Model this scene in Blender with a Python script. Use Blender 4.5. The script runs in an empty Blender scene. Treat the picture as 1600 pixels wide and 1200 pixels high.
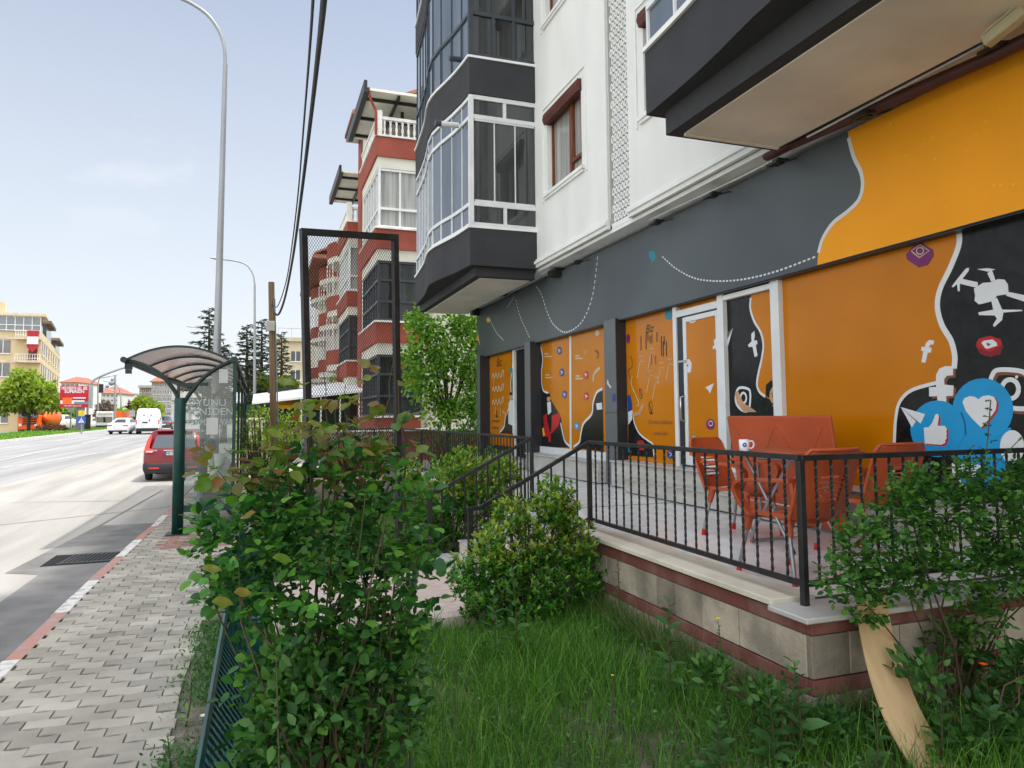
import bpy, bmesh, math, random
import numpy as np
from mathutils import Vector, Matrix, Euler
R = math.radians
random.seed(7); rng = np.random.default_rng(7)
S = bpy.context.scene
# ---------------------------------------------------------------- camera
H = 1.75; YAW = 19.5954; PITCH = 3.8402; ROLL = .009; FPX = 1109.; PCY = 575.
cd = bpy.data.cameras.new('camera'); cam = bpy.data.objects.new('camera', cd); S.collection.objects.link(cam); S.camera = cam
_f = Vector((math.sin(R(YAW))*math.cos(R(PITCH)), math.cos(R(YAW))*math.cos(R(PITCH)), math.sin(R(PITCH))))
_r = Vector((math.cos(R(YAW)), -math.sin(R(YAW)), 0)); _u = _r.cross(_f)
_r, _u = _r*math.cos(ROLL)-_u*math.sin(ROLL), _u*math.cos(ROLL)+_r*math.sin(ROLL)
cam.matrix_world = Matrix(((_r.x, _u.x, -_f.x, 0), (_r.y, _u.y, -_f.y, 0), (_r.z, _u.z, -_f.z, H), (0, 0, 0, 1)))
cd.sensor_width = 36; cd.lens = FPX/1600*36; cd.clip_end = 3000; cd.clip_start = .05
cd.shift_y = -(600-PCY)/1600
S.render.resolution_x = 1024; S.render.resolution_y = 768
def U(px, py, **k):
    """where the line of sight through a photo pixel meets the plane x=, y= or z="""
    d = _f + _r*((px-800)/FPX) + _u*((PCY-py)/FPX)
    t = (k['z']-H)/d.z if 'z' in k else (k['x']/d.x if 'x' in k else k['y']/d.y)
    return (d.x*t, d.y*t, H+d.z*t)
# ---------------------------------------------------------------- light
SUNV = Vector((.34, -.10, .92)).normalized()
SUN_EL = math.asin(SUNV.z); SUN_AZ = math.atan2(SUNV.x, SUNV.y)
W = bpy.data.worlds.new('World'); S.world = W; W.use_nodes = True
wn = W.node_tree; wn.nodes.clear()
def N(t, kind, **kw):
    n = t.nodes.new(kind)
    for k, v in kw.items():
        if k in n.inputs.keys(): n.inputs[k].default_value = v
        else: setattr(n, k, v)
    return n
sky = N(wn, 'ShaderNodeTexSky', sky_type='NISHITA', sun_disc=False, sun_elevation=SUN_EL, sun_rotation=SUN_AZ, air_density=1.0, dust_density=2.0, ozone_density=1.6, altitude=900)
tc = N(wn, 'ShaderNodeTexCoord'); mp = N(wn, 'ShaderNodeMapping'); mp.inputs['Scale'].default_value = (1, 1, 2.6)
nz = N(wn, 'ShaderNodeTexNoise', Scale=1.7, Detail=7, Roughness=.55); cr = N(wn, 'ShaderNodeValToRGB')
cr.color_ramp.elements[0].position = .40; cr.color_ramp.elements[0].color = (0, 0, 0, 1)
cr.color_ramp.elements[1].position = .72; cr.color_ramp.elements[1].color = (.72, .72, .72, 1)
sx = N(wn, 'ShaderNodeSeparateXYZ'); mr = N(wn, 'ShaderNodeMapRange'); mr.inputs['From Min'].default_value = -.02; mr.inputs['From Max'].default_value = .62
mr.inputs['To Min'].default_value = .96; mr.inputs['To Max'].default_value = .26
mx = N(wn, 'ShaderNodeMath', operation='MAXIMUM'); mix = N(wn, 'ShaderNodeMixRGB'); mix.inputs['Color2'].default_value = (5.5, 5.68, 5.85, 1)
# fill light added to the sky: brightened widely round the sun and behind camera
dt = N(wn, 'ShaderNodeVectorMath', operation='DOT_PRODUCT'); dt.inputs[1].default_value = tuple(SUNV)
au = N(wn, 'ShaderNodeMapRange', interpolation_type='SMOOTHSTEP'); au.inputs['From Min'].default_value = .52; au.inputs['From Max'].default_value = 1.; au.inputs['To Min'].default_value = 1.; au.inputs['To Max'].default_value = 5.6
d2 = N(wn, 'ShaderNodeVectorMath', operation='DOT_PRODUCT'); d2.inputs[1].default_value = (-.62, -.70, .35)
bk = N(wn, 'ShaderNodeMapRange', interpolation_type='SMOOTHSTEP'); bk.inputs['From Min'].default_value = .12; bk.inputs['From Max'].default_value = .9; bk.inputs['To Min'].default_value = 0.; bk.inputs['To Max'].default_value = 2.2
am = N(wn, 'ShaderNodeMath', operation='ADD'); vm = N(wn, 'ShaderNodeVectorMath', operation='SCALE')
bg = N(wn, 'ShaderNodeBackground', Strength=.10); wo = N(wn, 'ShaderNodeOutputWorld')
L = wn.links.new
L(tc.outputs['Generated'], mp.inputs['Vector']); L(mp.outputs[0], nz.inputs['Vector']); L(nz.outputs['Fac'], cr.inputs['Fac'])
L(tc.outputs['Generated'], sx.inputs[0]); L(sx.outputs['Z'], mr.inputs['Value']); L(mr.outputs[0], mx.inputs[0]); L(cr.outputs['Color'], mx.inputs[1])
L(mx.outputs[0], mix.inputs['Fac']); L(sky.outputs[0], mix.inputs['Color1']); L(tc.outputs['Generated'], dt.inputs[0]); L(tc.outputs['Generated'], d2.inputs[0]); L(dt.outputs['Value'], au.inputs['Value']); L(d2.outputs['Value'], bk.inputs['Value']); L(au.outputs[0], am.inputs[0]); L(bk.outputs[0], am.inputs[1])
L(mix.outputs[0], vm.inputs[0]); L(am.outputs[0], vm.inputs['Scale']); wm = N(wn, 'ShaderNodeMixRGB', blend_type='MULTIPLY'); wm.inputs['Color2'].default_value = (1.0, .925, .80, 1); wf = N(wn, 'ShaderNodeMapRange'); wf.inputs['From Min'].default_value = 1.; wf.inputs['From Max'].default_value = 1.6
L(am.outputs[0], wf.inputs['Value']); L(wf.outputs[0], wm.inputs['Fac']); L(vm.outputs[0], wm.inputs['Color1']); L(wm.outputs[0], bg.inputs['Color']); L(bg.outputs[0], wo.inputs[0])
sd = bpy.data.lights.new('sun', 'SUN'); sd.energy = 2.3; sd.angle = R(1.5); sd.color = (1, .965, .9)
so = bpy.data.objects.new('sun', sd); S.collection.objects.link(so); so.rotation_euler = SUNV.to_track_quat('Z', 'Y').to_euler()
S.view_settings.view_transform = 'Standard'; S.view_settings.look = 'None'; S.view_settings.exposure = .82; S.view_settings.gamma = 1
S.render.engine = 'CYCLES'; S.cycles.max_bounces = 8; S.cycles.transparent_max_bounces = 24
S.cycles.use_denoising = True
# ---------------------------------------------------------------- materials
MATS = {}
def mat(name, col, rough=.6, metal=0, var=.12, scale=3., bump=0, bscale=40., spec=.32, col2=None, stretch=(1, 1, 1), thr=(.35, .65), coat=0, detail=4):
    if name in MATS: return MATS[name]
    m = bpy.data.materials.new(name); m.use_nodes = True; t = m.node_tree; b = t.nodes['Principled BSDF']
    b.inputs['Roughness'].default_value = rough; b.inputs['Metallic'].default_value = metal; b.inputs['Specular IOR Level'].default_value = spec
    if coat: b.inputs['Coat Weight'].default_value = coat; b.inputs['Coat Roughness'].default_value = .06
    tc = N(t, 'ShaderNodeTexCoord'); mp = N(t, 'ShaderNodeMapping'); mp.inputs['Scale'].default_value = stretch
    t.links.new(tc.outputs['Object'], mp.inputs[0])
    nz = N(t, 'ShaderNodeTexNoise', Scale=scale, Detail=detail); t.links.new(mp.outputs[0], nz.inputs['Vector'])
    r = N(t, 'ShaderNodeValToRGB'); e = r.color_ramp.elements
    c2 = col2 or tuple(min(1, c*(1+var)) for c in col); c1 = col if col2 else tuple(c*(1-var) for c in col)
    e[0].position, e[1].position = thr; e[0].color = (*c1, 1); e[1].color = (*c2, 1)
    t.links.new(nz.outputs['Fac'], r.inputs[0]); t.links.new(r.outputs[0], b.inputs['Base Color'])
    if bump:
        n2 = N(t, 'ShaderNodeTexNoise', Scale=bscale, Detail=5); bp = N(t, 'ShaderNodeBump', Strength=bump, Distance=.01)
        t.links.new(tc.outputs['Object'], n2.inputs['Vector']); t.links.new(n2.outputs['Fac'], bp.inputs['Height']); t.links.new(bp.outputs[0], b.inputs['Normal'])
    MATS[name] = m; return m
def leafmat(name, cols, rough=.45, trans=.3, spec=.28):
    if name in MATS: return MATS[name]
    m = bpy.data.materials.new(name); m.use_nodes = True; t = m.node_tree; b = t.nodes['Principled BSDF']
    g = N(t, 'ShaderNodeNewGeometry'); r = N(t, 'ShaderNodeValToRGB'); e = r.color_ramp.elements
    e[0].color = (*cols[0], 1); e[1].color = (*cols[-1], 1); e[1].position = 1
    for i, c in enumerate(cols[1:-1]): x = r.color_ramp.elements.new((i+1)/(len(cols)-1)); x.color = (*c, 1)
    t.links.new(g.outputs['Random Per Island'], r.inputs[0])
    tr = N(t, 'ShaderNodeBsdfTranslucent'); ms = N(t, 'ShaderNodeMixShader', Fac=trans); hs = N(t, 'ShaderNodeHueSaturation', Value=1.5, Saturation=1.15)
    t.links.new(r.outputs[0], hs.inputs['Color']); t.links.new(hs.outputs[0], tr.inputs[0])
    t.links.new(r.outputs[0], b.inputs['Base Color']); b.inputs['Roughness'].default_value = rough; b.inputs['Specular IOR Level'].default_value = spec
    t.links.new(b.outputs[0], ms.inputs[1]); t.links.new(tr.outputs[0], ms.inputs[2]); t.links.new(ms.outputs[0], t.nodes['Material Output'].inputs[0])
    MATS[name] = m; return m
def glassmat(name, tint=(.8, .85, .85), alpha=.25, diff=(.4, .45, .45), dfac=.15, rough=.02):
    if name in MATS: return MATS[name]
    m = bpy.data.materials.new(name); m.use_nodes = True; t = m.node_tree; t.nodes.remove(t.nodes['Principled BSDF'])
    tr = N(t, 'ShaderNodeBsdfTransparent'); tr.inputs[0].default_value = (*tint, 1)
    gl = N(t, 'ShaderNodeBsdfGlossy', Roughness=rough); fr = N(t, 'ShaderNodeFresnel', IOR=1.5)
    df = N(t, 'ShaderNodeBsdfDiffuse'); df.inputs[0].default_value = (*diff, 1)
    m1 = N(t, 'ShaderNodeMixShader', Fac=dfac); m2 = N(t, 'ShaderNodeMixShader')
    ad = N(t, 'ShaderNodeMath', operation='ADD'); ad.inputs[1].default_value = alpha*.3
    t.links.new(tr.outputs[0], m1.inputs[1]); t.links.new(df.outputs[0], m1.inputs[2]); t.links.new(fr.outputs[0], ad.inputs[0]); t.links.new(ad.outputs[0], m2.inputs[0])
    t.links.new(m1.outputs[0], m2.inputs[1]); t.links.new(gl.outputs[0], m2.inputs[2]); t.links.new(m2.outputs[0], t.nodes['Material Output'].inputs[0])
    MATS[name] = m; return m
def crom(pts, close=False, k=5):
    P = [Vector(p) for p in pts]; out = []
    if close: P = P+[P[0]]
    n = len(P)
    for i in range(n-1):
        p0 = P[i-1] if i else (P[-2] if close else P[0]*2-P[1]); p1, p2 = P[i], P[i+1]; p3 = P[i+2] if i+2 < n else (P[1] if close else P[-1]*2-P[-2])
        for j in range(k): t = j/k; out.append(.5*((2*p1)+(-p0+p2)*t+(2*p0-5*p1+4*p2-p3)*t*t+(-p0+3*p1-3*p2+p3)*t**3))
    out.append(P[-1]); return [tuple(o) for o in out]
# ---------------------------------------------------------------- mesh builder
class MB:
    def __init__(s): s.v = []; s.f = []; s.m = []; s.s = []
    def add(s, vs, fs, mi=0, sm=False):
        o = len(s.v); s.v.extend([tuple(v) for v in vs])
        for f in fs: s.f.append(tuple(i+o for i in f)); s.m.append(mi); s.s.append(sm)
        return s
    def box(s, x0, y0, z0, x1, y1, z1, mi=0):
        if x0 > x1: x0, x1 = x1, x0
        if y0 > y1: y0, y1 = y1, y0
        if z0 > z1: z0, z1 = z1, z0
        return s.add([(x0, y0, z0), (x1, y0, z0), (x1, y1, z0), (x0, y1, z0), (x0, y0, z1), (x1, y0, z1), (x1, y1, z1), (x0, y1, z1)],
              [(0, 3, 2, 1), (4, 5, 6, 7), (0, 1, 5, 4), (1, 2, 6, 5), (2, 3, 7, 6), (3, 0, 4, 7)], mi)
    def bar(s, p, q, w, h=None, mi=0, up=(0, 0, 1)):
        h = h or w; p, q = Vector(p), Vector(q); d = (q-p).normalized(); up = Vector(up)
        if abs(d.dot(up)) > .98: up = Vector((0, 1, 0)) if abs(d.y) < .9 else Vector((1, 0, 0))
        a = d.cross(up).normalized(); b = a.cross(d).normalized(); vs = []
        for c in (p, q):
            for i, j in ((-1, -1), (1, -1), (1, 1), (-1, 1)): vs.append(c+a*(i*w/2)+b*(j*h/2))
        return s.add(vs, [(3, 2, 1, 0), (4, 5, 6, 7), (0, 1, 5, 4), (1, 2, 6, 5), (2, 3, 7, 6), (3, 0, 4, 7)], mi)
    def tube(s, pts, r, n=8, mi=0, cap=True, sm=True):
        pts = [Vector(p) for p in pts]; k = len(pts); rs = r if isinstance(r, (list, tuple)) else [r]*k; vs = []; fs = []
        t0 = (pts[1]-pts[0]).normalized(); a = t0.orthogonal().normalized()
        for i, p in enumerate(pts):
            t = ((pts[min(i+1, k-1)]-pts[max(i-1, 0)])).normalized(); a = (a-t*a.dot(t)).normalized(); b = t.cross(a)
            for j in range(n):
                an = 2*math.pi*j/n; vs.append(p+(a*math.cos(an)+b*math.sin(an))*rs[i])
        for i in range(k-1):
            for j in range(n): fs.append((i*n+j, i*n+(j+1) % n, (i+1)*n+(j+1) % n, (i+1)*n+j))
        s.add(vs, fs, mi, sm)
        if cap: s.add(vs[:n], [tuple(range(n))[::-1]], mi); s.add(vs[-n:], [tuple(range(n))], mi)
        return s
    def lathe(s, prof, c=(0, 0, 0), n=16, mi=0, sm=True):
        vs = [(c[0]+r*math.cos(2*math.pi*j/n), c[1]+r*math.sin(2*math.pi*j/n), c[2]+z) for r, z in prof for j in range(n)]
        return s.add(vs, [(i*n+j, i*n+(j+1) % n, (i+1)*n+(j+1) % n, (i+1)*n+j) for i in range(len(prof)-1) for j in range(n)], mi, sm)
    def prism(s, pts, d, mi=0, smside=False):
        """flat outline of 3-D points pushed along d"""
        pts = [Vector(p) for p in pts]; d = Vector(d); n = len(pts); nv = Vector((0, 0, 0))
        for i in range(n): nv += pts[i].cross(pts[(i+1) % n])
        if nv.dot(d) > 0: pts = pts[::-1]
        vs = pts+[p+d for p in pts]
        s.add(vs, [tuple(range(n)), tuple(range(2*n-1, n-1, -1))], mi)
        return s.add(vs, [(i, n+i, n+(i+1) % n, (i+1) % n) for i in range(n)], mi, smside)
    def ell(s, c, r, nu=12, nv=8, mi=0, M=None):
        vs = []; c = Vector(c)
        for i in range(nv+1):
            th = math.pi*i/nv
            for j in range(nu):
                ph = 2*math.pi*j/nu; v = Vector((r[0]*math.sin(th)*math.cos(ph), r[1]*math.sin(th)*math.sin(ph), r[2]*math.cos(th)))
                vs.append(c+(M@v if M else v))
        return s.add(vs, [(i*nu+j, (i+1)*nu+j, (i+1)*nu+(j+1) % nu, i*nu+(j+1) % nu) for i in range(nv) for j in range(nu)], mi, True)
    def loft(s, rings, mi=0, sm=True, cap=True, close=True):
        n = len(rings[0]); vs = [p for r in rings for p in r]
        s.add(vs, [(i*n+j, i*n+(j+1) % n, (i+1)*n+(j+1) % n, (i+1)*n+j) for i in range(len(rings)-1) for j in range(n if close else n-1)], mi, sm)
        if cap: s.add(rings[0], [tuple(range(n))[::-1]], mi); s.add(rings[-1], [tuple(range(n))], mi)
        return s
    def xf(s, M, start=0):
        M = M if isinstance(M, Matrix) else Matrix(M)
        for i in range(start, len(s.v)): s.v[i] = tuple(M@Vector(s.v[i]))
        return s
    def text(s, txt, size, M, mi=0, ext=.002, bold=0, align='CENTER', shear=0, width=None):
        c = bpy.data.curves.new('t', 'FONT'); c.body = txt; c.size = size; c.extrude = ext; c.align_x = align; c.align_y = 'CENTER'; c.offset = bold; c.shear = shear
        c.resolution_u = 3
        o = bpy.data.objects.new('t', c); me = o.to_mesh(); st = len(s.v)
        if me and len(me.vertices):
            sc = 1
            if width:
                xs = [v.co.x for v in me.vertices]; sc = width/max(1e-6, max(xs)-min(xs))
            s.add([(v.co.x*sc, v.co.y, v.co.z) for v in me.vertices], [tuple(p.vertices) for p in me.polygons], mi); s.xf(M, st)
        o.to_mesh_clear(); bpy.data.objects.remove(o); bpy.data.curves.remove(c); return s
    def build(s, name, mats, parent=None, bevel=0, seg=1, local=False):
        o = (Vector((0, 0, 0)) if local or parent is None else origin(parent))
        me = bpy.data.meshes.new(name); me.from_pydata([(v[0]-o.x, v[1]-o.y, v[2]-o.z) for v in s.v], [], s.f)
        mats = mats if isinstance(mats, (list, tuple)) else [mats]
        for m in mats: me.materials.append(m)
        me.polygons.foreach_set('material_index', s.m); me.polygons.foreach_set('use_smooth', s.s); me.update()
        ob = bpy.data.objects.new(name, me); S.collection.objects.link(ob)
        if parent: ob.parent = parent
        if bevel:
            b = ob.modifiers.new('bevel', 'BEVEL'); b.width = bevel; b.segments = seg; b.limit_method = 'ANGLE'; b.angle_limit = R(40)
            if seg > 1: pass
        return ob
def origin(o):
    v = Vector(o.location)
    while o.parent: o = o.parent; v += Vector(o.location)
    return v
def tag(o, label, cat, group=None, kind=None):
    if label: o['label'] = label
    if cat: o['category'] = cat
    if group: o['group'] = group
    if kind: o['kind'] = kind
    return o
def thing(name, label, cat, loc=(0, 0, 0), group=None):
    o = bpy.data.objects.new(name, None); S.collection.objects.link(o); o.location = loc; o.empty_display_size = .2
    return tag(o, label, cat, group)
def struct(mb, name, m, kind='structure'):
    o = mb.build(name, m); o['kind'] = kind; return o
def dup(root, loc=None, rotz=None, label=None, group=None, scale=None):
    r = root.copy(); S.collection.objects.link(r)
    if loc is not None: r.location = loc
    if rotz is not None: r.rotation_euler = (0, 0, rotz)
    if scale: r.scale = scale
    if label: r['label'] = label
    if group: r['group'] = group
    def rec(a, b):
        for ch in list(a.children):
            if ch == b: continue
            c = ch.copy(); S.collection.objects.link(c); c.parent = b; rec(ch, c)
    rec(root, r); return r
# ---------------------------------------------------------------- foliage
LEAF8 = (np.array([(0, 0, 0), (-.26, .33, .07), (0, .33, 0), (.26, .33, .07), (-.2, .68, .05), (0, .68, -.02), (.2, .68, .05), (0, 1, -.08)], float),
         [(0, 2, 1), (0, 3, 2), (1, 2, 5, 4), (2, 3, 6, 5), (4, 5, 7), (5, 6, 7)])
LEAF4 = (np.array([(0, 0, 0), (-.24, .45, .05), (0, 1, -.04), (.24, .45, .05)], float), [(0, 3, 2, 1)])
LEAFR = (np.array([(0, 0, 0), (-.34, .22, .06), (0, .25, 0), (.34, .22, .06), (-.38, .55, .07), (0, .55, -.01), (.38, .55, .07), (-.2, .85, .03), (.2, .85, .03), (0, 1, -.08)], float),
         [(0, 2, 1), (0, 3, 2), (1, 2, 5, 4), (2, 3, 6, 5), (4, 5, 9, 7), (5, 6, 8, 9)])
def _leafb():
    V = []; F = []; w = [0, .22, .33, .38, .36, .28, .16, 0]; n = len(w)-1
    for i, q in enumerate(w):
        t = i/n; y = t; z = -.22*t*t+.04*math.sin(t*9)
        for u in (-1, -.5, 0, .5, 1): V.append((q*u, y+abs(u)*.04*q, z+.10*abs(u)*q*2+.012*math.sin(t*17+u*3)))
    for i in range(n):
        for j in range(4): a = i*5+j; F.append((a, a+1, a+6, a+5))
    return np.array(V, float), F
LEAFB = _leafb()
def leaves(P, D, Nn, Sz, tpl, wid=1.0):
    """numpy leaf cloud: P base, D direction, Nn normal hint, Sz length -> verts, faces"""
    V, F = tpl; D = D/np.linalg.norm(D, axis=1, keepdims=True)
    X = np.cross(D, Nn); X /= np.linalg.norm(X, axis=1, keepdims=True)+1e-9; Z = np.cross(X, D)
    Sz = np.asarray(Sz)[:, None, None]; Vv = V.copy(); Vv[:, 0] *= wid
    A = P[:, None, :]+Sz*(Vv[None, :, 0:1]*X[:, None, :]+Vv[None, :, 1:2]*D[:, None, :]+Vv[None, :, 2:3]*Z[:, None, :])
    return A.reshape(-1, 3), F, len(V)
def cloud_mesh(name, parts, mats, parent=None):
    """parts: list of (verts, faces template, verts per leaf, material index)"""
    vs = []; loops = []; starts = []; mi = []; off = 0; lo = 0
    for A, F, k, m in parts:
        n = len(A)//k; vs.append(A)
        base = (np.arange(n)*k+off)
        for f in F:
            ff = np.array(f)[None, :]+base[:, None]; loops.append(ff.reshape(-1)); starts.append(lo+np.arange(n)*len(f)); lo += n*len(f); mi.append(np.full(n, m))
        off += len(A)
    V = np.concatenate(vs); Lp = np.concatenate(loops); St = np.concatenate(starts); M = np.concatenate(mi)
    o = origin(parent) if parent else Vector((0, 0, 0)); V = V-np.array(o)
    me = bpy.data.meshes.new(name); me.vertices.add(len(V)); me.vertices.foreach_set('co', V.astype(np.float32).ravel())
    me.loops.add(len(Lp)); me.loops.foreach_set('vertex_index', Lp.astype(np.int32)); me.polygons.add(len(St)); me.polygons.foreach_set('loop_start', St.astype(np.int32))
    me.polygons.foreach_set('material_index', M.astype(np.int32)); me.update(calc_edges=True); me.validate()
    for m in (mats if isinstance(mats, (list, tuple)) else [mats]): me.materials.append(m)
    ob = bpy.data.objects.new(name, me); S.collection.objects.link(ob)
    if parent: ob.parent = parent
    return ob
def rdir(n, up=0.):
    d = rng.normal(size=(n, 3)); d /= np.linalg.norm(d, axis=1, keepdims=True); d[:, 2] += up
    return d/np.linalg.norm(d, axis=1, keepdims=True)
def blob_points(n, blobs, shell=.55):
    """points in a union of ellipsoids (cx,cy,cz,rx,ry,rz[,weight]), biased to the shell; returns points and outward vectors"""
    w = np.array([(b[3]*b[4]*b[5])**.8*(b[6] if len(b) > 6 else 1) for b in blobs]); w /= w.sum(); k = rng.choice(len(blobs), n, p=w)
    B = np.array([b[:6] for b in blobs]); d = rdir(n); r = (shell+(1-shell)*rng.random(n))*np.where(rng.random(n) < .12, 1.12, 1.)
    return B[k, :3]+d*r[:, None]*B[k, 3:6], d
def lerp(a, b, t): return a+(b-a)*t
# ================================================================ SETTING
def zr(Y): return -.13+.004*max(0, Y-20)
M_road = mat('road_concrete', (.30, .285, .255), .85, var=.15, scale=1.1, bump=.35, bscale=70, stretch=(1.6, .16, 1), detail=12)
M_road2 = mat('road_asphalt', (.235, .232, .225), .85, var=.16, scale=.9, bump=.25, bscale=60, stretch=(1.6, .07, 1), detail=10)
M_patch = mat('patch_asphalt', (.155, .150, .14), .85, var=.2, scale=2.5, bump=.4, bscale=90, detail=8)
M_white = mat('road_paint', (.40, .40, .385), .8, var=.25, scale=3, detail=8)
M_soil = mat('soil', (.075, .06, .042), .95, col2=(.13, .11, .075), scale=9, bump=.8, bscale=30)
M_far = mat('far_ground', (.19, .19, .13), .95, col2=(.12, .15, .06), scale=.06)
g = MB().box(-900, -60, -1.2, 900, 900, -.42); struct(g, 'ground', M_far)
def strip(mb, xs, Ys, dz=0, mi=0):
    """xs: function Y->(xl,xr)"""
    vs = []
    for Y in Ys:
        a, b = xs(Y); vs += [(a, Y, zr(Y)+dz), (b, Y, zr(Y)+dz)]
    return mb.add(vs, [(2*i, 2*i+1, 2*i+3, 2*i+2) for i in range(len(Ys)-1)], mi)
YS = [-8, 0, 10, 20, 30, 45, 60, 80, 100, 130, 170, 230, 320]
def kx(Y): return -1.76 + .22*max(0, min(1, (Y-9)/12)) - (0 if Y < 40 else .0016*(Y-40)**1.45)      # kerb line, bending away to the left far off
def mx_(Y): return -18.6 - (0 if Y < 60 else .016*(Y-60)) - (0 if Y < 100 else .0012*(Y-100)**1.5)  # median kerb
M_zone = [M_road2, M_road]
r = MB(); strip(r, lambda Y: (mx_(Y)+.1, min(kx(Y)-5.2, -6.9)), YS, 0, 0); strip(r, lambda Y: (min(kx(Y)-5.2, -6.9), kx(Y)), YS, 0, 1); struct(r, 'road', M_zone)
r = MB(); strip(r, lambda Y: (-48, mx_(Y)-6.4), YS, 0); struct(r, 'road_opposite', M_road2)
r = MB()
def quad(mb, pts, z, mi=0): mb.add([(x, y, z) for x, y in pts], [tuple(range(len(pts)))], mi)
quad(r, [(-2.92, 10.45), (-1.78, 9.9), (-1.74, 14.4), (-2.66, 14.45)], -.126)
quad(r, [(-2.46, -6), (-1.74, -6), (-1.78, 9.9), (-2.92, 10.45), (-2.50, 10.2)], -.126)
struct(r, 'road_patch', M_patch)
# lane lines, joints
r = MB()
for (xa, ya, xb, yb, w) in ((-7.0, -5, -6.95, 18, .10), (-9.6, 30, -7.9, 45, .12), (-10.9, -4, -11.3, 18, .12), (-11.0, 38, -11.8, 52, .12), (-12.2, 60, -12.8, 74, .14), (-14.6, 10, -14.8, 19, .14), (-14.8, 27, -15, 38, .14), (-15, 46, -15.1, 58, .15), (-15.3, 66, -15.4, 78, .15)):
    n = 6; vs = []
    for i in range(n+1):
        x, y = lerp(xa, xb, i/n), lerp(ya, yb, i/n); vs += [(x-w/2, y, zr(y)+.005), (x+w/2, y, zr(y)+.005)]
    r.add(vs, [(2*i, 2*i+1, 2*i+3, 2*i+2) for i in range(n)])
struct(r, 'lane_marking', M_white)
r = MB(); quad(r, [(-6.9, 13.6), (-1.75, 16.9), (-1.75, 16.95), (-6.9, 13.66)], -.1265)
quad(r, [(-2.66, 14.5), (-2.60, 14.5), (-2.30, 22), (-2.36, 22)], -.1262)
struct(r, 'road_joint', mat('joint_tar', (.16, .15, .14), .9))
# kerb stones painted red and white in turns, worn
def kerbmat():
    m = mat('kerb_paint', (.5, .5, .5), .75, bump=.35, bscale=35); t = m.node_tree; b = t.nodes['Principled BSDF']
    a = N(t, 'ShaderNodeAttribute', attribute_name='band'); n = N(t, 'ShaderNodeTexNoise', Scale=9, Detail=9); tcx = N(t, 'ShaderNodeTexCoord')
    r1 = N(t, 'ShaderNodeValToRGB'); r1.color_ramp.elements[0].position = .50; r1.color_ramp.elements[1].position = .66
    mxr = N(t, 'ShaderNodeMixRGB'); mxr.inputs['Color2'].default_value = (.30, .28, .26, 1)
    t.links.new(tcx.outputs['Object'], n.inputs[0]); t.links.new(n.outputs[0], r1.inputs[0]); t.links.new(r1.outputs[0], mxr.inputs[0]); t.links.new(a.outputs['Color'], mxr.inputs[1]); t.links.new(mxr.outputs[0], b.inputs['Base Color'])
    return m
km = kerbmat(); r = MB(); bands = []
Y = -4.; i = 0
while Y < 90:
    ln = .685; a, b_ = kx(Y), kx(Y+ln); j = random.uniform(-.008, .008); zz = -.002+random.uniform(-.008, .006)
    red = int(math.floor((Y+.34-6.12)/1.37)) % 2 == 0
    c = (.40, .20, .155) if red else (.60, .57, .52)
    z0 = zr(Y)-.1; z1 = zr(Y)+.125+zz; y0, y1 = Y+.006, Y+ln-.006
    n0 = len(r.f)
    r.add([(a+j, y0, z0), (b_+j, y1, z0), (b_+j, y1, z1-.02), (a+j, y0, z1-.02), (a+j+.02, y0, z1), (b_+j+.02, y1, z1), (b_+.13, y1, z1), (a+.13, y0, z1), (a+.13, y0, z0), (b_+.13, y1, z0)],
          [(0, 3, 2, 1), (3, 4, 5, 2), (4, 7, 6, 5), (7, 8, 9, 6), (0, 8, 7, 4, 3), (1, 2, 5, 6, 9)])
    bands += [c]*(len(r.f)-n0); Y += ln; i += 1
k = struct(r, 'kerb', km)
at = k.data.color_attributes.new('band', 'FLOAT_COLOR', 'CORNER'); cols = []
for p, c in zip(k.data.polygons, bands): cols += list((*c, 1))*len(p.vertices)
at.data.foreach_set('color', cols)
# pavement: interlocking wavy pavers as real blocks near, a slab below and beyond
def pvmat():
    m = mat('paver_grey', (.325, .300, .245), .85, bump=.5, bscale=120, var=.16, scale=2.2, detail=8); t = m.node_tree; b = t.nodes['Principled BSDF']
    src = b.inputs['Base Color'].links[0].from_socket; g_ = N(t, 'ShaderNodeNewGeometry'); hs = N(t, 'ShaderNodeHueSaturation'); mr_ = N(t, 'ShaderNodeMapRange')
    mr_.inputs['To Min'].default_value = .78; mr_.inputs['To Max'].default_value = 1.17
    t.links.new(g_.outputs['Random Per Island'], mr_.inputs[0]); t.links.new(mr_.outputs[0], hs.inputs['Value']); t.links.new(src, hs.inputs['Color']); t.links.new(hs.outputs[0], b.inputs['Base Color'])
    return m
M_pav = pvmat(); M_pavr = mat('paver_red', (.25, .14, .11), .85, bump=.4, bscale=100, var=.2, scale=3)
M_sand = mat('joint_sand', (.15, .135, .105), .95, var=.25, scale=14)
r = MB(); r.box(kx(0)+.15, -6, -.4, .02, 40, -.018, 0); struct(r, 'pavement_bed', M_sand)
r = MB(); LX, LY, amp = .232, .127, .012
xr_ = lambda Y: -.47+.03*math.sin(Y*2.1) if Y < 9.3 else .02
j = 0; Y = .9
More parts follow.
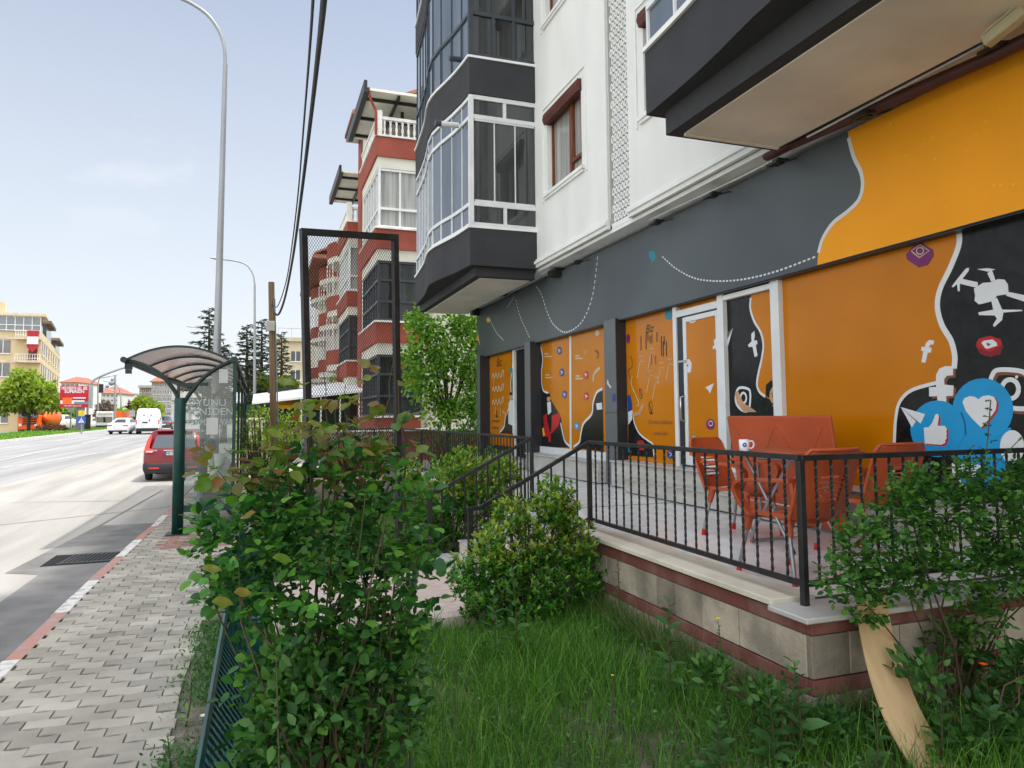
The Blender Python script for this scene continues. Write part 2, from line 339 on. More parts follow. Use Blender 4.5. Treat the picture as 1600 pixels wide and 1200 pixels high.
while Y < 24:
    off = (j % 2)*LX/2; x = kx(Y)+.16-LX+off
    while x < xr_(Y):
        x0 = max(x, kx(Y)+.135); x1 = min(x+LX, xr_(Y)+.05)
        if x1-x0 > .05:
            gp = .0028; n = 6; dz = random.uniform(-.003, .003); tx = random.uniform(-.006, .006); bot = []; top = []
            for q in range(n+1):
                xx = lerp(x0+gp, x1-gp, q/n); ph = (xx-(x))/LX*2*math.pi
                w_ = amp*math.tanh(1.25*math.sin(ph))/.85 if True else 0
                bot.append((xx, Y+gp+w_)); top.append((xx, Y+LY-gp+w_))
            out = bot+top[::-1]; cx = sum(p[0] for p in out)/len(out); cy = sum(p[1] for p in out)/len(out); m_ = len(out)
            inn = [(cx+(p[0]-cx)*.975, cy+(p[1]-cy)*.95) for p in out]
            zt = lambda p: dz+tx*(p[0]-cx)*4
            vs = [(p[0], p[1], -.014) for p in out]+[(p[0], p[1], zt(p)-.004) for p in out]+[(p[0], p[1], zt(p)) for p in inn]
            fs = [(a, (a+1) % m_, m_+(a+1) % m_, m_+a) for a in range(m_)]+[(m_+a, m_+(a+1) % m_, 2*m_+(a+1) % m_, 2*m_+a) for a in range(m_)]+[tuple(range(2*m_, 3*m_))]
            mi = 1 if (10.6 < Y < 11.9 and -1.25 < cx < -.1) and random.random() < .85 else 0
            r.add(vs, fs, mi)
        x += LX
    Y += LY; j += 1
struct(r, 'pavement', [M_pav, M_pavr])
r = MB(); vs = []
strip(r, lambda Y: (kx(Y)+.15, 2.6 if Y < 60 else kx(Y)+4), [24, 30, 45, 60, 80, 100, 130], .122); struct(r, 'pavement_far', M_pav)
# dirt strip and garden soil
r = MB(); nx, ny = 40, 60; vs = []
for iy in range(ny+1):
    for ix in range(nx+1):
        x = lerp(-.5, 9.4, ix/nx) if True else 0; y = lerp(-3, 30, iy/ny)
        base = -.03 if x < -.05 else lerp(-.03, -.2, min(1, (x+.05)/.5)); vs.append((x, y, base+random.uniform(-.012, .012)-.01))
r.add(vs, [(a*(nx+1)+b, a*(nx+1)+b+1, (a+1)*(nx+1)+b+1, (a+1)*(nx+1)+b) for a in range(ny) for b in range(nx)], 0, True); struct(r, 'garden_soil', M_soil)
# entrance path of pinkish stone up to the stairs
M_pink = mat('pink_stone', (.50, .37, .31), .55, col2=(.60, .50, .43), scale=6, stretch=(1, 4, 1), detail=8)
r = MB()
y = 6.35
r.box(-.02, 6.5, -.32, 2.04, 8.55, -.10); struct(r, 'path', M_pink)
# median with grass kerb
r = MB()
strip(r, lambda Y: (mx_(Y)-6.2, mx_(Y)-.12), YS, .16); struct(r, 'median', mat('median_soil', (.07, .13, .03), .95, col2=(.11, .19, .04), scale=1.2, detail=8))
r = MB(); vs = []
for Y in YS: m_ = mx_(Y); z = zr(Y); vs += [(m_-.15, Y, z+.02), (m_-.15, Y, z+.17), (m_+.08, Y, z+.17), (m_+.1, Y, z-.05)]
r.add(vs, [(4*i+q, 4*i+q+1, 4*i+q+5, 4*i+q+4) for i in range(len(YS)-1) for q in range(3)]); struct(r, 'median_kerb', mat('kerb_concrete', (.5, .49, .46), .8))
# ================================================================ MAIN BUILDING
M_stucco = mat('white_render', (.74, .735, .71), .8, var=.045, scale=1.6, bump=.35, bscale=160, detail=8, stretch=(1, 1, .35))
M_dark = mat('charcoal_render', (.040, .040, .044), .85, var=.10, scale=2, bump=.4, bscale=150)
M_cream = mat('soffit_plaster', (.72, .68, .59), .85, var=.10, scale=1.2, bump=.2, bscale=60, detail=7)
M_trim = mat('white_trim', (.76, .76, .74), .6, var=.04)
M_pvc = mat('white_pvc', (.66, .67, .67), .35, var=.05)
M_dpvc = mat('slate_frame', (.05, .058, .07), .4, var=.1)
M_wood = mat('brown_woodgrain', (.16, .052, .025), .45, var=.3, scale=5, stretch=(6, 6, .6), detail=6)
M_shut = mat('brown_shutter', (.10, .030, .020), .5, var=.15)
M_glassd = mat('bay_glass', (.012, .016, .018), .03, col2=(.045, .05, .05), scale=2.2, stretch=(1, 1, .08), spec=.9, thr=(.42, .6))
M_glassb = mat('bay_glass_blue', (.055, .075, .10), .06, col2=(.10, .12, .15), scale=1.6, stretch=(1, 1, .2), spec=1.0)
M_curt = mat('curtain_glass', (.20, .20, .19), .08, col2=(.40, .40, .38), scale=7, stretch=(1, 1, .04), spec=.6)
M_grey = mat('grey_cladding', (.105, .115, .125), .35, var=.05, scale=1)
M_dgrey = mat('dark_cladding', (.022, .024, .027), .35, var=.1, scale=1)
M_marble = mat('marble', (.50, .485, .45), .35, col2=(.36, .34, .30), scale=2.4, stretch=(1, 1, 3), detail=10, thr=(.35, .75))
B = thing('apartment_building', 'large white apartment block with charcoal bays above the orange shop front', 'building', (5.5, 10, 0))
def wallbox(mb, x0, x1, ya, yb, za, zb, opens, mi=0):
    """wall on plane x with openings [(y0,y1,z0,z1)] sorted by z"""
    z = za
    for (y0, y1, z0, z1) in opens:
        mb.box(x0, ya, z, x1, yb, z0, mi); mb.box(x0, ya, z0, x1, y0, z1, mi); mb.box(x0, y1, z0, x1, yb, z1, mi); z = z1
    mb.box(x0, ya, z, x1, yb, zb, mi)
TOP = 16.4; FH = 3.62
wa = [(11.50, 13.20, 6.28+FH*k, 7.93+FH*k) for k in range(3)]; wb = [(7.85, 9.32, 6.33+FH*k, 7.93+FH*k) for k in range(3)]
w = MB(); wallbox(w, 5.5, 5.9, 10.55, 13.80, 4.92, TOP, wa); wallbox(w, 5.5, 5.9, -4, 9.80, 4.92, TOP, wb)
w.box(5.9, 9.9, 4.9, 6.1, 10.45, TOP); w.box(5.5, 13.8, 4.9, 5.9, 19.7, TOP); w.box(6.1, -4, 4.8, 15, 19.7, TOP)
w.build('wall', M_stucco, B)
w = MB(); w.box(6.06, -4, -.2, 15, 19.62, 4.8); w.build('ground_floor_wall', M_dgrey, B)
w = MB(); w.box(5.98, 19.60, -.2, 6.6, 19.74, 4.8); w.build('corner_trim', M_trim, B)
rf = MB(); rf.box(3.9, 7.4, TOP, 16, 20.2, TOP+.25); rf.box(3.3, -5, TOP, 16, 7.4, TOP+.25); rf.build('roof', M_dark, B)
# cornice mouldings under the white blocks and pier mouldings
c = MB()
for ya, yb in ((10.55, 13.79), (-3.9, 9.80)):
    for i, (px_, z0, z1) in enumerate(((5.46, 4.86, 4.93), (5.42, 4.93, 4.985), (5.455, 4.985, 5.03))): c.box(px_, ya-.04+.006*i, z0, 5.52, yb+.0-.006*i, z1)
c.box(5.55, -3.9, 4.80, 6.1, 19.6, 4.865); c.box(5.545, 9.81, 4.86, 6.0, 10.5, 4.945)
c.build('cornice', M_trim, B)
c = MB(); c.box(5.53, 10.505, 4.93, 5.9, 10.545, TOP-.01); c.box(5.70, 9.81, 4.93, 5.9, 9.88, TOP-.01); c.build('pier', mat('pale_green_grey', (.50, .51, .47), .8, var=.04), B)
# lattice panel: flat ovals standing proud of a grey backing
lt = MB(); lt.box(5.575, 9.80, 4.95, 5.70, 10.50, 13.2, 1); cw, ch = .088, .15
for i in range(54):
    for j in range(6):
        y = 9.86+.104*j+(.052 if i % 2 else 0); z = 5.03+ch*i
        if y > 10.47: continue
        n = 8; vs = []
        for rr_, dx in ((1.0, 0), (.52, 0), (.52, .02), (1., .02)):
            for q in range(n): an = 2*math.pi*q/n; vs.append((5.548+dx, y+math.cos(an)*.047*rr_, z+math.sin(an)*.075*rr_))
        lt.add(vs, [(a*n+q, a*n+(q+1) % n, ((a+1) % 4)*n+(q+1) % n, ((a+1) % 4)*n+q) for a in (0, 1, 3) for q in range(n)], 0)
lt.build('lattice_panel', [M_trim, mat('lattice_grey', (.30, .30, .28), .8)], B)
# windows with shutter boxes
def wood_window(y0, y1, z0, z1):
    f = MB(); x = 5.60; t = .07; ym = y0+(y1-y0)*.42
    for a in (y0, y1-t): f.box(x, a, z0, x+.1, a+t, z1)
    f.box(x+.003, y0+t, z0, x+.1, y1-t, z0+t); f.box(x+.003, y0+t, z1-t-.12, x+.1, y1-t, z1-.001); f.box(x-.01, ym-.05, z0+t, x+.09, ym+.05, z1-.19)
    f.box(x-.02, y0+.16+t, z0+.30, x+.08, ym-.051, z0+.36); f.box(x-.02, y0+t+.1, z0+.36, x+.07, y0+t+.16, z1-.2); f.box(x-.02, ym-.1, z0+.36, x+.07, ym-.051, z1-.2)
    fo = f.build('window', M_wood, B)
    MB().box(x+.05, y0+t, z0+t, x+.06, y1-t, z1-t).build('pane', M_curt, fo)
    s = MB(); s.prism([(5.58, y0+.01, z1-.2), (5.44, y0+.01, z1-.22), (5.40, y0+.01, z1-.12), (5.42, y0+.01, z1+.0), (5.58, y0+.01, z1+.02)], (0, y1-y0-.02, 0)); s.build('shutter_box', M_shut, fo, bevel=.01)
    m = MB(); g_ = .20
    m.box(5.475, y0-g_, z0-.14, 5.50, y0-g_+.04, z1+g_); m.box(5.475, y1+g_-.04, z0-.14, 5.50, y1+g_, z1+g_); m.box(5.475, y0-g_+.04, z1+g_-.04, 5.50, y1+g_-.04, z1+g_)
    m.box(5.43, y0-.1, z0-.07, 5.6, y1+.1, z0-.005); m.box(5.455, y0-.06, z0-.12, 5.5, y1+.06, z0-.07)
    m.box(5.50, y0-.001, z0, 5.6, y0+.03, z1-.22); m.box(5.50, y1-.03, z0, 5.6, y1+.001, z1-.22)
    m.build('window_surround', M_trim, fo)
for o_ in wa+wb: wood_window(*o_)
# bays
def fA(Y): t = (Y-13.8)/5.4; return 4.03-.10*math.sin(math.pi*max(0, min(1, t)))-.20*math.exp(-((Y-16.1)/1.1)**2)+.10*max(0, t-.75)*4*.3
def fB(Y): return 3.93-.06*math.sin((6.6-Y)*.5)-.12*math.exp(-((Y-4.3)/.9)**2)-.1*math.exp(-((Y-1.)/1.)**2)
def curve(fn, ya, yb, n): return [(fn(lerp(ya, yb, i/n)), lerp(ya, yb, i/n)) for i in range(n+1)]
def bay(fn, ya, yb, xb, k, white, low, ins, n=26, base=4.84, hp=.78, sl=4.64):
    """curved parapet, coping, glazing of one storey; xb = wall plane"""
    z0 = base+FH*k; z1 = z0+hp; zt = z0+3.60 if k < 3 else z0+1
    cv = curve(fn, ya, yb, n); P = lambda off, z: [(x+off, min(max(y, ya+off*(1 if ya < yb else -1)), yb-off), z) for x, y in cv]+[(xb, yb-off, z), (xb, ya+off, z)]
    p = MB(); p.prism(P(0, z0), (0, 0, z1-z0)); par = p.build('parapet', M_dark, B)
    c = MB(); c.prism(P(-.035, z1), (0, 0, .05)); c.build('coping', M_trim, par)
    if k == 0:
        q = MB(); q.prism([(low, ya+ins, sl), (low, yb-ins, sl), (xb, yb-ins, sl), (xb, ya+ins, sl)], (0, 0, base-sl-.001)); q.build('slab_edge', M_dark, par)
        q = MB(); q.prism([(low+.15, ya+ins+.15, sl-.015), (low+.15, yb-ins-.15, sl-.015), (xb-.06, yb-ins-.15, sl-.015), (xb-.06, ya+ins+.15, sl-.015)], (0, 0, .014)); q.build('soffit', M_cream, par)
        q = MB(); q.box(low+.151, yb-ins-.151, sl-.035, xb-.07, yb-ins-.11, sl-.002); q.build('soffit_lip', M_cream, par)
    if k > 2: return
    mf = M_pvc if white else M_dpvc
    zg0, zg1 = z1+.05, zt-.005; rails = [zg0+.03, zg0+.47, zg1-.45, zg1-.03] if white else [zg0+.03, zg0+.95, zg1-.03]
    gl = MB(); seg = curve(fn, ya+.02, yb-.02, int(round((yb-ya)/.56)))
    for (xa, y1_), (xc, y2_) in zip(seg[:-1], seg[1:]):
        d = .05; gl.add([(xa+d, y1_, zg0), (xc+d, y2_, zg0), (xc+d, y2_, zg1), (xa+d, y1_, zg1)], [(0, 1, 2, 3)])
    g = gl.build('bay_glazing', M_glassb, B)
    e = MB(); e.box(seg[0][0]+.05, ya+.06, zg0, xb, ya+.07, zg1); e.build('end_glazing', M_glassd, g)
    f = MB()
    for zz in rails:
        for (xa, y1_), (xc, y2_) in zip(seg[:-1], seg[1:]): f.bar((xa+.045, y1_-.01, zz), (xc+.045, y2_+.01, zz), .06, .075)
    for i, (x, y) in enumerate(seg):
        if i == 0: continue
        f.box(x+.02, y-.014, zg0, x+.055, y+.014, rails[1]); f.box(x+.03, y-.007, rails[1], x+.055, y+.007, zg1)
    x0 = seg[0][0]
    f.box(x0-.01, ya+.005, zg0, x0+.09, ya+.08, zg1+.0)
    for zz in rails: f.box(x0+.09, ya+.02, zz-.045, xb, ya+.09, zz+.045)
    W_ = xb-x0-.09
    for a in ((.5,) if white else (.33, .66)):
        xx = x0+.09+W_*a; f.box(xx-.035, ya+.024, zg0, xx+.035, ya+.085, rails[1]);
        if white: f.box(xx-.035, ya+.024, rails[2], xx+.035, ya+.085, zg1)
        else: f.box(xx-.035, ya+.024, rails[1], xx+.035, ya+.085, zg1)
    if white:
        for a in (.335, .67): xx = x0+.09+W_*a; f.box(xx-.012, ya+.04, rails[1]-.02, xx+.012, ya+.075, rails[2]+.02)
        f.box(x0+.12, ya+.03, rails[1]+.045, xb-.02, ya+.07, rails[1]+.085); f.box(x0+.12, ya+.03, rails[2]-.085, xb-.02, ya+.07, rails[2]-.045)
    f.build('bay_frame', mf, g)
for k in range(4): bay(fA, 13.8, 19.4, 5.5, k, k == 0, 4.17, .14)
for k in range(4): bay(fB, -3.0, 6.6, 5.5, k, True, 4.07, .16, 34, 5.0, .70, 4.735)
p = MB(); a = U(716, 196, x=3.93); p.tube([(3.93, a[1], a[2]), (3.52, a[1]-.02, a[2]-.02)], .058, 14, 0); p.tube([(3.54, a[1]-.02, a[2]-.02), (3.42, a[1]-.025, a[2]-.02)], .066, 14, 1)
p.build('flue_pipe', [M_pvc, M_dpvc], B)
p = MB(); a = U(712, 92, x=3.9); p.tube([(4.0, a[1], a[2]), (3.75, a[1]-.02, a[2]-.02)], .06, 12, 0); p.build('flue_pipe', M_dpvc, B)
# brown rain pipe under the right bay, elbow at its far end
p = MB(); a = U(1200, 243, x=5.62); b_2 = U(1560, 84, x=5.62); p.tube(crom([(5.80, a[1]+.0, a[2]+.22), (5.70, a[1]+.05, a[2]+.06), (5.62, a[1], a[2]), (5.62, a[1]-.2, a[2])]), .06, 14); p.tube([(5.62, a[1]-.19, a[2]), (5.62, b_2[1], b_2[2]), (5.62, -3, b_2[2]+.05)], .058, 14)
p.build('rain_pipe', mat('brown_pipe', (.075, .022, .018), .45), B)
for pts in ([(5.74, 9.6, 4.80), (5.76, 7.4, 4.77), (5.78, 6.5, 4.79)], [(5.56, 6.0, 4.74), (5.56, 2., 4.77)], [(5.70, 13.6, 4.80), (5.75, 16, 4.77), (5.7, 19, 4.8)]): MB().tube(pts, .013, 6).build('cable', M_trim, B)
# steel brackets above the sign
for yy in (13.4, 19.2):
    p = MB(); p.box(5.72, yy-.08, 4.60, 5.98, yy+.08, 4.78); p.box(5.62, yy-.12, 4.62, 5.72, yy+.12, 4.74); p.build('steel_bracket', mat('black_steel', (.02, .02, .02), .45, var=.2), B)
# ---------------------------------------------------------------- shop front (part of the building)
M_or = mat('orange_film', (.47, .155, .002), .16, var=.06, scale=1.2, spec=.22, detail=10)
M_orl = mat('orange_banner', (.80, .32, .016), .4, var=.04, scale=1.2, spec=.12)
M_blk = mat('black_film', (.010, .0105, .011), .22, var=.35, scale=9, spec=.25)
M_wf = mat('white_film', (.60, .62, .64), .3, var=.04)
M_wl = mat('offwhite_print', (.50, .40, .26), .3)
M_pur = mat('purple_print', (.16, .015, .11), .3); M_red = mat('red_print', (.40, .012, .018), .3); M_redd = mat('dark_red_print', (.18, .008, .012), .3)
M_blu = mat('blue_print', (.008, .25, .52), .3, var=.06); M_nav = mat('navy_print', (.012, .05, .22), .3); M_brn = mat('brown_print', (.16, .06, .035), .35)
M_skin = mat('skin_print', (.46, .26, .14), .35); M_teal = mat('teal_print', (.01, .19, .24), .3); M_grn = mat('green_print', (.02, .22, .07), .3); M_yel = mat('yellow_print', (.75, .42, .03), .3)
PAL = [M_or, M_blk, M_wf, M_pur, M_red, M_redd, M_blu, M_nav, M_brn, M_skin, M_teal, M_grn, M_yel, M_wl, M_orl, M_grey]
(OR, BK, WH, PU, RD, RDD, BL, NV, BR, SK, TE, GN, YE, WL, ORL, GY) = range(16)
class Film:
    """graphic printed on a pane: outlines on a plane x, each layer .8 mm proud of the last"""
    def __init__(s, x, ox=0, oy=0, k=1.): s.mb = MB(); s.x = x; s.c = 0; s.l = 1; s.o = (ox, oy, k)
    def at(s, ox, oy, k): s.o = (ox, oy, k); return s
    def q(s, p, X=None): ox, oy, k = s.o; a = U(p[0]/k+ox, p[1]/k+oy, x=X or s.x); return a
    def poly(s, pts, mi, lay=None, sm=False):
        if sm: pts = crom(pts)
        l = lay if lay is not None else s.l
        s.c += 1; l += .03*(s.c % 30)
        s.mb.prism([(s.x-.0012*l, s.q(p)[1], s.q(p)[2]) for p in pts], (.001, 0, 0), mi); return s
    def world(s, pts, mi, lay=1): s.mb.prism([(s.x-.0012*lay, y, z) for y, z in pts], (.001, 0, 0), mi); return s
    def stroke(s, pts, w, mi, lay=None, sm=True, close=False):
        if sm: pts = crom(pts, close)
        elif close: pts = list(pts)+[pts[0]]
        l = lay if lay is not None else s.l; s.c += 1; l += .03*(s.c % 30); x = s.x-.0012*l; Q = [Vector((s.q(p)[1], s.q(p)[2])) for p in pts]; n = len(Q); vs = []
        for i in range(n):
            t = (Q[min(i+1, n-1)]-Q[max(i-1, 0)]); t = t.normalized() if t.length > 1e-9 else Vector((1, 0)); nn = Vector((-t.y, t.x))*w/2
            vs += [(x, Q[i].x+nn.x, Q[i].y+nn.y), (x, Q[i].x-nn.x, Q[i].y-nn.y)]
        s.mb.add(vs, [(2*i, 2*i+1, 2*i+3, 2*i+2) for i in range(n-1)], mi); return s
    def disc(s, c, rx, ry, mi, lay=None, n=28): return s.poly([(c[0]+rx*math.cos(2*math.pi*i/n), c[1]+ry*math.sin(2*math.pi*i/n)) for i in range(n)], mi, lay)
    def ring(s, c, rx, ry, w, mi, lay=None, n=24): return s.stroke([(c[0]+rx*math.cos(2*math.pi*i/n), c[1]+ry*math.sin(2*math.pi*i/n)) for i in range(n+1)], w, mi, lay, sm=False)
    def dots(s, pts, w, mi, step=.055, ln=.03, lay=None):
        Q = [Vector((s.q(p)[1], s.q(p)[2])) for p in crom(pts)]; l = lay or s.l; acc = 0; x = s.x-.0012*l
        for a, b in zip(Q[:-1], Q[1:]):
            d = (b-a); L_ = d.length
            if L_ < 1e-6: continue
            t = d/L_; nn = Vector((-t.y, t.x))*w/2; u = step-acc if acc else 0
            while u < L_:
                p0 = a+t*u; p1 = p0+t*ln
                s.mb.add([(x, p0.x+nn.x, p0.y+nn.y), (x, p0.x-nn.x, p0.y-nn.y), (x, p1.x-nn.x, p1.y-nn.y), (x, p1.x+nn.x, p1.y+nn.y)], [(0, 1, 2, 3)], mi); u += step
            acc = (L_-(u-step)) % step
        return s
    def text(s, txt, c, size, mi, lay=None, bold=0, shear=0, rot=0):
        a = s.q(c); l = lay or s.l
        M = Matrix.Translation((s.x-.0012*l, a[1], a[2]))@Matrix(((0, 0, -1, 0), (-1, 0, 0, 0), (0, 1, 0, 0), (0, 0, 0, 1)))@Matrix.Rotation(rot, 4, 'Z')
        s.mb.text(txt, size, M, mi, ext=.0004, bold=bold, shear=shear); return s
    def build(s, name, parent): return s.mb.build(name, PAL, parent)
XW = 6.0; ZB = .97; ZT = 3.47
def pane(name, y0, y1, mi_base=OR, z0=ZB, z1=ZT):
    o = MB().box(XW, y0, z0, XW+.05, y1, z1).build(name, PAL[mi_base], B); return o
FG = [(200, 1030), (215, 945), (198, 940), (202, 908), (225, 912), (235, 880), (262, 855), (300, 862), (295, 892), (270, 892), (258, 912), (280, 918), (276, 955), (250, 955), (232, 1035)]
# big right pane
w1 = pane('shop_window', .6, 6.98)
F = Film(XW, 0, 0, 1)
c1 = [(1497, 340), (1497, 354), (1499, 380), (1486, 416), (1469, 452), (1465, 480), (1472, 508), (1486, 532), (1492, 556), (1491, 576)]
c2 = [(1478, 596), (1460, 599), (1424, 610), (1406, 628), (1400, 652), (1398, 682), (1396, 740)]
cc = crom(c1)+crom(c2); bl = [(F.q(p)[1], min(ZT-.004, F.q(p)[2])) for p in cc]
F.world([(.62, ZT-.004), (bl[0][0], ZT-.004)]+bl[1:]+[(bl[-1][0]+.02, ZB+.004), (.62, ZB+.004)], BK, 1)
F.stroke(c1, .055, WH, 2); F.stroke(c2, .035, WH, 2)
F.at(1400, 360, 5)
for pl in ([(610, 455), (680, 410), (740, 405), (800, 380), (850, 385), (875, 420), (880, 480), (860, 500), (790, 510), (760, 550), (690, 570), (650, 578), (615, 550), (620, 510)],
           [(500, 375), (640, 405), (640, 450), (495, 415)], [(435, 440), (480, 380), (520, 330), (550, 296), (572, 292), (570, 315), (520, 380), (450, 445)], [(475, 400), (500, 405), (500, 475), (485, 475)],
           [(745, 400), (715, 335), (750, 305), (778, 388)], [(633, 303), (720, 295), (780, 305), (720, 322)], [(870, 478), (1000, 505), (1120, 545), (1120, 590), (1000, 555), (862, 510)],
           [(745, 545), (790, 525), (840, 640), (830, 700), (770, 755), (758, 740), (790, 690), (770, 660)], [(645, 640), (770, 618), (985, 620), (990, 630), (840, 642), (770, 665), (650, 662)]): F.poly(pl, WH, 2)
F.poly([(630, 880), (650, 845), (735, 822), (820, 850), (838, 905), (820, 965), (740, 990), (660, 965), (625, 910)], RDD, 2).poly([(632, 875), (652, 845), (735, 824), (818, 850), (832, 895), (735, 950), (640, 915)], RD, 3)
F.poly([(670, 878), (690, 862), (758, 852), (788, 875), (795, 900), (720, 925), (700, 920)], WH, 4).poly([(708, 876), (745, 888), (722, 906)], PU, 5)
F.poly([(80, 190), (150, 105), (190, 90), (290, 150), (297, 200), (250, 270), (180, 290), (90, 230)], PU, 2).stroke([(120, 160), (190, 112), (262, 160), (185, 212)], .012, WL, 3, sm=False, close=True).ring((190, 160), 28, 26, .011, WL, 3)
F.poly(FG, WH, 2); F.o = (1380, 540, 5.)
bf = [(415, 300), (415, 230), (440, 180), (490, 160), (548, 162), (548, 232), (500, 235), (480, 260), (480, 305), (553, 312), (548, 392), (495, 395), (495, 450), (425, 450), (425, 395), (362, 397), (360, 325), (415, 322)]
F.poly([(x+20, y+18) for x, y in bf], BR, 2).poly(bf, WH, 3)
F.disc((782, 500), 238, 245, BL, 4).disc((428, 650), 212, 222, BL, 5).disc((765, 900), 215, 215, BL, 3).poly([(500, 700), (1000, 640), (1000, 860), (520, 860)], BL, 2).disc((1010, 790), 95, 130, WH, 3).disc((1000, 840), 60, 60, BR, 2)
F.stroke([(612, 520), (640, 600), (650, 700)], .012, NV, 6)
ht = [(625, 440), (640, 410), (680, 395), (720, 400), (750, 420), (780, 395), (830, 388), (870, 400), (892, 440), (885, 500), (845, 560), (770, 640), (700, 570), (650, 510)]
F.poly([(x+14, y+10) for x, y in ht], RD, 6).poly(ht, WH, 7)
th = [(322, 640), (360, 638), (390, 600), (405, 560), (415, 535), (432, 535), (440, 560), (430, 625), (485, 628), (502, 650), (497, 672), (502, 690), (497, 706), (502, 722), (490, 740), (490, 760), (460, 775), (330, 765)]
F.poly([(x+14, y+12) for x, y in th], RD, 6).poly(th, WH, 7).poly([(143, 480), (333, 535), (298, 610)], WH, 8).poly([(143, 480), (262, 590), (230, 640)], WH, 8).poly([(143, 480), (285, 600), (262, 592)], GY, 8)
F.o = (0, 0, 1); ir = [(1549, 600), (1551, 586), (1560, 578), (1590, 579), (1604, 585), (1612, 600), (1612, 628), (1604, 638), (1580, 637), (1560, 628)]
F.stroke([(x+3, y+4) for x, y in ir], .05, BR, 2, close=True).stroke(ir, .04, WH, 3, close=True).ring((1579, 608), 13, 15, .04, WH, 3).disc((1589, 589), 2.5, 2.5, WH, 3)
F.text('mr', (1510, 733), .24, WH, 6, bold=.01); F.stroke([(1500, 750), (1510, 762), (1525, 768)], .02, WH, 6)
F.build('window_graphic', w1)
# pane right of the door: black with orange, white bird and letter, man
w2 = pane('shop_window', 7.13, 8.08, OR, .97, 3.29); F = Film(XW, 1040, 420, 3.53)
cv = [(470, 120), (470, 160), (468, 220), (490, 290), (525, 350), (540, 420), (530, 500), (512, 580), (505, 640), (520, 680), (550, 705), (590, 730)]
bl = [(F.q(p)[1], min(3.286, F.q(p)[2])) for p in crom(cv)]
F.world([(8.078, .974), (8.078, 3.286)]+bl+[(7.132, bl[-1][1]), (7.132, .974)], BK, 1).stroke(cv[1:-1], .035, WH, 2)
F.poly([(455, 420), (475, 400), (473, 360), (490, 342), (493, 370), (488, 395), (505, 395), (507, 415), (498, 420), (508, 480), (492, 487), (480, 430), (460, 432)], WH, 2)
F.poly([(332, 362), (372, 325), (345, 425)], WH, 2).poly([(333, 362), (372, 325), (338, 400)], GY, 3).poly([(575, 200), (600, 190), (604, 268), (578, 260)], PU, 2)
F.stroke([(388, 700), (405, 658), (455, 662), (468, 690), (464, 760), (450, 785), (420, 778), (392, 745)], .035, WH, 2, close=True).ring((430, 712), 16, 28, .03, WH, 2)
F.poly([(385, 680), (400, 672), (412, 700), (430, 740), (470, 765), (505, 790), (430, 790), (402, 750), (388, 715)], SK, 3)
F.poly([(572, 690), (590, 652), (618, 660), (618, 745), (600, 750), (580, 740)], SK, 3).poly([(553, 700), (555, 640), (585, 615), (618, 622), (618, 662), (590, 650), (576, 672), (574, 712)], BK, 4).poly([(574, 715), (588, 742), (618, 738), (618, 795), (590, 785), (578, 755)], BK, 4)
F.poly([(590, 752), (604, 745), (616, 755), (604, 768)], SK, 5).disc((592, 702), 4, 4, BK, 5).disc((611, 700), 4, 4, BK, 5).stroke([(585, 690), (598, 686)], .008, BK, 5, sm=False)
F.build('window_graphic', w2)
# door
M_alu = mat('white_aluminium', (.62, .64, .65), .35, var=.05)
f = MB()
for y0, y1 in ((6.98, 7.13), (8.08, 8.21)): f.box(5.93, y0, ZB, 6.03, y1, 3.46)
f.box(5.935, 7.13, 3.29, 6.03, 8.08, 3.36); f.box(5.935, 8.21, 3.21, 6.03, 9.24, 3.31); f.box(5.93, 9.24, ZB, 6.03, 9.33, 3.46); f.box(5.94, 7.13, ZB, 6.03, 8.08, 1.06)
f.build('shop_window_frame', M_alu, B, bevel=.004)
f = MB(); f.box(6.0, 7.13, 3.36, 6.04, 8.08, 3.46); f.box(6.0, 8.21, 3.31, 6.04, 9.24, 3.46); f.build('transom', M_or, B)
d = MB(); t = .075; d.box(5.955, 8.215, 1.0, 6.0, 8.215+t, 3.19); d.box(5.955, 9.10-t, 1.0, 6.0, 9.10, 3.19); d.box(5.957, 8.215+t, 3.19-t, 6.0, 9.10-t, 3.19); d.box(5.957, 8.215+t, 1.0, 6.0, 9.10-t, 1.14)
door = d.build('door', M_alu, B, bevel=.005)
MB().box(5.975, 8.29, 1.14, 5.99, 9.025, 3.115).build('door_panel', M_or, door)
MB().box(5.955, 9.105, 1.0, 5.985, 9.235, 3.2).build('door_jamb', M_dgrey, door)
d = MB(); a = U(1065, 620, x=5.9); d.tube([(5.955, a[1], 2.02), (5.88, a[1], 2.0), (5.88, a[1], 1.66), (5.955, a[1], 1.64)], .013, 8); d.build('door_handle', mat('steel', (.5, .5, .5), .25, metal=1), door); MB().box(5.93, 9.02, 2.52, 5.96, 9.2, 2.55).build('door_lock', MATS['steel'], door)
F = Film(5.974, 1040, 420, 3.53)
F.stroke([(122, 262), (125, 285), (145, 295), (165, 285), (168, 260)], .022, WH, 2).ring((145, 270), 8, 8, .015, WH, 2)
F.poly([(260, 430), (270, 420), (266, 395), (280, 382), (286, 392), (278, 412), (292, 420), (284, 440), (292, 470), (284, 462), (274, 438), (262, 445)], WH, 2)
F.poly([(105, 495), (132, 500), (145, 520), (140, 570), (122, 575), (106, 560)], WH, 2).poly([(114, 522), (126, 534), (114, 545)], BK, 3).poly([(220, 655), (268, 630), (245, 690), (238, 672)], WH, 2).poly([(238, 670), (268, 630), (230, 680)], GY, 3)
F.disc((248, 858), 24, 29, PU, 2).ring((250, 853), 11, 13, .012, WH, 3).disc((158, 935), 14, 22, GN, 2).ring((158, 935), 9, 14, .01, WH, 3)
F.build('door_graphic', door)
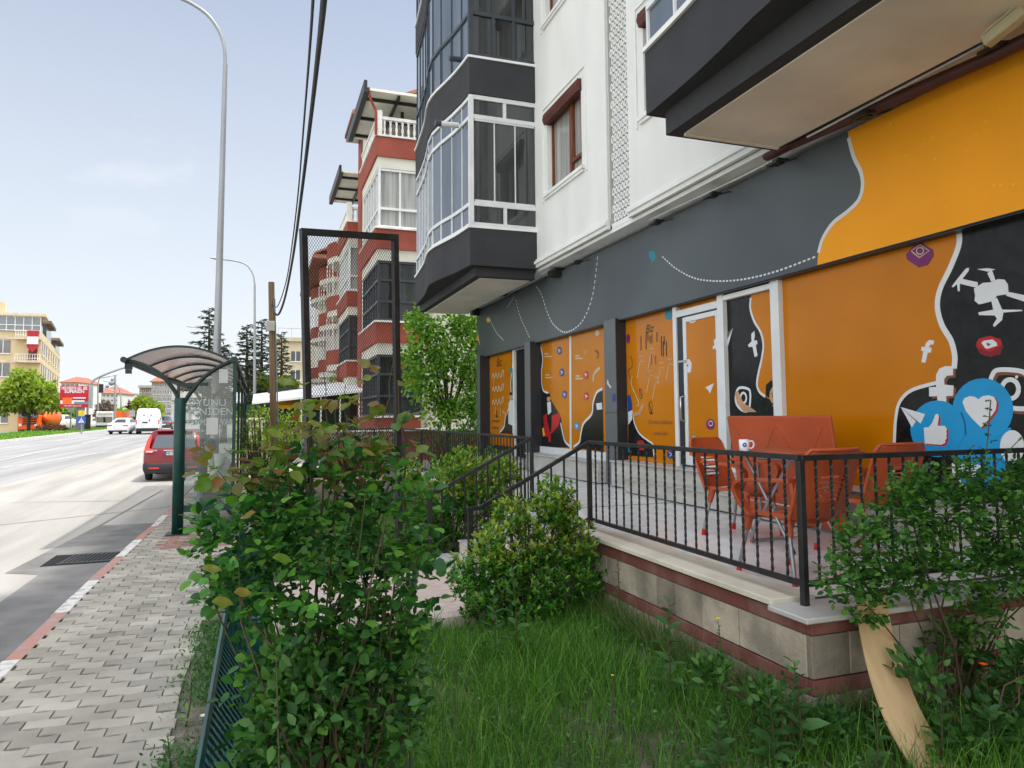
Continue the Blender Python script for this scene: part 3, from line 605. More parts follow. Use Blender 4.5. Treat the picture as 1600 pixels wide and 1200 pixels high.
# pane left of the door
w3 = pane('shop_window', 9.33, 10.93); F = Film(XW, 950, 420, 3.53)
F.poly([(112, 740), (122, 748), (140, 800), (150, 860), (190, 930), (240, 960), (252, 1040), (112, 1030)], BK, 1, sm=False).stroke([(118, 750), (135, 790), (146, 850), (175, 910), (225, 950), (248, 970), (254, 1035)], .03, WH, 2)
F.poly([(108, 700), (124, 695), (134, 745), (132, 800), (112, 850)], NV, 3).poly([(112, 790), (134, 780), (134, 830), (114, 860)], WH, 4).poly([(134, 795), (170, 790), (192, 735), (198, 755), (180, 805), (140, 815)], SK, 3)
for x, y0, y1 in ((182, 370, 450), (210, 350, 445), (242, 360, 410), (270, 350, 402), (295, 370, 480), (305, 400, 485), (322, 400, 482), (240, 470, 528), (262, 480, 525), (220, 350, 400), (232, 370, 410), (310, 370, 420)): F.stroke([(x, y0), (x+1, y1)], .028, BR if y0 > 460 else BK, 2, sm=False)
F.text('Biz', (228, 332), .20, BK, 3, shear=.3)
for x, y in ((185, 485), (245, 440), (298, 520), (238, 565), (345, 500), (270, 600)): F.stroke([(x-14, y), (x+10, y-4), (x-8, y+24), (x+12, y+26)], .014, WL, 2, sm=False).stroke([(x-8, y+30), (x-16, y+72), (x-24, y+118)], .018, WL, 2)
F.stroke([(118, 490), (130, 490), (134, 540), (112, 560), (128, 620)], .02, BR, 2).stroke([(172, 660), (190, 712)], .015, BK, 2).ring((182, 690), 8, 26, .01, BK, 2).stroke([(225, 740), (245, 800), (232, 790)], .018, BK, 2).ring((236, 765), 10, 34, .01, BK, 2)
F.text('Ücretsiz kullanım', (286, 846), .105, BR, 2, shear=.3).text('analiz eder', (290, 908), .095, BR, 2, shear=.3)
F.poly([(316, 235), (335, 225), (356, 235), (350, 275), (330, 284), (314, 268)], TE, 2).disc((112, 385), 10, 26, PU, 2).poly([(325, 1010), (350, 998), (370, 1010), (366, 1040), (345, 1048), (328, 1036)], NV, 3).stroke([(338, 1012), (352, 1024), (342, 1034)], .012, WH, 4)
F.poly([(162, 950), (190, 945), (205, 965), (200, 1000), (175, 1000), (160, 975)], RD, 3).poly([(104, 980), (130, 985), (130, 1015), (106, 1012)], TE, 3).stroke([(135, 590), (128, 630), (150, 690), (170, 740), (160, 760)], .02, WL, 2)
F.build('window_graphic', w3)
# columns
def column(y0, y1, x0=5.62):
    c = MB(); c.box(x0, y0, .55, x0+.012, y1, 3.42, 0); c.box(x0+.012, y0, .55, 6.06, y1, 3.42, 1); c.box(x0-.004, y0-.004, 1.78, 6.05, y1+.004, 1.788, 1); return c.build('column', [M_grey, M_dgrey], B)
c0 = column(10.92, 11.35, 5.79); column(14.89, 15.23, 5.73); column(18.7, 18.98, 5.71)
F = Film(5.788, 720, 380, 3.333); F.stroke([(764, 712), (770, 735), (782, 752)], .035, WH, 1).stroke([(768, 735), (764, 722)], .05, WH, 1).poly([(790, 785), (806, 785), (806, 825), (790, 825)], M_nav and NV, 1); F.build('column_graphic', c0)
# middle window with white divider
w4 = pane('shop_window', 11.35, 14.90); F = Film(XW, 720, 380, 3.333)
F.poly([(410, 500), (415, 540), (425, 600), (420, 680), (428, 760), (455, 790), (490, 850), (520, 900), (530, 960), (545, 1030), (575, 1064), (405, 1064)], BK, 1)
F.poly([(740, 755), (705, 780), (690, 830), (685, 890), (640, 940), (628, 990), (620, 1035), (590, 1064), (745, 1085)], BK, 1)
F.stroke([(415, 530), (427, 600), (420, 680), (428, 762), (458, 782)], .045, WH, 2).stroke([(520, 935), (534, 1000), (545, 1035), (572, 1060)], .05, WH, 2).stroke([(738, 758), (708, 778), (690, 830), (682, 890), (640, 938), (626, 990), (618, 1035), (588, 1060)], .05, WH, 2)
F.stroke([(572, 470), (574, 1070)], .10, WH, 6, sm=False)
for (x, y, c_) in ((514, 560, NV), (527, 673, NV), (541, 788, NV), (652, 686, RD), (654, 798, RD), (605, 952, BL)): F.poly([(x-12, y-14), (x+2, y-22), (x+13, y-10), (x+12, y+12), (x, y+22), (x-13, y+10)], c_, 3).stroke([(x-6, y-6), (x+6, y), (x-4, y+8)], .035, WH, 4, sm=False)
for (x, y) in ((450, 590), (610, 600), (612, 705), (455, 700)): F.stroke([(x-14, y), (x+24, y)], .03, WL, 2, sm=False).stroke([(x-14, y-14), (x+8, y-14)], .03, WL, 2, sm=False)
F.text('fikir', (652, 567), .13, WL, 2).stroke([(690, 720), (695, 680), (725, 648)], .06, WL, 2).stroke([(700, 560), (716, 570), (712, 600)], .05, BR, 2)
F.poly([(425, 1000), (432, 960), (470, 900), (510, 885), (522, 905), (510, 950), (480, 985), (450, 1010)], RD, 3, sm=False).poly([(425, 965), (432, 960), (440, 1000), (430, 1008)], YE, 4).poly([(445, 850), (460, 830), (470, 850), (475, 930), (468, 1000), (455, 940)], BK, 4).poly([(450, 830), (470, 825), (472, 880), (455, 895)], WH, 4)
F.disc((458, 812), 9, 14, SK, 4).poly([(450, 800), (466, 800), (464, 785), (455, 780)], BK, 5).poly([(430, 900), (448, 885), (452, 925), (436, 960)], RD, 5).poly([(455, 990), (470, 985), (470, 1035), (458, 1035)], RD, 5).poly([(705, 835), (735, 830), (738, 865), (710, 868)], WH, 3).disc((712, 468), 12, 16, WL, 3)
F.build('window_graphic', w4)
w4b = MB().box(5.94, 11.35, .9, 6.05, 14.88, 1.06).build('sill_rail', M_alu, B)
# doorway: near black sheet painted in place of the unlit interior
d = MB(); d.box(5.99, 15.23, .75, 6.04, 16.5, 3.42, 0); d.box(5.93, 16.5, .75, 6.03, 16.62, 3.42, 1); d.box(5.94, 15.23, 3.36, 6.02, 16.5, 3.42, 1); d.build('open_doorway', [mat('interior_dark', (.004, .004, .004), .9), M_alu, M_grey], B)
w5 = pane('shop_window', 16.62, 18.72); F = Film(XW, 720, 380, 3.333)
F.poly([(272, 580), (268, 640), (262, 700), (262, 780), (255, 850), (235, 900), (228, 950), (205, 990), (285, 995), (285, 580)], BK, 1).stroke([(274, 590), (268, 650), (261, 720), (262, 790), (250, 860), (233, 905), (226, 955), (203, 985)], .05, WH, 2)
F.text('Biz', (198, 622), .34, BK, 2, shear=.3)
for y in (690, 760, 828): F.stroke([(163, y+10), (170, y-10), (176, y+12), (184, y-14), (192, y+12), (200, y-16), (208, y+10), (216, y-22), (224, y-24), (218, y+6)], .045, WL, 2)
for x, y in ((172, 700), (196, 730), (180, 850), (206, 860)): F.stroke([(x, y), (x, y+40)], .03, WL, 2, sm=False)
F.stroke([(186, 870), (190, 905), (182, 895)], .04, BK, 2).stroke([(163, 925), (200, 928)], .05, BR, 2).stroke([(165, 960), (198, 964)], .05, BR, 2)
F.poly([(250, 830), (268, 815), (282, 840), (285, 990), (270, 990), (270, 950), (248, 940)], WH, 3).disc((263, 800), 9, 15, SK, 3).poly([(254, 792), (272, 792), (270, 778), (258, 775)], BK, 4).stroke([(216, 870), (232, 888), (252, 880)], .07, SK, 4).poly([(272, 900), (286, 900), (286, 990), (276, 990)], BL, 4).disc((262, 660), 8, 16, TE, 4)
F.build('window_graphic', w5)
# marble steps along the shop front
s = MB(); s.box(5.66, 6.2, .55, 6.06, 10.91, .955); s.box(5.40, 6.2, .55, 5.66, 10.0, .745); s.box(5.36, 6.2, .745, 5.67, 10.02, .765); s.box(5.62, .6, .955, 6.06, 10.91, .975); s.box(5.66, .6, .55, 6.06, 6.2, .955)
s.box(5.62, 11.36, .55, 6.06, 14.88, .90); s.box(5.57, 11.36, .90, 6.06, 14.88, .925); s.box(5.5, 15.24, .55, 6.06, 18.69, .74)
s.build('marble_step', M_marble, B, bevel=.006)
# ---------------------------------------------------------------- fascia sign with its floodlights
SG = thing('shop_sign', 'long slate and orange fascia sign with dashed lines above the shop windows', 'sign', (5.85, 10, 4))
M_slate = mat('slate_banner', (.062, .075, .088), .45, col2=(.085, .100, .108), scale=.5, spec=.4, detail=3)
MB().box(5.85, -3, 3.39, 6.055, 19.42, 4.735).build('sign_panel', M_slate, SG)
F = Film(5.849, 0, 0, 1); bd = [(1325, 192), (1326, 215), (1334, 245), (1345, 268), (1348, 290), (1342, 312), (1325, 330), (1302, 348), (1286, 372), (1279, 395), (1277, 420)]
bl = [(F.q(p)[1], min(4.73, max(3.396, F.q(p)[2]))) for p in crom(bd)]
F.world([(-2.9, 4.73)]+bl+[(-2.9, 3.396)], ORL, 1).stroke(bd[1:-1], .045, WH, 2)
for pts in ([(1035, 401), (1060, 422), (1095, 437), (1150, 438), (1210, 425), (1272, 402)], ): F.dots(pts, .022, WH, .075, .045, 2)
for pts in ([(838, 448), (846, 460), (856, 490), (866, 508), (882, 519), (900, 512), (914, 495), (926, 462), (932, 420), (934, 400)], [(806, 468), (813, 495), (828, 528)], [(766, 500), (775, 518), (786, 531)], [(803, 465), (794, 478)]): F.dots(pts, .03, WH, .11, .065, 2)
random.seed(3)
for _ in range(130):
    y = random.uniform(2.2, 5.35); z = random.uniform(3.6, 4.68)
    if y < 5.0-.9*abs(z-4.3) or random.random() < .25: rr_ = random.uniform(.006, .014); F.world([(y+rr_*math.cos(a), z+rr_*math.sin(a)) for a in (0, 1.26, 2.5, 3.77, 5.03)], YE, 2)
F.poly([(1014, 392), (1022, 392), (1026, 402), (1020, 410), (1014, 402)], TE, 1).disc((763, 500), 3, 4, YE, 1).poly([(746, 515), (750, 540), (746, 530)], YE, 1)
F.build('sign_graphic', SG)
# drop shaped drips of render and a lower edge rail
MB().box(5.87, -3, 3.374, 6.05, 19.4, 3.389).build('sign_edge', M_dgrey, SG)
fl0 = thing('floodlight', None, 'floodlight', (0, 0, 0), 'floodlights along the top of the shop sign')
f = MB(); f.bar((.12, 0, .10), (-.20, 0, .0), .018, .018); f.build('arm', M_dpvc, fl0, local=True)
f = MB()
f.bar((-.2, -.09, 0), (-.2, .09, 0), .03, .03); f.bar((-.34, -.09, -.03), (-.34, .09, -.03), .03, .03); f.bar((-.2, -.09, 0), (-.34, -.09, -.03), .03, .03); f.bar((-.2, .09, 0), (-.34, .09, -.03), .03, .03)
f.box(-.3, -.05, -.04, -.22, .05, .03); f.build('lamp_head', mat('black_steel', (.02, .02, .02), .45), fl0, local=True)
ld = ['black floodlight on the sign above the far orange panes', 'black floodlight on the sign below the white cornice', 'black floodlight on the slate sign just left of the brown pipe elbow', 'black floodlight under the brown pipe where slate meets orange', 'black floodlight under the cream security camera', 'black floodlight over the middle orange window', 'black floodlight beside the end bracket of the sign']
for i, ((a, b_), lb) in enumerate(zip([(1030, 350), (1118, 308), (1220, 257), (1357, 184), (1562, 80), (905, 412), (790, 462)], ld)):
    p = U(a, b_, x=5.62); o = fl0 if i == 0 else dup(fl0)
    o.location = (5.84, p[1], p[2]+.03); o['label'] = lb
sc = thing('security_camera', 'cream box security camera hanging under the charcoal balcony soffit', 'security camera', U(1580, 36, x=5.25))
x, y, z = sc.location
f = MB(); f.bar((x-.02, y+.19, z-.06), (x+.02, y-.10, z+.05), .10, .085); f.build('camera_body', mat('aged_plastic', (.48, .43, .30), .5), sc, bevel=.008)
f = MB(); f.bar((x-.022, y+.17, z-.01), (x+.015, y-.07, z+.09), .12, .016); f.build('sun_hood', MATS['aged_plastic'], sc)
f = MB(); f.tube([(x+.02, y-.06, z), (x+.08, y-.1, z+.06), (x+.22, y-.12, z+.09)], .018, 8); f.box(x+.2, y-.18, z+.02, x+.25, y-.06, z+.16); f.tube([(x+.02, y-.1, z), (x+.06, y-.12, z-.12), (x+.14, y-.1, z-.16), (x+.24, y-.1, z-.02)], .006, 6); f.build('bracket', MATS['aged_plastic'], sc)
f = MB(); f.bar((x-.028, y+.192, z-.062), (x-.033, y+.20, z-.065), .07, .06); f.build('lens', M_dpvc, sc)
# ================================================================ TERRACE, STAIRS, RAILINGS
def stonemat():
    m = mat('stone_cladding', (.37, .31, .235), .8, col2=(.19, .16, .125), scale=3.2, bump=.9, bscale=34, detail=10); t = m.node_tree; b = t.nodes['Principled BSDF']
    src = b.inputs['Base Color'].links[0].from_socket; g_ = N(t, 'ShaderNodeNewGeometry'); hs = N(t, 'ShaderNodeHueSaturation'); mr_ = N(t, 'ShaderNodeMapRange'); mr_.inputs['To Min'].default_value = .7; mr_.inputs['To Max'].default_value = 1.45
    t.links.new(g_.outputs['Random Per Island'], mr_.inputs[0]); t.links.new(mr_.outputs[0], hs.inputs['Value']); t.links.new(src, hs.inputs['Color']); t.links.new(hs.outputs[0], b.inputs['Base Color'])
    return m
M_stone = stonemat()
M_rband = mat('red_band', (.17, .055, .045), .8, col2=(.25, .13, .11), scale=3.5, bump=.5, bscale=40, stretch=(1, 1, .4), detail=9, thr=(.45, .8))
M_coping = mat('coping_marble', (.62, .57, .46), .5, col2=(.42, .37, .28), scale=3, stretch=(1, .6, 2), bump=.15, bscale=60, detail=11, thr=(.42, .8))
M_tile = mat('floor_tile', (.74, .73, .71), .16, col2=(.60, .59, .57), scale=3.5, spec=.6, detail=9, thr=(.4, .75))
M_black = mat('black_iron', (.018, .018, .018), .42, var=.3, scale=8, bump=.2, bscale=60)
M_mort = mat('mortar', (.10, .09, .07), .9)
TW = thing('terrace_wall', 'low stone clad terrace wall with two red bands and a marble coping', 'wall', (3.2, 3.6, 0))
w = MB(); w.box(3.245, 3.625, -.35, 9.2, 6.86, .50); w.build('wall_core', M_mort, TW)
st = MB(); rb = MB(); random.seed(11)
def clad(axis, fix, a0, a1):
    rows = [(.385, .478, 1), (.120, .380, 0), (.022, .115, 1), (-.40, .017, 0)]
    for z0, z1, red in rows:
        a = a0
        while a < a1-.01:
            L_ = random.uniform(.5, .62) if red else random.uniform(.26, .44); b_ = min(a1, a+L_)
            if a1-b_ < .12: b_ = a1
            o_ = random.uniform(0, .006)+(.004 if red else 0); mb = rb if red else st; g_ = .002
            if axis == 'y': mb.box(fix-o_, a+g_, z0+g_, fix+.04, b_-g_, z1-g_)
            else: mb.box(a+g_, fix-o_, z0+g_, b_-g_, fix+.04, z1-g_)
            a = b_
clad('y', 3.205, 3.625, 6.88); clad('x', 3.588, 3.206, 9.2)
st.build('stone_slabs', M_stone, TW, bevel=.004); rb.build('red_band', M_rband, TW, bevel=.003)
c = MB(); y = 3.80; random.seed(5)
for y0, y1 in ((3.86, 4.9), (4.905, 5.95), (5.955, 6.95)): c.box(3.14, y0, .505, 3.50, y1, .545+random.uniform(0, .004))
c.build('coping', M_coping, TW, bevel=.007, seg=2)
c = MB()
for x0, x1 in ((3.105, 4.0), (4.005, 4.95), (4.955, 6.0), (6.005, 7.2), (7.205, 9.2)): c.box(x0, 3.50, .482, x1, 3.855, .517)
c.build('coping_slab', M_marble, TW, bevel=.006)
def tiles(x0, x1, y0, y1, z, s_=.40):
    m = MB(); ny = int(math.ceil((y1-y0)/s_)); nx = int(math.ceil((x1-x0)/s_))
    for i in range(nx):
        for j in range(ny): m.box(x0+i*s_+.0015, y0+j*s_+.0015, z-.03, min(x1, x0+(i+1)*s_)-.0015, min(y1, y0+(j+1)*s_)-.0015, z+random.uniform(-.0006, .0006))
    m.box(x0, y0, z-.2, x1, y1, z-.004, 1); return m
tiles(3.5, 9.2, 3.856, 6.86, .535).build('floor_tiles', [M_tile, M_mort], TW)
LW = thing('stair_landing', 'marble tiled landing and steps leading up from the pink path', 'stairs', (3, 7.7, 0))
tiles(3.2, 6.06, 6.865, 8.58, .532).build('landing_tiles', [M_tile, M_mort], LW)
s = MB(); n = 4
for i in range(n): s.box(2.04+.3*i, 6.90, -.3, 2.339+.3*i if i < n-1 else 3.2, 8.56, -.08+.15*(i+1)-.012)
s.build('step', M_coping, LW, bevel=.006)
for i in range(n):
    MB().box(2.02+.3*i, 6.895, -.08+.15*(i+1)-.010, 2.335+.3*i if i < n-1 else 3.21, 8.565, -.08+.15*(i+1)+.012).build('tread', M_marble, LW, bevel=.005)
FW = thing('terrace_wall', 'far terrace wall with pale coping beyond the stairs', 'wall', (3.2, 12, 0))
w = MB(); w.box(3.22, 8.6, -.3, 6.06, 19.6, .50); w.build('wall_core', M_stone, FW)
w = MB(); w.box(3.14, 8.6, .505, 3.5, 19.7, .55); w.build('coping', M_coping, FW, bevel=.006)
tiles(3.5, 6.06, 8.62, 19.6, .535, .5).build('floor_tiles', [M_tile, M_mort], FW)
# railings ----------------------------------------------------------
def twisted(mb, x, y, z0, z1, w_=.011):
    n = 26; vs = []
    for i in range(n+1):
        t = i/n; an = t*math.pi*7
        for q in range(4): a = an+q*math.pi/2; vs.append((x+w_*math.cos(a), y+w_*math.sin(a), lerp(z0, z1, t)))
    mb.add(vs, [(4*i+q, 4*i+(q+1) % 4, 4*i+4+(q+1) % 4, 4*i+4+q) for i in range(n) for q in range(4)])
def rail_run(root, p, q, z, posts, step, z0=.62, twist=False, ends=True):
    p, q = Vector((p[0], p[1], 0)), Vector((q[0], q[1], 0)); d = q-p; L_ = d.length; t = d/L_
    m = MB(); m.bar((*p.xy, z-.018), (*q.xy, z-.018), .045, .036); m.build('top_rail', M_black, root, bevel=.003)
    m = MB(); m.bar((*p.xy, z0+.016), (*q.xy, z0+.016), .034, .034); m.build('bottom_rail', M_black, root)
    for u in posts:
        c = p+t*u; m = MB(); m.box(c.x-.022, c.y-.022, .50, c.x+.022, c.y+.022, z-.036); m.build('post', M_black, root, bevel=.003)
    n = int(L_/step); m = MB()
    for i in range(1, n+1):
        u = i*L_/(n+1); c = p+t*u
        if min(abs(u-pp) for pp in posts) < .04: continue
        if twist: twisted(m, c.x, c.y, z0+.03, z-.03)
        else: m.box(c.x-.007, c.y-.007, z0+.03, c.x+.007, c.y+.007, z-.03)
    m.build('balusters', M_black, root)
RL = thing('railing', 'black iron railing with twisted bars round the near terrace and its red chairs', 'railing', (3.32, 3.755, .53))
rail_run(RL, (3.32, 3.755), (3.32, 6.90), 1.478, [0, 3.145], .155, .635, True)
rail_run(RL, (3.32, 3.755), (9.0, 3.755), 1.476, [2.3, 4.2, 5.6], .128, .635, True)
def stair_rail(label, y, xlow, zlow, xhi=3.32, zhi=1.478):
    g = thing('stair_railing', label, 'railing', (xlow, y, zlow-.9))
    m = MB(); m.bar((xlow+.12, y, zlow+.01), (xhi, y, zhi-.02), .045, .036); m.bar((xlow-.03, y, zlow-.01), (xlow+.13, y, zlow-.0), .05, .04); m.build('top_rail', M_black, g)
    m = MB(); m.box(xlow-.025, y-.025, -.2, xlow+.025, y+.025, zlow-.02); m.build('post', M_black, g)
    m = MB(); m.bar((xlow+.0, y, .02), (xhi, y, .66), .03, .03); m.build('bottom_rail', M_black, g)
    m = MB()
    for i in range(1, 9):
        t = i/9; x = lerp(xlow, xhi, t); m.box(x-.008, y-.008, lerp(.03, .67, t), x+.008, y+.008, lerp(zlow, zhi-.03, t))
    m.build('balusters', M_black, g)
stair_rail('black iron stair railing in front of the yellow green shrub', 6.90, 2.0, .83)
stair_rail('black iron stair railing on the far side of the steps', 8.6, 1.98, .83)
R2 = thing('railing', 'black iron railing along the far terrace beyond the stairs', 'railing', (3.32, 8.6, .53))
rail_run(R2, (3.32, 8.6), (3.32, 17.3), 1.475, [0, 2.2, 4.4, 6.6, 8.7], .14, .62)
rail_run(R2, (3.32, 17.3), (1.9, 17.3), 1.475, [.7, 1.42], .14, .62)
# ================================================================ TABLE, CHAIRS, CUP
M_plas = mat('red_plastic', (.40, .075, .026), .42, var=.10, scale=3, bump=.08, bscale=80)
M_leg = mat('grey_tube', (.28, .29, .30), .3, metal=.6); M_cap = mat('red_cap', (.45, .012, .01), .5)
def chair():
    g = thing('plastic_chair', None, 'chair', (0, 0, 0), 'red plastic chairs round the terrace table'); mats = M_plas
    sw, sd_, sh, bh = .46, .44, .50, 1.0        # faces +Y
    # seat shell
    rows = []; n = 10
    for j in range(9):
        v = j/8; row = []
        for i in range(n+1):
            u = i/n*2-1; row.append((u*sw/2*(1-.06*v), lerp(sd_/2, -sd_/2, v), sh-.03*(1-u*u)*(.3+v*.7)+.015*abs(u)**4+(-.03*(1-v)**6)))
        rows.append(row)
    m = MB(); m.loft(rows, cap=False, close=False); bt = [[(x, y, z-.022) for x, y, z in r_][::-1] for r_ in rows]; m.loft(bt, cap=False, close=False)
    edge = rows[0]+[r_[-1] for r_ in rows[1:]]+rows[-1][::-1][1:]+[r_[0] for r_ in rows[::-1][1:-1]]
    k = len(edge); m.add(edge+[(x*1.01, y*1.01, z-.035) for x, y, z in edge], [(i, (i+1) % k, k+(i+1) % k, k+i) for i in range(k)], 0, True)
    m.build('seat', mats, g, local=True)
    # back: curved shell with a window of horizontal slats
    m = MB(); zz = [0, .12, .155, .19, .225, .26, .295, .33, .40, .46, .50, .525]; T = .014
    def bp(u, z, off=0):
        wv = .235+.012*z/.5-(.045*max(0, (z-.44)/.085)**2); curve_ = .055*(1-u*u); return (u*wv, -sd_/2-.005-.16*z/.5-curve_+.02+off, sh-.02+z)
    us = [-1, -.8, -.45, -.42, 0, .42, .45, .8, 1]
    for a in range(len(zz)-1):
        for b_ in range(len(us)-1):
            if zz[a] >= .12 and zz[a+1] <= .33+1e-6 and -.45 < us[b_]+.001 and us[b_+1] <= .43: continue
            q = [bp(us[b_], zz[a]), bp(us[b_+1], zz[a]), bp(us[b_+1], zz[a+1]), bp(us[b_], zz[a+1])]; q2 = [(x, y-T, z) for x, y, z in q]
            m.add(q, [(3, 2, 1, 0)], 0, True); m.add(q2, [(0, 1, 2, 3)], 0, True)
    rim = [bp(-1, z) for z in zz]+[bp(u, zz[-1]) for u in us[1:]]+[bp(1, z) for z in zz[::-1][1:]]
    m.tube([(x, y-T/2-.004, z) for x, y, z in rim], .014, 8)
    for z in [.128+.0355*i for i in range(7)]:
        pts = [bp(u, z) for u in (-.46, -.2, 0, .2, .46)]; m.tube([(x, y-T/2, zz_) for x, y, zz_ in pts], .0085, 6)
    m.build('backrest', mats, g, local=True)
    for s_ in (-1, 1):   # looping armrests
        m = MB(); P = [(s_*.225, -.245, .77), (s_*.262, -.10, .765), (s_*.275, .06, .755), (s_*.275, .17, .735), (s_*.268, .215, .68), (s_*.258, .20, .60), (s_*.240, .16, .52), (s_*.225, .12, .47)]
        pts = crom(P); prev = None; vs = []
        for i, p in enumerate(pts):
            p = Vector(p); t = (Vector(pts[min(i+1, len(pts)-1)])-Vector(pts[max(0, i-1)])).normalized(); wv = Vector((1, 0, 0)); nn = t.cross(wv).normalized(); w_ = .034
            for a, b_ in ((-w_, -.014), (w_, -.014), (w_, .014), (-w_, .014)): vs.append(p+wv*a+nn*b_)
        k = len(pts); m.add(vs, [(4*i+q, 4*i+(q+1) % 4, 4*i+4+(q+1) % 4, 4*i+4+q) for i in range(k-1) for q in range(4)]+[(0, 1, 2, 3), (4*k-1, 4*k-2, 4*k-3, 4*k-4)], 0)
        m.build('armrest', mats, g, local=True, bevel=.004)
    for sx_, sy_ in ((-1, 1), (1, 1), (-1, -1), (1, -1)):
        a = (sx_*.195, sy_*.17, sh-.035); b_ = (sx_*.235, sy_*.25, .03)
        m = MB(); m.tube([(a[0], a[1], a[2]+.02), (lerp(a[0], b_[0], .28), lerp(a[1], b_[1], .28), lerp(a[2], b_[2], .28))], [.034, .022], 10); so_ = m.build('leg_socket', mats, g, local=True)
        lg = MB().tube([a, b_], .0135, 10).build('leg', M_leg, g, local=True)
        MB().tube([(lerp(b_[0], a[0], .07), lerp(b_[1], a[1], .07), .063), (b_[0], b_[1], .0)], [.017, .019], 10).build('foot_cap', M_cap, lg, local=True)
    return g
TZ = .536
c1_ = chair(); c1_.location = (3.80, 4.42, TZ); c1_.rotation_euler = (0, 0, R(6)); c1_.scale = (1.14, 1.10, .95); c1_['label'] = 'red plastic chair with slatted back right behind the corner post of the railing'
c2_ = dup(c1_, (4.58, 6.02, TZ), R(200), 'red plastic chair at the far left side of the table, beyond the white cup')
c3_ = dup(c1_, (4.97, 4.88, TZ), R(2), 'red plastic chair right of the table, in front of the thumbs up graphic')
T_ = thing('folding_table', 'square red plastic table on crossed folding legs with a cup on it', 'table', (4.62, 5.32, TZ)); tx, ty, th_ = 4.62, 5.32, .875
m = MB(); m.box(-.43, -.43, th_-.035, .43, .43, th_); m.xf(Matrix.Translation((tx, ty, TZ))@Matrix.Rotation(R(4), 4, 'Z')); m.build('tabletop', M_plas, T_, bevel=.012, seg=3)
for s_ in (-1, 1):
    m = MB(); pts = crom([(s_*.30, -.36, th_-.05), (s_*.29, .16, .22), (s_*.28, .28, .07), (s_*.20, .36, .02), (-s_*.0, .37, .02)]); m.tube([(tx+x, ty+y*.9, TZ+z) for x, y, z in pts], .014, 8); m.build('leg', M_leg, T_)
    m = MB(); pts = [(s_*.27, .36, th_-.05), (s_*.27, -.30, .03)]; m.tube([(tx+x, ty+y*.9, TZ+z) for x, y, z in pts], .014, 8); lg = m.build('leg', M_leg, T_)
    MB().tube([(tx+s_*.27, ty-.255, TZ+.055), (tx+s_*.27, ty-.285, TZ+.005)], .02, 8).build('foot_cap', M_black, lg)
m = MB(); m.tube([(tx-.27, ty-.05, TZ+.35), (tx+.27, ty-.05, TZ+.35)], .009, 6); m.build('crossbar', M_leg, T_)
T2 = thing('folding_table', 'folded red plastic table standing on edge against the orange window', 'table', (5.45, 6.3, TZ))
m = MB(); m.box(-.80, -.02, 0, .78, .02, 1.16); Mx = Matrix.Translation((5.42, 6.30, TZ+.04))@Matrix.Rotation(R(90+1), 4, 'Z')@Matrix.Rotation(R(-9), 4, 'X'); m.xf(Mx); m.build('tabletop', M_plas, T2, bevel=.014, seg=3)
m = MB()
for a in range(-3, 4): m.bar((-.74+.0, .024, .58+a*.16), (-.74+.0+.01, .024, .58+a*.16), .004, .004)
m = MB(); m.tube([(.40, .05, .06), (.3, .055, .7), (-.3, .055, .7), (-.4, .05, .06)], .013, 8); m.xf(Mx); m.build('leg', M_leg, T2)
m = MB(); 
for (a, b_) in (((-.7, .1), (-.02, 1.06)), ((-.02, 1.06), (.7, .1)), ((-.7, 1.06), (0, .1)), ((0, .1), (.7, 1.06))): m.bar((a[0], -.0215 if False else .0215, a[1]), (b_[0], .0215, b_[1]), .012, .004, up=(0, 1, 0))
m.xf(Mx); m.build('moulded_ribs', mat('red_plastic_dark', (.38, .07, .03), .45), T2)
a = U(1163, 705, z=TZ+th_)
cp = thing('mug', 'white china mug with a dark round logo on the red table', 'mug', (a[0], a[1], TZ+th_)); x, y, z = cp.location
M_china = mat('white_china', (.72, .70, .78), .2, var=.02)
m = MB(); m.lathe([(0, .004), (.038, .004), (.043, .012), (.046, .105), (.043, .105), (.040, .014), (0, .012)], (x, y, z), 24); m.build('cup_body', M_china, cp)
rv = Vector((.94, -.33, 0)); m = MB(); m.tube([Vector((x, y, z))+rv*a_+Vector((0, 0, b_)) for a_, b_ in crom([(.043, .088), (.075, .088), (.088, .06), (.075, .03), (.040, .026)])], .008, 8); m.build('handle', M_china, cp)
fd = Vector((-x, -y, 0)).normalized(); fd = (fd+rv*.1).normalized(); m = MB()
for r_, mi in ((.018, 0),):
    vs = []
    sd2 = Vector((-fd.y, fd.x, 0))
    for i in range(16):
        an = i/16*6.283; ca = math.cos(an)*r_/.046; ang = math.asin(ca); d_ = (fd*math.cos(ang)+sd2*math.sin(ang))*.0468; vs.append((x+d_.x, y+d_.y, z+.058+math.sin(an)*r_*1.15))
    m.add(vs, [tuple(range(16))], 0)
m.build('logo', M_nav, cp)
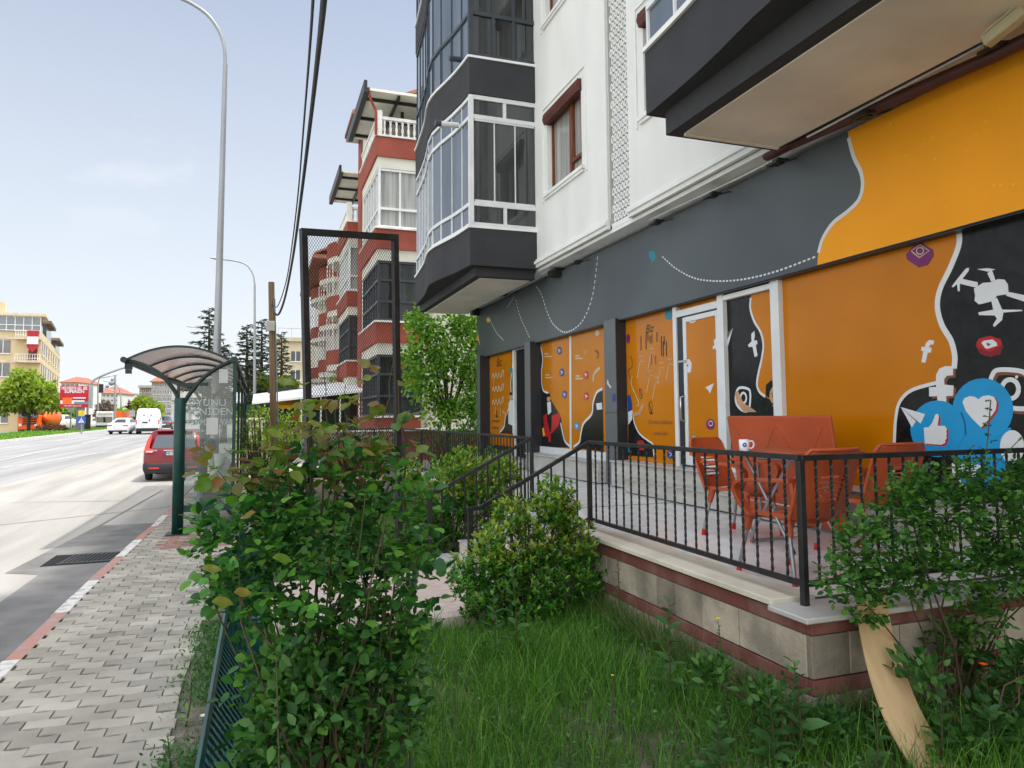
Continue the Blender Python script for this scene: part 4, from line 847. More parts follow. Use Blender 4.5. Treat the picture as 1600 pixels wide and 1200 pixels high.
# curved board leaning on the terrace wall
PB = thing('plank', 'bent tan plywood strip leaning on the terrace wall under the climbing rose', 'board', (3.75, 3.3, -.1))
ctr = [(1362, 930, 44, 3.50), (1368, 975, 47, 3.43), (1378, 1020, 50, 3.35), (1393, 1070, 54, 3.25), (1413, 1120, 58, 3.15), (1438, 1165, 62, 3.06), (1468, 1205, 68, 2.97), (1500, 1240, 72, 2.9)]
Lf, Rt = [], []
for px_, py_, w_, yy in ctr: Lf.append(U(px_-w_*.5, py_+4, y=yy)); Rt.append(U(px_+w_*.5, py_-4, y=yy))
Lf = crom(Lf); Rt = crom(Rt); m = MB(); vs = []
for l_, r_ in zip(Lf, Rt): vs += [l_, r_, (r_[0], r_[1]+.014, r_[2]), (l_[0], l_[1]+.014, l_[2])]
k = len(Lf); m.add(vs, [(4*i+q, 4*i+(q+1) % 4, 4*i+4+(q+1) % 4, 4*i+4+q) for i in range(k-1) for q in range(4)]+[(0, 1, 2, 3), (4*k-1, 4*k-2, 4*k-3, 4*k-4)])
m.build('board', mat('tan_plywood', (.44, .29, .14), .6, col2=(.52, .36, .19), scale=5, stretch=(2, 1, .4), bump=.2, bscale=90, detail=9), PB)
# ================================================================ BUS SHELTER
M_gr = mat('dark_green_paint', (.004, .038, .031), .4, var=.15, scale=4, bump=.1, bscale=50)
M_gr2 = mat('blackish_green', (.010, .024, .022), .4, var=.2)
M_sg = glassmat('shelter_glass', (.62, .68, .66), .0, (.36, .41, .39), .17)
M_sgg = glassmat('green_glass', (.42, .66, .58), .3, (.20, .33, .28), .18)
M_poly = glassmat('smoked_polycarbonate', (.66, .62, .56), .2, (.50, .47, .42), .5, .2)
M_etch = glassmat('etched_film', (.9, .95, .95), .05, (.62, .70, .69), .38, .5)
Y0, Y1 = 11.975, 21.9; XL, XR = -1.917, -.40
SH = thing('bus_shelter', 'dark green bus shelter with arched smoked roof and written glass end panel at the kerb', 'bus shelter', (-1.145, 12, 0))
def roofz(x): u = (x-(XL+XR)/2)/((XR-XL)/2); return 2.64+.235*(1-u*u)
for yy in (Y0, 17.0, Y1):
    m = MB(); m.lathe([(0, 0), (.082, 0), (.082, 2.06), (.07, 2.07), (0, 2.07)], (-1.145, yy, 0), 20); p_ = m.build('post', M_gr, SH)
    MB().box(-1.30, yy-.14, .002, -.99, yy+.14, .018).build('base_plate', M_gr2, p_)
    for b_ in ((-1.27, -.11), (-1.02, -.11), (-1.27, .11), (-1.02, .11)): pass
    m = MB(); m.bar((-1.17, yy, 2.05), (-1.17, yy, 2.3), .04, .04); m.bar((-1.2, yy, 2.27), (-.75, yy, 2.28), .045, .045)
    m.tube(crom([(-1.15, yy, 1.96), (-1.22, yy, 2.16), (-1.42, yy, 2.42), (-1.68, yy, 2.57), (-1.93, yy, 2.64)]), [.035]*3+[.032]*18, 8)
    m.tube(crom([(-1.13, yy, 1.92), (-1.02, yy, 2.12), (-.84, yy, 2.36), (-.62, yy, 2.54), (-.38, yy, 2.66)]), .032, 8); m.build('bracket', M_gr2, SH)
    m = MB(); m.box(-.395, yy-.025, 0, -.345, yy+.025, 2.72); m.box(-.43, yy-.06, .002, -.31, yy+.06, .014); m.build('rear_post', M_gr, SH)
m = MB()
n = 18; xs = [lerp(XL, XR, i/n) for i in range(n+1)]
vs = []
for i, x in enumerate(xs): vs += [(x, Y0-.05, roofz(x)), (x, Y1+.1, roofz(x))]
m.add(vs, [(2*i, 2*i+1, 2*i+3, 2*i+2) for i in range(n)], 0, True); m.build('roof_sheet', M_poly, SH)
y = Y0-.05
while y <= Y1+.1:
    m = MB(); vs = []
    for x in xs: vs += [(x, y-.018, roofz(x)-.035), (x, y+.018, roofz(x)-.035), (x, y+.018, roofz(x)-.002), (x, y-.018, roofz(x)-.002)]
    k = len(xs); m.add(vs, [(4*i+q, 4*i+(q+1) % 4, 4*i+4+(q+1) % 4, 4*i+4+q) for i in range(k-1) for q in range(4)]); m.build('roof_rib', M_gr2, SH); y += 1.98
m = MB(); m.tube([(XL, Y0-.12, 2.635), (XL, Y1+.12, 2.60)], .045, 12); m.box(XL+.0, Y0-.0, 2.50, XL+.10, Y0+.06, 2.60); m.build('front_eave', M_gr2, SH)
m = MB(); m.bar((XR+.02, Y0-.05, 2.67), (XR+.02, Y1+.1, 2.67), .07, .09); m.build('rear_eave', M_gr, SH)
m = MB(); m.box(XR+.0, Y0+.03, 2.42, XR+.012, Y1, 2.60); m.build('rear_fascia', mat('grey_sheet', (.32, .31, .29), .6), SH)
# end panel: bottom rail, glass cut to the curve, lettering
m = MB(); m.box(-1.07, Y0-.02, .33, -.395, Y0+.02, .43); m.build('bottom_rail', M_gr, SH)
cv = crom([(-1.06, 1.98), (-1.0, 2.12), (-.84, 2.33), (-.62, 2.51), (-.40, 2.62)])
def endglass(yy):
    m = MB(); m.add([(-1.06, yy, .43), (-.40, yy, .43)]+[(x, yy, z) for x, z in cv[::-1]], [tuple(range(2+len(cv)))]); return m.build('end_glass', M_sg, SH)
eg = endglass(Y0); endglass(Y1)
MX = lambda x, z: Matrix.Translation((x, Y0-.004, z))@Matrix(((1, 0, 0, 0), (0, 0, -1, 0), (0, 1, 0, 0), (0, 0, 0, 1)))
m = MB()
m.text('OYUNU', .155, MX(-1.05, 2.02-.03), ext=.0005, align='LEFT'); m.text('YENİDEN', .155, MX(-1.05, 1.85), ext=.0005, align='LEFT'); m.text('KURMAYA VAR', .145, MX(-1.05, 1.685), ext=.0005, align='LEFT', width=.66)
m.text('sınırların ötesinde', .07, MX(-1.04, 1.565), ext=.0005, align='LEFT', width=.5); m.text('birlikte', .06, MX(-1.04, 1.48), ext=.0005, align='LEFT')
m.build('etched_lettering', M_etch, eg)
m = MB(); m.box(-.77, Y0-.006, 1.50, -.60, Y0-.003, 1.76); m.box(-.60, Y0-.006, 2.30, -.47, Y0-.003, 2.52); m.build('paper_notice', glassmat('faded_paper', (.9, .9, .9), .05, (.68, .68, .66), .5, .5), eg)
m = MB(); m.box(-1.05, Y0-.0035, .80, -.86, Y0-.0025, .93); m.build('film_strip', M_etch, eg)
for a, b_ in ((Y0+.03, 14.4), (14.45, 16.95), (17.05, 19.4), (19.45, Y1-.03)):
    MB().add([(-.37, a, .35), (-.37, b_, .35), (-.37, b_, 2.4), (-.37, a, 2.4)], [(0, 1, 2, 3)]).build('rear_glass', M_sgg, SH)
    MB().box(-.39, b_-.0, .3, -.35, b_+.05, 2.66).build('mullion', M_gr, SH)
m = MB(); m.box(-.39, Y0+.02, .30, -.35, Y1, .35); m.box(-.39, Y0+.02, 2.40, -.35, Y1, 2.44); m.build('rear_rail', M_gr, SH)
m = MB(); m.box(-.82, 12.5, .455, -.44, 21.2, .50); bn = m.build('bench', mat('bench_slats', (.10, .05, .025), .5), SH, bevel=.008)
m = MB()
for yy in (12.7, 16.8, 20.9): m.bar((-.62, yy, .455), (-.38, yy, .12), .04, .04); m.box(-.65, yy-.03, 0, -.59, yy+.03, .455)
m.build('bench_support', M_gr2, bn)
# ================================================================ PEOPLE
def human(joints, edges, radii, mats, name, label, cat='person', group=None):
    me = bpy.data.meshes.new(name); me.from_pydata(joints, edges, []); ob = bpy.data.objects.new(name, me); S.collection.objects.link(ob)
    md = ob.modifiers.new('skin', 'SKIN'); md.use_smooth_shade = True
    for i, r_ in enumerate(radii): sv = me.skin_vertices[0].data[i]; sv.radius = (r_[0], r_[1]) if isinstance(r_, tuple) else (r_, r_); sv.use_root = (i == 0)
    ss = ob.modifiers.new('sub', 'SUBSURF'); ss.levels = 2; ss.render_levels = 2
    dg = bpy.context.evaluated_depsgraph_get(); ev = ob.evaluated_get(dg); m2 = bpy.data.meshes.new_from_object(ev)
    bpy.data.objects.remove(ob); o = bpy.data.objects.new(name, m2); S.collection.objects.link(o); return o
def ensure_skin(o):
    pass
def body_mesh(name, joints, edges, radii, zones, mats):
    """skinned body; zones: list of (test(v)->bool, material index)"""
    me = bpy.data.meshes.new(name); me.from_pydata(joints, edges, [])
    bm = bmesh.new(); bm.from_mesh(me); sl = bm.verts.layers.skin.verify(); bm.verts.ensure_lookup_table()
    for v, r_ in zip(bm.verts, radii): v[sl].radius = (r_[0], r_[1]) if isinstance(r_, tuple) else (r_, r_); v[sl].use_root = (v.index == 0)
    bm.to_mesh(me); bm.free(); ob = bpy.data.objects.new(name, me); S.collection.objects.link(ob)
    ob.modifiers.new('skin', 'SKIN').use_smooth_shade = True; ss = ob.modifiers.new('sub', 'SUBSURF'); ss.levels = 2
    dg = bpy.context.evaluated_depsgraph_get(); m2 = bpy.data.meshes.new_from_object(ob.evaluated_get(dg)); bpy.data.objects.remove(ob)
    m2.materials.clear()
    for m in mats: m2.materials.append(m)
    for p in m2.polygons:
        p.use_smooth = True; c = p.center; p.material_index = 0
        for t, mi in zones:
            if t(c): p.material_index = mi; break
    o = bpy.data.objects.new(name, m2); S.collection.objects.link(o); return o
M_sk = mat('skin', (.36, .20, .13), .55, var=.08); M_shirt = mat('pale_shirt', (.50, .49, .46), .8, var=.1, scale=9, bump=.3, bscale=30); M_trou = mat('grey_trousers', (.16, .16, .17), .85, var=.12, bump=.3, bscale=25); M_hair = mat('grey_hair', (.10, .095, .09), .8, var=.3, scale=40); M_shoe = mat('black_shoe', (.015, .014, .013), .5)
py = 13.0
J = [(-.50, 0, .58), (-.50, 0, .74), (-.53, 0, .92), (-.60, 0, 1.06), (-.68, 0, 1.13), (-.745, 0, 1.185), (-.79, 0, 1.26), (-.80, 0, 1.33),   # 0-7 pelvis..head
     (-.60, -.19, 1.03), (-.68, -.24, .83), (-.86, -.15, .74), (-.93, -.11, .72), (-.60, .19, 1.03), (-.68, .24, .83), (-.86, .15, .74), (-.93, .11, .72),
     (-.54, -.10, .56), (-.90, -.13, .58), (-.88, -.13, .12), (-.86, -.13, .07), (-1.04, -.14, .05), (-.54, .10, .56), (-.92, .13, .58), (-.92, .13, .12), (-.90, .13, .07), (-1.08, .14, .05)]
E_ = [(0, 1), (1, 2), (2, 3), (3, 4), (4, 5), (5, 6), (6, 7), (3, 8), (8, 9), (9, 10), (10, 11), (3, 12), (12, 13), (13, 14), (14, 15), (0, 16), (16, 17), (17, 18), (18, 19), (19, 20), (0, 21), (21, 22), (22, 23), (23, 24), (24, 25)]
Rr = [(.13, .16), (.13, .15), (.13, .17), (.11, .15), .055, (.07, .065), (.095, .078), (.08, .07), .062, .05, .036, .03, .062, .05, .036, .03, .085, .07, .048, .045, .035, .085, .07, .048, .045, .035]
pb = body_mesh('person', [(x, y+py, z) for x, y, z in J], E_, Rr, [(lambda c: c.z > 1.16 or (c.x < -.87 and .6 < c.z < .85), 0), (lambda c: c.z < .10, 3), (lambda c: c.z < .66, 2), (lambda c: True, 1)], [M_sk, M_shirt, M_trou, M_shoe])
tag(pb, 'grey haired person in a pale shirt sitting bent forward in the bus shelter', 'person')
m = MB(); m.ell((-.775, py, 1.335), (.095, .082, .085), 16, 10); m.ell((-.73, py, 1.28), (.06, .078, .07), 12, 8); m.build('hair', M_hair, pb)
m = MB(); m.ell((-.888, py, 1.262), (.016, .013, .018), 8, 6); m.ell((-.79, py-.077, 1.27), (.02, .012, .028), 8, 6); m.ell((-.79, py+.077, 1.27), (.02, .012, .028), 8, 6); m.build('face_features', M_sk, pb)
for s_ in (-1, 1):
    m = MB()
    for i in range(4): yy = py+s_*(.135-.019*i); m.tube([(-.93, yy, .725), (-.965, yy, .725), (-.99, yy, .70), (-.995, yy, .675)], [.011, .010, .009, .007], 6)
    m.tube([(-.91, py+s_*.08, .73), (-.94, py+s_*.062, .715), (-.965, py+s_*.058, .70)], [.012, .011, .009], 6); m.ell((-.93, py+s_*.107, .722), (.035, .042, .018), 10, 6); m.build('hand', M_sk, pb)
# ================================================================ CARS
def rring(x, yr, yf, z, rc, crown=0, k=4, ns=8):
    """plan ring: half width x, rear yr, front yf, corner radius rc"""
    P = []
    def arc(cx, cy, a0):
        for i in range(k+1): a = a0+math.pi/2*i/k; P.append((cx+rc*math.cos(a), cy+rc*math.sin(a), z))
    arc(x-rc, yf-rc, 0); 
    for i in range(1, ns): P.append((lerp(x-rc, -(x-rc), i/ns), yf, z))
    arc(-(x-rc), yf-rc, math.pi/2)
    for i in range(1, ns): P.append((-x, lerp(yf-rc, yr+rc, i/ns), z))
    arc(-(x-rc), yr+rc, math.pi)
    for i in range(1, ns): P.append((lerp(-(x-rc), x-rc, i/ns), yr, z))
    arc(x-rc, yr+rc, 1.5*math.pi)
    for i in range(1, ns): P.append((x, lerp(yr+rc, yf-rc, i/ns), z))
    return P
def carbuild(name, label, cat, paint, lv, gh, wheels, wr, glass, extra=None, dark=None, group=None):
    """lv: body levels (halfwidth, rear, front, z, corner); gh: greenhouse levels; rear of car at y=0, nose towards +y"""
    g = thing(name, label, cat, (0, 0, 0), group)
    rings = [rring(*l) for l in lv]+[rring(*l) for l in gh]
    m = MB(); m.loft(rings, 0, True, cap=False)
    last = rings[-1]; cx = sum(p[0] for p in last)/len(last); cy = sum(p[1] for p in last)/len(last)
    m.loft([last, [(cx+(p[0]-cx)*.8, cy+(p[1]-cy)*.85, p[2]+.025) for p in last]], 0, True, cap=False); m.add([(cx+(p[0]-cx)*.8, cy+(p[1]-cy)*.85, p[2]+.025) for p in last], [tuple(range(len(last)))], 0, True)
    m.add(rings[0], [tuple(range(len(rings[0])))[::-1]], 1)
    b_ = m.build('body', [paint, MATS['black_trim']], g, local=True)
    ga, gb = gh[0], gh[-1] if len(gh) == 2 else gh[-2]; N_ = len(rings[0]); k, ns = 4, 8
    i0 = {'front': 5-1, 'left': 5+7+4, 'rear': 5+7+5+7+4, 'right': 5+7+5+7+5+7+4}
    A = rring(*gh[0]); Bq = rring(*gh[-2 if len(gh) > 2 else -1])
    def patch(nm, side, a, b2, t0, t1, mt, off=.008, part=True):
        m = MB(); st = {'front': 4, 'left': 16, 'rear': 28, 'right': 40}[side]; vs = []
        sa, sb = 0, 8; res = 8
        for t in (t0, lerp(t0, t1, .5), t1):
            for i in range(res+1):
                u = lerp(a, b2, i/res)*8; ii = int(min(7, u)); fr = u-ii; q = []
                for Rg in (A, Bq): p0, p1 = Vector(Rg[(st+ii) % N_]), Vector(Rg[(st+ii+1) % N_]); q.append(p0.lerp(p1, fr))
                p = q[0].lerp(q[1], t); nrm = {'front': Vector((0, 1, .3)), 'rear': Vector((0, -1, .3)), 'left': Vector((-1, 0, .2)), 'right': Vector((1, 0, .2))}[side]; vs.append(p+nrm*off)
        m.add(vs, [(j*(res+1)+i, (j+1)*(res+1)+i, (j+1)*(res+1)+i+1, j*(res+1)+i+1) for j in range(2) for i in range(res)], 0, False); return m.build(nm, mt, g, local=True)
    for (nm, side, a, b2, t0, t1) in glass: patch(nm, side, a, b2, t0, t1, MATS['car_glass'])
    hw = lv[1][0]
    for (yy) in wheels:
        for s_ in (-1, 1):
            m = MB(); x = s_*(hw-.10)
            pr = [(.0, -.10), (wr*.6, -.10), (wr*.95, -.095), (wr, -.06), (wr, .06), (wr*.95, .095), (wr*.62, .10)]
            vs = [(x+s_*o, yy+r_*math.cos(2*math.pi*j/20), wr+r_*math.sin(2*math.pi*j/20)) for r_, o in pr for j in range(20)]
            m.add(vs, [(i*20+j, i*20+(j+1) % 20, (i+1)*20+(j+1) % 20, (i+1)*20+j) for i in range(len(pr)-1) for j in range(20)], 0, True); w_ = m.build('wheel', MATS['tyre'], g, local=True)
            m = MB()
            vs = [(x+s_*.095, yy+r_*math.cos(2*math.pi*j/20), wr+r_*math.sin(2*math.pi*j/20)) for r_ in (wr*.62, wr*.1) for j in range(20)]; m.add(vs, [(j, (j+1) % 20, 20+(j+1) % 20, 20+j) for j in range(20) if j % 4], 0); m.build('rim', MATS['rim'], w_, local=True)
            m = MB(); x2 = s_*(hw+.004); vs = [(x2, yy+r_*math.cos(math.pi*j/12), wr+r_*math.sin(math.pi*j/12)) for r_ in (wr*.98, wr*1.14) for j in range(13)]
            m.add(vs+[(s_*(hw-.1), v[1], v[2]) for v in vs[13:]], [(j, j+1, 14+j, 13+j) for j in range(12)]+[(13+j, 14+j, 27+j, 26+j) for j in range(12)], 0); m.build('wheel_arch', MATS['black_trim'], g, local=True)
    if extra: extra(g)
    return g
mat('black_trim', (.018, .018, .02), .6); mat('car_glass', (.015, .018, .02), .04, spec=.9); mat('tyre', (.02, .02, .02), .85, bump=.4, bscale=60); mat('rim', (.35, .35, .36), .3, metal=.7)
M_rp = mat('red_car_paint', (.16, .003, .008), .35, var=.05, coat=.25); M_wp = mat('white_car_paint', (.68, .68, .67), .25, var=.04, coat=.8); M_tl = mat('tail_light_red', (.75, .04, .03), .2, coat=.4); M_tlw = mat('lamp_lens_white', (.65, .65, .62), .15, coat=1); M_plate = mat('number_plate', (.70, .70, .72), .4); M_pb = mat('plate_blue', (.01, .03, .25), .4); M_txt = mat('plate_black', (.01, .01, .01), .5); M_chr = mat('chrome', (.6, .6, .6), .15, metal=1)
RM = lambda x, y, z: Matrix.Translation((x, y, z))@Matrix(((1, 0, 0, 0), (0, 0, -1, 0), (0, 1, 0, 0), (0, 0, 0, 1)))
def plate(g, y, z, txt='42', x=0):
    p = MB().box(x-.26, y-.012, z-.055, x+.26, y, z+.055).build('number_plate', M_plate, g, local=True); m = MB().box(x-.258, y-.015, z-.053, x-.215, y-.012, z+.053).build('plate_strip', M_pb, p, local=True)
    if txt: m = MB(); m.text(txt, .10, RM(x-.20, y-.0135, z), ext=.0008, align='LEFT', bold=.003); m.build('plate_text', M_txt, p, local=True)
def suv_extra(g):
    for s_ in (-1, 1):
        m = MB(); P = [(s_*.60, -.012, .93), (s_*.74, .0, .93), (s_*.90, .12, .95), (s_*.86, .12, 1.10), (s_*.80, .19, 1.34), (s_*.72, .23, 1.5), (s_*.66, .18, 1.5), (s_*.70, .07, 1.22), (s_*.72, .02, 1.08), (s_*.60, -.005, 1.04)]
        m.prism(P, (0, -.03, 0)); m.build('tail_light', M_tl, g, local=True)
        m = MB(); m.box(s_*.60, -.035, .95, s_*.80, -.02, 1.00); m.build('reversing_light', M_tlw, g, local=True)
        m = MB(); m.box(s_*.42, -.075, .42, s_*.72, -.055, .46); m.build('reflector', M_tl, g, local=True)
        m = MB(); m.ell((s_*1.0, 2.9, 1.05), (.09, .06, .08), 12, 8); m.build('wing_mirror', M_rp, g, local=True)
    m = MB(); m.loft([rring(.86, -.06, .35, .27, .12), rring(.91, -.075, .4, .40, .14), rring(.905, -.07, .4, .56, .14), rring(.89, -.02, .3, .60, .12)], 0, True); m.build('rear_bumper', MATS['black_trim'], g, local=True)
    m = MB(); m.box(-.30, -.03, .985, .30, -.008, 1.015); m.build('chrome_strip', M_chr, g, local=True); plate(g, -.012, .90, '42 S')
    m = MB(); m.text('CRV', .075, RM(-.56, -.006, 1.0), ext=.002, bold=.002); m.build('badge', M_chr, g, local=True)
    m = MB(); m.bar((-.02, .17, 1.16), (.30, .19, 1.17), .012, .012); m.build('rear_wiper', MATS['black_trim'], g, local=True)
    m = MB(); m.box(-.55, .26, 1.62, .55, .42, 1.645); m.build('roof_spoiler', M_rp, g, local=True, bevel=.01)
suv = carbuild('parked_car', 'red suv parked at the kerb behind the bus shelter, plate starting 42', 'car', M_rp,
    [(.84, .0, 4.4, .28, .15), (.90, -.03, 4.5, .45, .2), (.91, -.01, 4.52, .75, .22), (.905, .02, 4.45, .95, .24), (.87, .06, 4.2, 1.04, .24), (.84, .08, 3.5, 1.08, .22)],
    [(.85, .09, 3.3, 1.09, .2), (.72, .34, 2.5, 1.56, .2), (.66, .45, 2.3, 1.635, .2)],
    [.85, 3.5], .34, [('rear_window', 'rear', .01, .99, -.04, .86), ('side_window', 'left', .04, .48, .1, .9), ('side_window', 'left', .52, .92, .1, .9), ('side_window', 'right', .05, .95, .1, .9), ('windscreen', 'front', .02, .98, .05, .95)], suv_extra)
suv.location = (-2.40, 23.6, zr(24)); suv.scale = (.92, .92, .92); suv.rotation_euler = (0, 0, R(1.5))
def G(px, py_):
    Y = 50.
    for _ in range(80): r_ = U(px, py_, z=zr(Y)); Y = .5*Y+.5*min(max(r_[1], 1), 300)
    return r_
def van_extra(g):
    for s_ in (-1, 1):
        MB().box(s_*.90, -.03, .95, s_*1.0, .0, 1.35).build('tail_light', M_tl, g, local=True)
        MB().box(s_*.10-.002, -.022, .5, s_*.12+.002, -.02, .52).build('latch', MATS['black_trim'], g, local=True)
        m = MB(); m.box(s_*.30-.07, -.03, 1.72, s_*.30+.07, -.02, 1.86); m.build('square_vent', mat('vent_grey', (.25, .25, .25), .6), g, local=True)
        m = MB(); m.box(s_*.02+s_*.44-.42, -.026, .62, s_*.02+s_*.44+.42, -.012, 2.28); m.build('rear_door', M_wp, g, local=True, bevel=.01)
        m = MB(); m.box(s_*1.13-.08, 4.5, 1.35, s_*1.13+.08, 4.6, 1.65); m.build('wing_mirror', MATS['black_trim'], g, local=True)
    m = MB(); m.box(-.95, -.07, .28, .95, .1, .58); m.build('rear_bumper', MATS['black_trim'], g, local=True, bevel=.02); plate(g, -.04, .98, '', -.3); MB().box(-.45, -.034, 1.05, .0, -.03, 1.18).build('plate_recess', MATS['black_trim'], g, local=True)
    MB().box(.13, -.05, 1.2, .2, -.03, 1.42).build('door_handle', MATS['black_trim'], g, local=True); MB().box(-.09, -.04, 2.36, .09, -.02, 2.40).build('brake_light', M_tl, g, local=True)
vn = carbuild('parked_van', 'tall white panel van with black bumper driving ahead on the road', 'van', M_wp,
    [(.95, .0, 5.4, .35, .1), (1.0, -.01, 5.5, .6, .12), (1.02, -.01, 5.4, 1.1, .14), (1.01, 0, 4.9, 1.3, .15)], [(1.0, 0, 4.6, 1.35, .15), (.90, .04, 3.6, 2.25, .16), (.80, .1, 3.3, 2.42, .16)],
    [.95, 4.5], .34, [('side_window', 'left', .0, .14, .1, .75), ('windscreen', 'front', .02, .98, .05, .8)], van_extra)
a, b_ = G(212, 679), G(245, 679); vn.location = ((a[0]+b_[0])/2, a[1], zr(a[1])); sc_ = math.hypot(b_[0]-a[0], b_[1]-a[1])/2.04; sc_ = min(sc_, 1.12); vn.scale = (sc_,)*3; vn.rotation_euler = (0, 0, R(4))
def sed_extra(g):
    for s_ in (-1, 1):
        MB().box(s_*.45, -.035, .74, s_*.84, .02, .86).build('tail_light', M_tl, g, local=True)
        MB().box(s_*.45, -.02, .74, s_*.80, .01, .76).build('lamp_trim', MATS['black_trim'], g, local=True)
        m = MB(); m.ell((s_*.98, 2.8, .98), (.09, .06, .07), 10, 6); m.build('wing_mirror', M_wp, g, local=True)
    m = MB(); m.box(-.78, -.05, .22, .78, .1, .36); m.build('rear_bumper', MATS['black_trim'], g, local=True, bevel=.02); plate(g, -.04, .58, '')
sed = carbuild('moving_car', 'white saloon car with dark rear window in the left lane', 'car', M_wp,
    [(.84, .0, 4.6, .22, .15), (.90, -.04, 4.7, .42, .2), (.91, -.02, 4.65, .72, .22), (.88, .03, 4.4, .90, .24), (.84, .12, 4.1, .98, .24), (.80, .3, 3.6, 1.0, .22)],
    [(.79, .45, 3.5, 1.0, .2), (.58, 1.2, 2.5, 1.38, .2), (.52, 1.4, 2.3, 1.44, .2)],
    [.95, 3.75], .33, [('rear_window', 'rear', .06, .94, .1, .9), ('side_window', 'left', .08, .92, .12, .9), ('side_window', 'right', .08, .92, .12, .9), ('windscreen', 'front', .02, .98, .05, .95)], sed_extra)
a, b_ = G(165, 679), G(198, 679); sed.location = ((a[0]+b_[0])/2, a[1], zr(a[1])); sed.scale = (1.2,)*3; sed.rotation_euler = (0, 0, R(-6))
c_ = dup(sed, (-34.4, 150, zr(150)), R(172), 'white car facing the camera on the opposite carriageway behind the sign post'); a = G(106, 671); c_.location = (a[0], a[1], zr(a[1])); c_.scale = (1.5,)*3
c_ = dup(sed, None, R(0), 'dark car half hidden to the right of the white van'); a = G(254, 672); c_.location = (a[0], a[1], zr(a[1])); c_.scale = (1.3,)*3
M_dk = mat('dark_car_paint', (.03, .035, .045), .25, coat=1)
for ch in c_.children:
    if ch.name.startswith('body'): ch.data = ch.data.copy(); ch.data.materials[0] = M_dk
# white bus / truck beyond the sedan
M_org = mat('orange_truck_paint', (.75, .115, .01), .35, var=.1, scale=4)
a = G(149, 671); dd = a[1]/80.
tk = thing('truck', 'white lorry with orange side facing the camera beyond the white saloon', 'truck', (a[0], a[1], zr(a[1])))
def px2m(Y): return Y/1109*1.06
s_ = px2m(a[1]); x, y, z = tk.location
MB().box(x, y, z+.5, x+22*s_, y+6, z+23*s_).build('cab', M_wp, tk, bevel=.1); MB().box(x+1*s_, y-.05, z+9*s_, x+19*s_, y-.005, z+16*s_).build('windscreen', MATS['car_glass'], tk)
MB().box(x+20*s_, y+.6, z+5*s_, x+26*s_, y+12, z+24*s_).build('cargo_box', M_org, tk); MB().box(x+3*s_, y-.06, z+19*s_, x+19*s_, y-.01, z+22*s_).build('roof_sign', mat('cream_panel', (.5, .47, .42), .6), tk)
m = MB()
for xx in (x+1.5*s_, x+20*s_): m.tube([(xx-.25, y+1, z+.5), (xx+.25, y+1, z+.5)], .5, 14)
m.build('wheel', MATS['tyre'], tk); MB().box(x+.5*s_, y-.08, z+2.5*s_, x+21.5*s_, y-.01, z+5*s_).build('bumper', MATS['black_trim'], tk)
a = G(26, 676); s_ = px2m(a[1]); gt = thing('garbage_truck', 'orange street truck with round tank behind the median tree', 'truck', (a[0], a[1], zr(a[1]))); x, y, z = gt.location
W_ = 23.5*s_
c_ = MB().box(x, y, z+3*s_, x+W_, y+3, z+22*s_).build('cab', M_org, gt, bevel=.15); MB().box(x+1*s_, y-.05, z+18*s_, x+W_-1*s_, y+2.6, z+30*s_).build('windscreen', MATS['car_glass'], gt, bevel=.1)
MB().box(x+.5*s_, y+.0, z+29.5*s_, x+W_-.5*s_, y+2.8, z+31*s_).build('cab_roof', M_org, gt, bevel=.05)
m = MB(); m.ell((x+W_*1.12, y+5, z+18*s_), (6.5*s_, 4, 11*s_), 18, 12); m.box(x+W_*.9, y+3.2, z+8*s_, x+W_*1.2, y+8, z+26*s_); m.build('tank', M_org, gt)
m = MB(); m.box(x+W_*.9, y+3.3, z+4*s_, x+W_*1.35, y+9, z+8*s_); m.build('chassis', MATS['black_trim'], gt)
for xx, yy in ((x+4*s_, y+.6), (x+W_-4*s_, y+.6), (x+W_*1.25, y+7)): MB().tube([(xx-.35, yy, z+3.6*s_), (xx+.35, yy, z+3.6*s_)], 3.6*s_, 16).build('wheel', MATS['tyre'], gt)
m = MB()
for k_ in range(3): m.box(x+6*s_, y-.06, z+(10+3*k_)*s_, x+21*s_, y-.01, z+(11.5+3*k_)*s_)
m.build('grille', MATS['black_trim'], gt)
for xx in (x+2*s_, x+W_-5*s_): MB().box(xx, y-.06, z+8*s_, xx+3*s_, y-.01, z+11*s_).build('headlight', M_tlw, gt)
# ================================================================ POSTS, LAMPS, SIGNS
M_galv = mat('galvanised_steel', (.27, .28, .29), .5, metal=.35, var=.15, scale=1.5, stretch=(1, 1, .3))
M_rail = mat('teal_paint', (.006, .055, .055), .4, var=.2, scale=6)
def lamp(label, base, top, arm, r0, r1, headlen=.7):
    g = thing('street_lamp', label, 'street lamp', base, 'street lamps along the pavement')
    MB().tube([base, top], [r0, r1], 14).build('pole', M_galv, g)
    MB().tube(crom([top]+arm), r1*.8, 10).build('arm', M_galv, g)
    e = Vector(arm[-1]); d = (e-Vector(arm[-2])).normalized(); m = MB(); m.ell(e+d*headlen*.4, (headlen*.55, .13, .07), 14, 8, M=d.to_track_quat('X', 'Z').to_matrix()); m.build('lamp_head', mat('lamp_grey', (.35, .36, .37), .5), g)
    return g
yy = 18.
lamp('tall street lamp rising just behind the bus shelter roof, its arm out over the road', (U(338, 560, y=yy)[0]-.02, yy, zr(yy)), U(352, 100, y=yy), [U(350, 72, y=yy), U(342, 48, y=yy), U(325, 24, y=yy), U(300, 6, y=yy), U(270, -8, y=yy)], .105, .052)
yy = 47.; lamp('second street lamp along the pavement, its curved arm reaching left', (U(399, 620, y=yy)[0], yy, zr(yy)), U(398, 445, y=yy), [U(395, 428, y=yy), U(385, 414, y=yy), U(368, 408, y=yy), U(345, 405, y=yy)], .11, .06)
